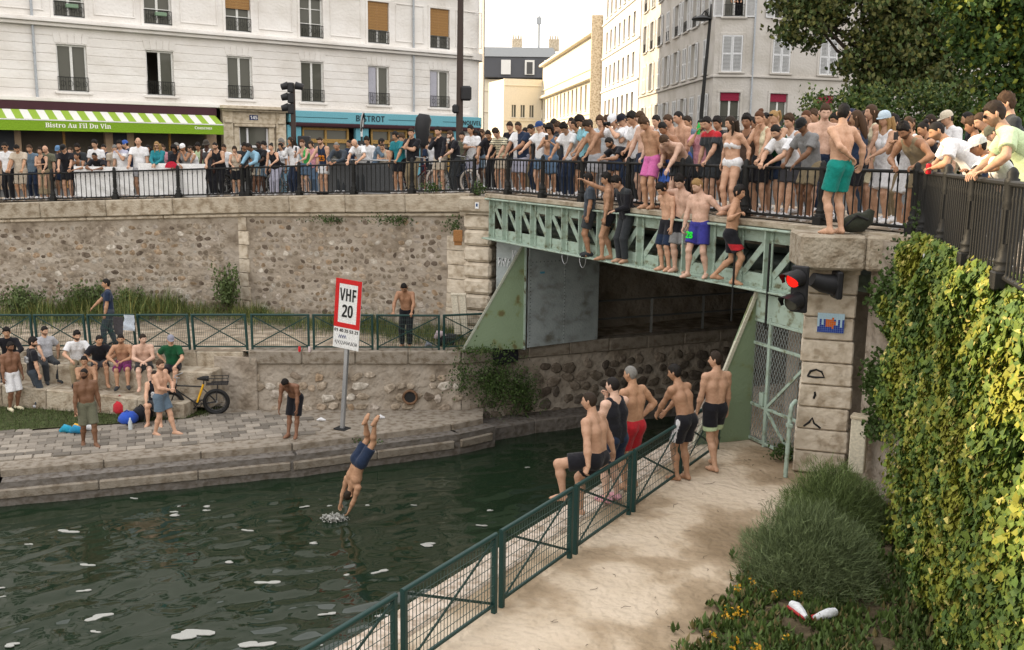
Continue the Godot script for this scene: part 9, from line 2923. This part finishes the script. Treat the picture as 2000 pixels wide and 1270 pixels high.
		{"p": [3.729, -1.13, -16.776], "f": 72, "h": 1.72, "sk": 2, "hs": "m", "hc": "k", "l": "bare-backed person in black and red shorts stepping along the girder ledge", "cell": 0.017, "bt": ["shorts", 0.014, 0.014, 0.016, "spot", 0.45, 0.02, 0.03], "a": "HR", "hp": 15, "hy": -20, "b": 6, "ra": [-0.52, 1.22, 0.12], "re": [-0.5, -1, -0.4], "lf": [0.12, 0.05, -0.3], "rf": [-0.1, 0, 0.05], "ph": 0.87},
		{"p": [2.637, -0.02, -19.365], "f": -58, "h": 1.8, "sk": 2, "hs": "c", "hc": "n", "l": "person in pink shorts standing outside the railing on the bridge edge", "cell": 0.017, "bt": ["shorts", 0.6, 0.15, 0.38], "a": "DD", "hp": 42, "b": 8, "c": 14, "la": [0.24, 0.9, -0.14], "ra": [-0.24, 0.9, -0.14]},
		{"p": [2.993, -0.02, -18.85], "f": -43, "h": 1.78, "sk": 0, "hs": "s", "hc": "n", "l": "bare-chested person bending far over outside the bridge railing", "cell": 0.017, "bt": ["shorts", 0.035, 0.036, 0.042], "a": "DD", "hp": 62, "b": 58, "c": 10, "la": [0.2, 0.62, 0.62], "ra": [-0.2, 0.9, 0.1], "pz": -0.3},
		{"p": [3.754, 0, -17.294], "f": -51, "h": 1.7, "sk": 1, "hs": "l", "hc": "d", "l": "person in white bikini stepping over the bridge railing", "cell": 0.017, "t": ["bikini", 0.72, 0.72, 0.73], "bt": ["bikini", 0.72, 0.72, 0.73], "a": "DD", "hp": 18, "hy": -25, "b": 4, "la": [0.26, 0.9, -0.1], "ra": [-0.3, 0.9, -0.1], "x": 1},
		{"p": [4.63, -0.06, -14.24], "f": 205, "h": 1.82, "sk": 1, "hs": "s", "hc": "k", "l": "bare-backed person in teal swim shorts standing on the stone pier cap", "cell": 0.015, "bt": ["shorts", 0.01, 0.24, 0.2], "a": "BR", "hp": 5, "hy": -60, "b": 1, "ra": [-0.42, 0.98, 0.02], "re": [-1, 0, -0.3]},
		{"p": [1.14, -3.72, -12], "f": 238, "h": 1.76, "sk": 1, "hs": "b", "hc": "d", "l": "bare-backed person in black shorts sitting on the green fence", "cell": 0.017, "bt": ["shorts", 0.014, 0.014, 0.016], "a": "RR", "w": 1.12, "ph": 0.99, "pz": 0.06, "b": 6, "c": 6, "la": [0.36, 0.93, -0.02], "ra": [-0.36, 0.93, -0.02], "le": [1, 0, -0.6], "re": [-1, 0, -0.6], "lf": [0.3, 0.42, 0.36], "lk": [0.6, 0.3, 1], "rf": [-0.06, 0.14, 0.3], "hp": 8, "hy": 10, "fy": 10},
		{"p": [1.42, -3.72, -13.1], "f": 220, "h": 1.76, "sk": 0, "hs": "b", "hc": "k", "l": "person in black vest with hand on chin behind the green fence", "cell": 0.017, "t": ["tank", 0.014, 0.014, 0.016], "bt": ["shorts", 0.018, 0.028, 0.06], "so": [0.62, 0.3, 0.35], "a": "DC", "hp": 8, "hy": 15, "w": 1.05, "b": 4},
		{"p": [1.73, -3.72, -13.65], "f": 222, "h": 1.8, "sk": 2, "hs": "b", "hc": "g", "l": "bare-backed person in red shorts with hand on hip behind the fence", "cell": 0.017, "bt": ["shorts", 0.45, 0.02, 0.03], "a": "RH", "hp": 10, "hy": 15, "w": 1.1, "b": 3, "la": [0.28, 0.86, 0.08]},
		{"p": [2.52, -3.74, -14.2], "f": 222, "h": 1.75, "sk": 2, "hs": "s", "hc": "k", "l": "bare-backed person in black striped shorts leaning on the green fence", "cell": 0.017, "bt": ["shorts", 0.014, 0.014, 0.016, "side", 0.72, 0.72, 0.73], "a": "EE", "hp": 15, "hy": 20, "b": 17, "c": 10, "rd": 0.34, "ry": 0.84, "lf": [0.1, 0, -0.05], "rf": [-0.06, 0, -0.12]},
		{"p": [3.13, -3.74, -14.72], "f": 200, "h": 1.82, "sk": 1, "hs": "s", "hc": "d", "l": "bare-backed person in black shorts with neon hem standing by the steel plate", "cell": 0.017, "bt": ["shorts", 0.014, 0.014, 0.016, "hem", 0.5, 0.62, 0.38], "a": "DD", "hp": 4, "hy": 45, "b": 0, "lf": [0.06, 0, -0.18], "rf": [-0.1, 0, 0.12]},
		{"p": [-10.55, -4.13, -25.5], "f": -70, "h": 1.76, "sk": 2, "hs": "s", "hc": "k", "l": "person in navy t-shirt walking along the far towpath with hand out", "cell": 0.02, "t": ["tee", 0.018, 0.028, 0.06], "bt": ["pants", 0.05, 0.06, 0.075], "so": [0.035, 0.036, 0.042], "a": "DD", "ra": [-0.24, 0.98, 0.42], "la": [0.2, 0.86, 0.1], "lf": [0.09, 0, 0.16], "rf": [-0.09, 0, -0.12], "hp": 5},
		{"p": [-2.72, -3.95, -24.95], "f": -8, "h": 1.75, "sk": 3, "hs": "s", "hc": "k", "l": "bare-chested person in black trousers leaning on the far green fence", "cell": 0.02, "bt": ["pants", 0.014, 0.014, 0.016], "a": "RR", "hp": 40, "b": 16, "c": 8, "rd": 0.34, "ry": 0.9, "shrug": 0.02},
		{"p": [-4.98, -5.45, -21.75], "f": -12, "h": 1.7, "sk": 4, "hs": "s", "hc": "k", "l": "bare-chested person in black shorts bending forward on the quay edge", "cell": 0.018, "bt": ["board", 0.014, 0.014, 0.016], "a": "DD", "b": 42, "c": 18, "hp": 55, "la": [0.22, 0.62, 0.2], "ra": [-0.22, 0.62, 0.2]},
		{"p": [-9.27, -5.45, -20.95], "f": 35, "h": 1.74, "sk": 4, "hs": "b", "hc": "k", "l": "bare-chested person in olive shorts walking on the pavers", "cell": 0.018, "bt": ["board", 0.13, 0.13, 0.09], "a": "DD", "bd": 0.8, "hp": 8, "hy": -45, "w": 1.06, "lf": [0.1, 0, 0.18], "rf": [-0.1, 0, -0.1]},
		{"p": [-7.95, -5.45, -21.8], "f": 75, "h": 1.75, "sk": 1, "hs": "s", "hc": "n", "l": "bare-chested person in blue-grey shorts walking towards the sign", "cell": 0.018, "bt": ["shorts", 0.12, 0.17, 0.22], "a": "TT", "bd": 0.5, "hp": 5, "hy": -10, "w": 1.06, "lf": [0.08, 0, 0.28], "rf": [-0.08, 0, -0.14], "la": [0.04, 1.12, 0.28], "ra": [-0.04, 1.1, 0.28]},
		{"p": [-12.3, -5.42, -23.7], "f": 60, "h": 1.72, "sk": 4, "hs": "s", "hc": "k", "l": "bare-chested person in long white shorts on the lawn", "cell": 0.02, "bt": ["board", 0.72, 0.72, 0.73], "so": [0.66, 0.6, 0.42], "a": "DD", "bd": 0.7, "hp": 15, "w": 1.08},
		{"p": [-11.9, -5.42, -24], "f": 130, "h": 1.76, "sk": 1, "hs": "c", "hc": "k", "l": "person in black t-shirt and dark jeans standing on the lawn", "cell": 0.02, "t": ["tee", 0.014, 0.014, 0.016], "bt": ["pants", 0.05, 0.06, 0.075], "so": [0.4, 0.4, 0.42], "a": "DD", "bd": 0.9, "hp": 10, "hy": -25, "num": ["88", 0.16, [0.6, 0.6, 0.6], 0, 0.05, 1]},
		{"p": [-12.95, -4.82, -24.95], "f": 20, "h": 1.74, "sk": 2, "hs": "c", "hc": "k", "l": "person in black hooded top sitting on the upper step", "cell": 0.02, "t": ["long", 0.014, 0.014, 0.016], "bt": ["pants", 0.014, 0.014, 0.016], "so": [0.035, 0.036, 0.042], "a": "KK", "ph": 0.5, "pz": 0, "b": 18, "c": 12, "lf": [0.14, -0.08, 0.5], "rf": [-0.12, -0.1, 0.46], "hp": 10},
		{"p": [-11.95, -4.82, -24.8], "f": 40, "h": 1.74, "sk": 1, "hs": "s", "hc": "k", "l": "person in pale grey t-shirt and dark jeans sitting on the upper step", "cell": 0.02, "t": ["tee", 0.4, 0.4, 0.42], "bt": ["pants", 0.035, 0.036, 0.042], "so": [0.035, 0.036, 0.042], "a": "KK", "ph": 0.5, "pz": 0, "b": -8, "c": 12, "lf": [0.14, -0.08, 0.5], "rf": [-0.12, -0.1, 0.46], "hp": 10, "bd": 0.6, "la": [0.34, 0.5, -0.16], "hy": 20},
		{"p": [-11.05, -4.82, -24.62], "f": 25, "h": 1.74, "sk": 1, "hs": "c", "hc": "k", "l": "person in white t-shirt and khaki trousers sitting on the upper step", "cell": 0.02, "t": ["tee", 0.72, 0.72, 0.73], "bt": ["pants", 0.26, 0.21, 0.13], "so": [0.014, 0.014, 0.016], "a": "KK", "ph": 0.5, "pz": 0, "b": 18, "c": 12, "lf": [0.14, -0.08, 0.5], "rf": [-0.12, -0.1, 0.46], "hp": 10, "bd": 0.9, "hy": 20},
		{"p": [-10.45, -4.82, -24.5], "f": 25, "h": 1.74, "sk": 2, "hs": "s", "hc": "k", "l": "person in black t-shirt leaning forward on the upper step", "cell": 0.02, "t": ["tee", 0.014, 0.014, 0.016], "bt": ["shorts", 0.06, 0.06, 0.068], "a": "KK", "ph": 0.5, "pz": 0, "b": 32, "c": 12, "lf": [0.14, -0.08, 0.5], "rf": [-0.12, -0.1, 0.46], "hp": 10, "hy": 20},
		{"p": [-10.5, -5.45, -23.8], "f": 15, "h": 1.74, "sk": 2, "hs": "s", "hc": "k", "l": "bare-chested person in black shorts drinking on the lower step", "cell": 0.02, "bt": ["shorts", 0.014, 0.014, 0.016], "a": "KC", "ph": 0.62, "pz": 0, "b": 6, "c": 12, "lf": [0.2, 0, 0.46], "rf": [-0.18, 0, 0.44], "hp": 10},
		{"p": [-9.8, -4.82, -24.4], "f": 15, "h": 1.74, "sk": 2, "hs": "s", "hc": "k", "l": "bare-chested person in purple shorts sitting on the upper step", "cell": 0.02, "bt": ["board", 0.2, 0.03, 0.14], "so": [0.035, 0.036, 0.042], "a": "TK", "ph": 0.5, "pz": 0, "b": 22, "c": 12, "lf": [0.14, -0.08, 0.5], "rf": [-0.12, -0.1, 0.46], "hp": 10, "bd": 0.5},
		{"p": [-9.25, -4.82, -24.3], "f": 20, "h": 1.74, "sk": 0, "hs": "s", "hc": "d", "l": "bare-chested person in dark shorts sitting on the upper step", "cell": 0.02, "bt": ["shorts", 0.035, 0.036, 0.042], "a": "TT", "ph": 0.5, "pz": 0, "b": 16, "c": 12, "lf": [0.14, -0.08, 0.5], "rf": [-0.12, -0.1, 0.46], "hp": 10, "w": 1.12, "hy": 25},
		{"p": [-8.45, -4.82, -24.15], "f": 5, "h": 1.74, "sk": 1, "hs": "b", "hc": "k", "l": "person in grey cap and green football shirt sitting on the upper step", "cell": 0.02, "t": ["tee", 0.01, 0.075, 0.03], "bt": ["shorts", 0.014, 0.014, 0.016], "so": [0.035, 0.036, 0.042], "a": "KH", "ph": 0.5, "pz": 0, "b": 12, "c": 12, "lf": [0.14, -0.08, 0.5], "rf": [-0.12, -0.1, 0.46], "hp": 10, "cap": [0.25, 0.25, 0.3, 0.1], "hy": 20},
		{"p": [-8.48, -5.45, -22.95], "f": 10, "h": 1.74, "sk": 1, "hs": "b", "hc": "d", "l": "person in black basketball jersey 89 sitting in the folding chair", "cell": 0.02, "t": ["tank", 0.014, 0.014, 0.016], "bt": ["shorts", 0.035, 0.036, 0.042], "a": "KK", "ph": 0.46, "pz": 0, "b": -4, "c": 12, "lf": [0.16, 0, 0.5], "rf": [-0.14, 0, 0.42], "hp": 10, "gl": 2, "num": ["89", 0.14, [0.8, 0.8, 0.8], 0, 0.08], "w": 1.05},
		{"p": [-2.53, -4.03, -18.33], "f": 0, "h": 1.76, "sk": 2, "hs": "s", "hc": "d", "l": "diver in navy shorts plunging head first towards the canal water", "cell": 0.016, "bt": ["shorts", 0.018, 0.028, 0.06], "a": "OO", "fp": 70, "la": [0.13, 2.1, 0.1], "ra": [-0.13, 2.1, 0.1], "hp": -5, "b": 8, "c": 4, "ph": 0.93, "lf": [0.07, 0, -0.12], "rf": [-0.09, 0.06, -0.2], "yv": [-0.38, -0.92, 0], "zv": [0.92, -0.38, -1.1]},
		{"p": [11.55, 8.2, -55.45], "f": 5, "h": 1.66, "sk": 2, "hs": "l", "hc": "k", "l": "person in black t-shirt leaning on the house window sill", "cell": 0.026, "t": ["tee", 0.014, 0.014, 0.016], "bt": ["pants", 0.014, 0.014, 0.016], "a": "EE", "b": 18, "rd": 0.35, "x": 1},
		{"p": [11.95, 8.2, -55.45], "f": -5, "h": 1.66, "sk": 1, "hs": "l", "hc": "d", "l": "person in black vest beside another at the house window", "cell": 0.026, "t": ["tank", 0.014, 0.014, 0.016], "bt": ["pants", 0.014, 0.014, 0.016], "a": "EE", "b": 18, "rd": 0.35, "x": 1},
	]
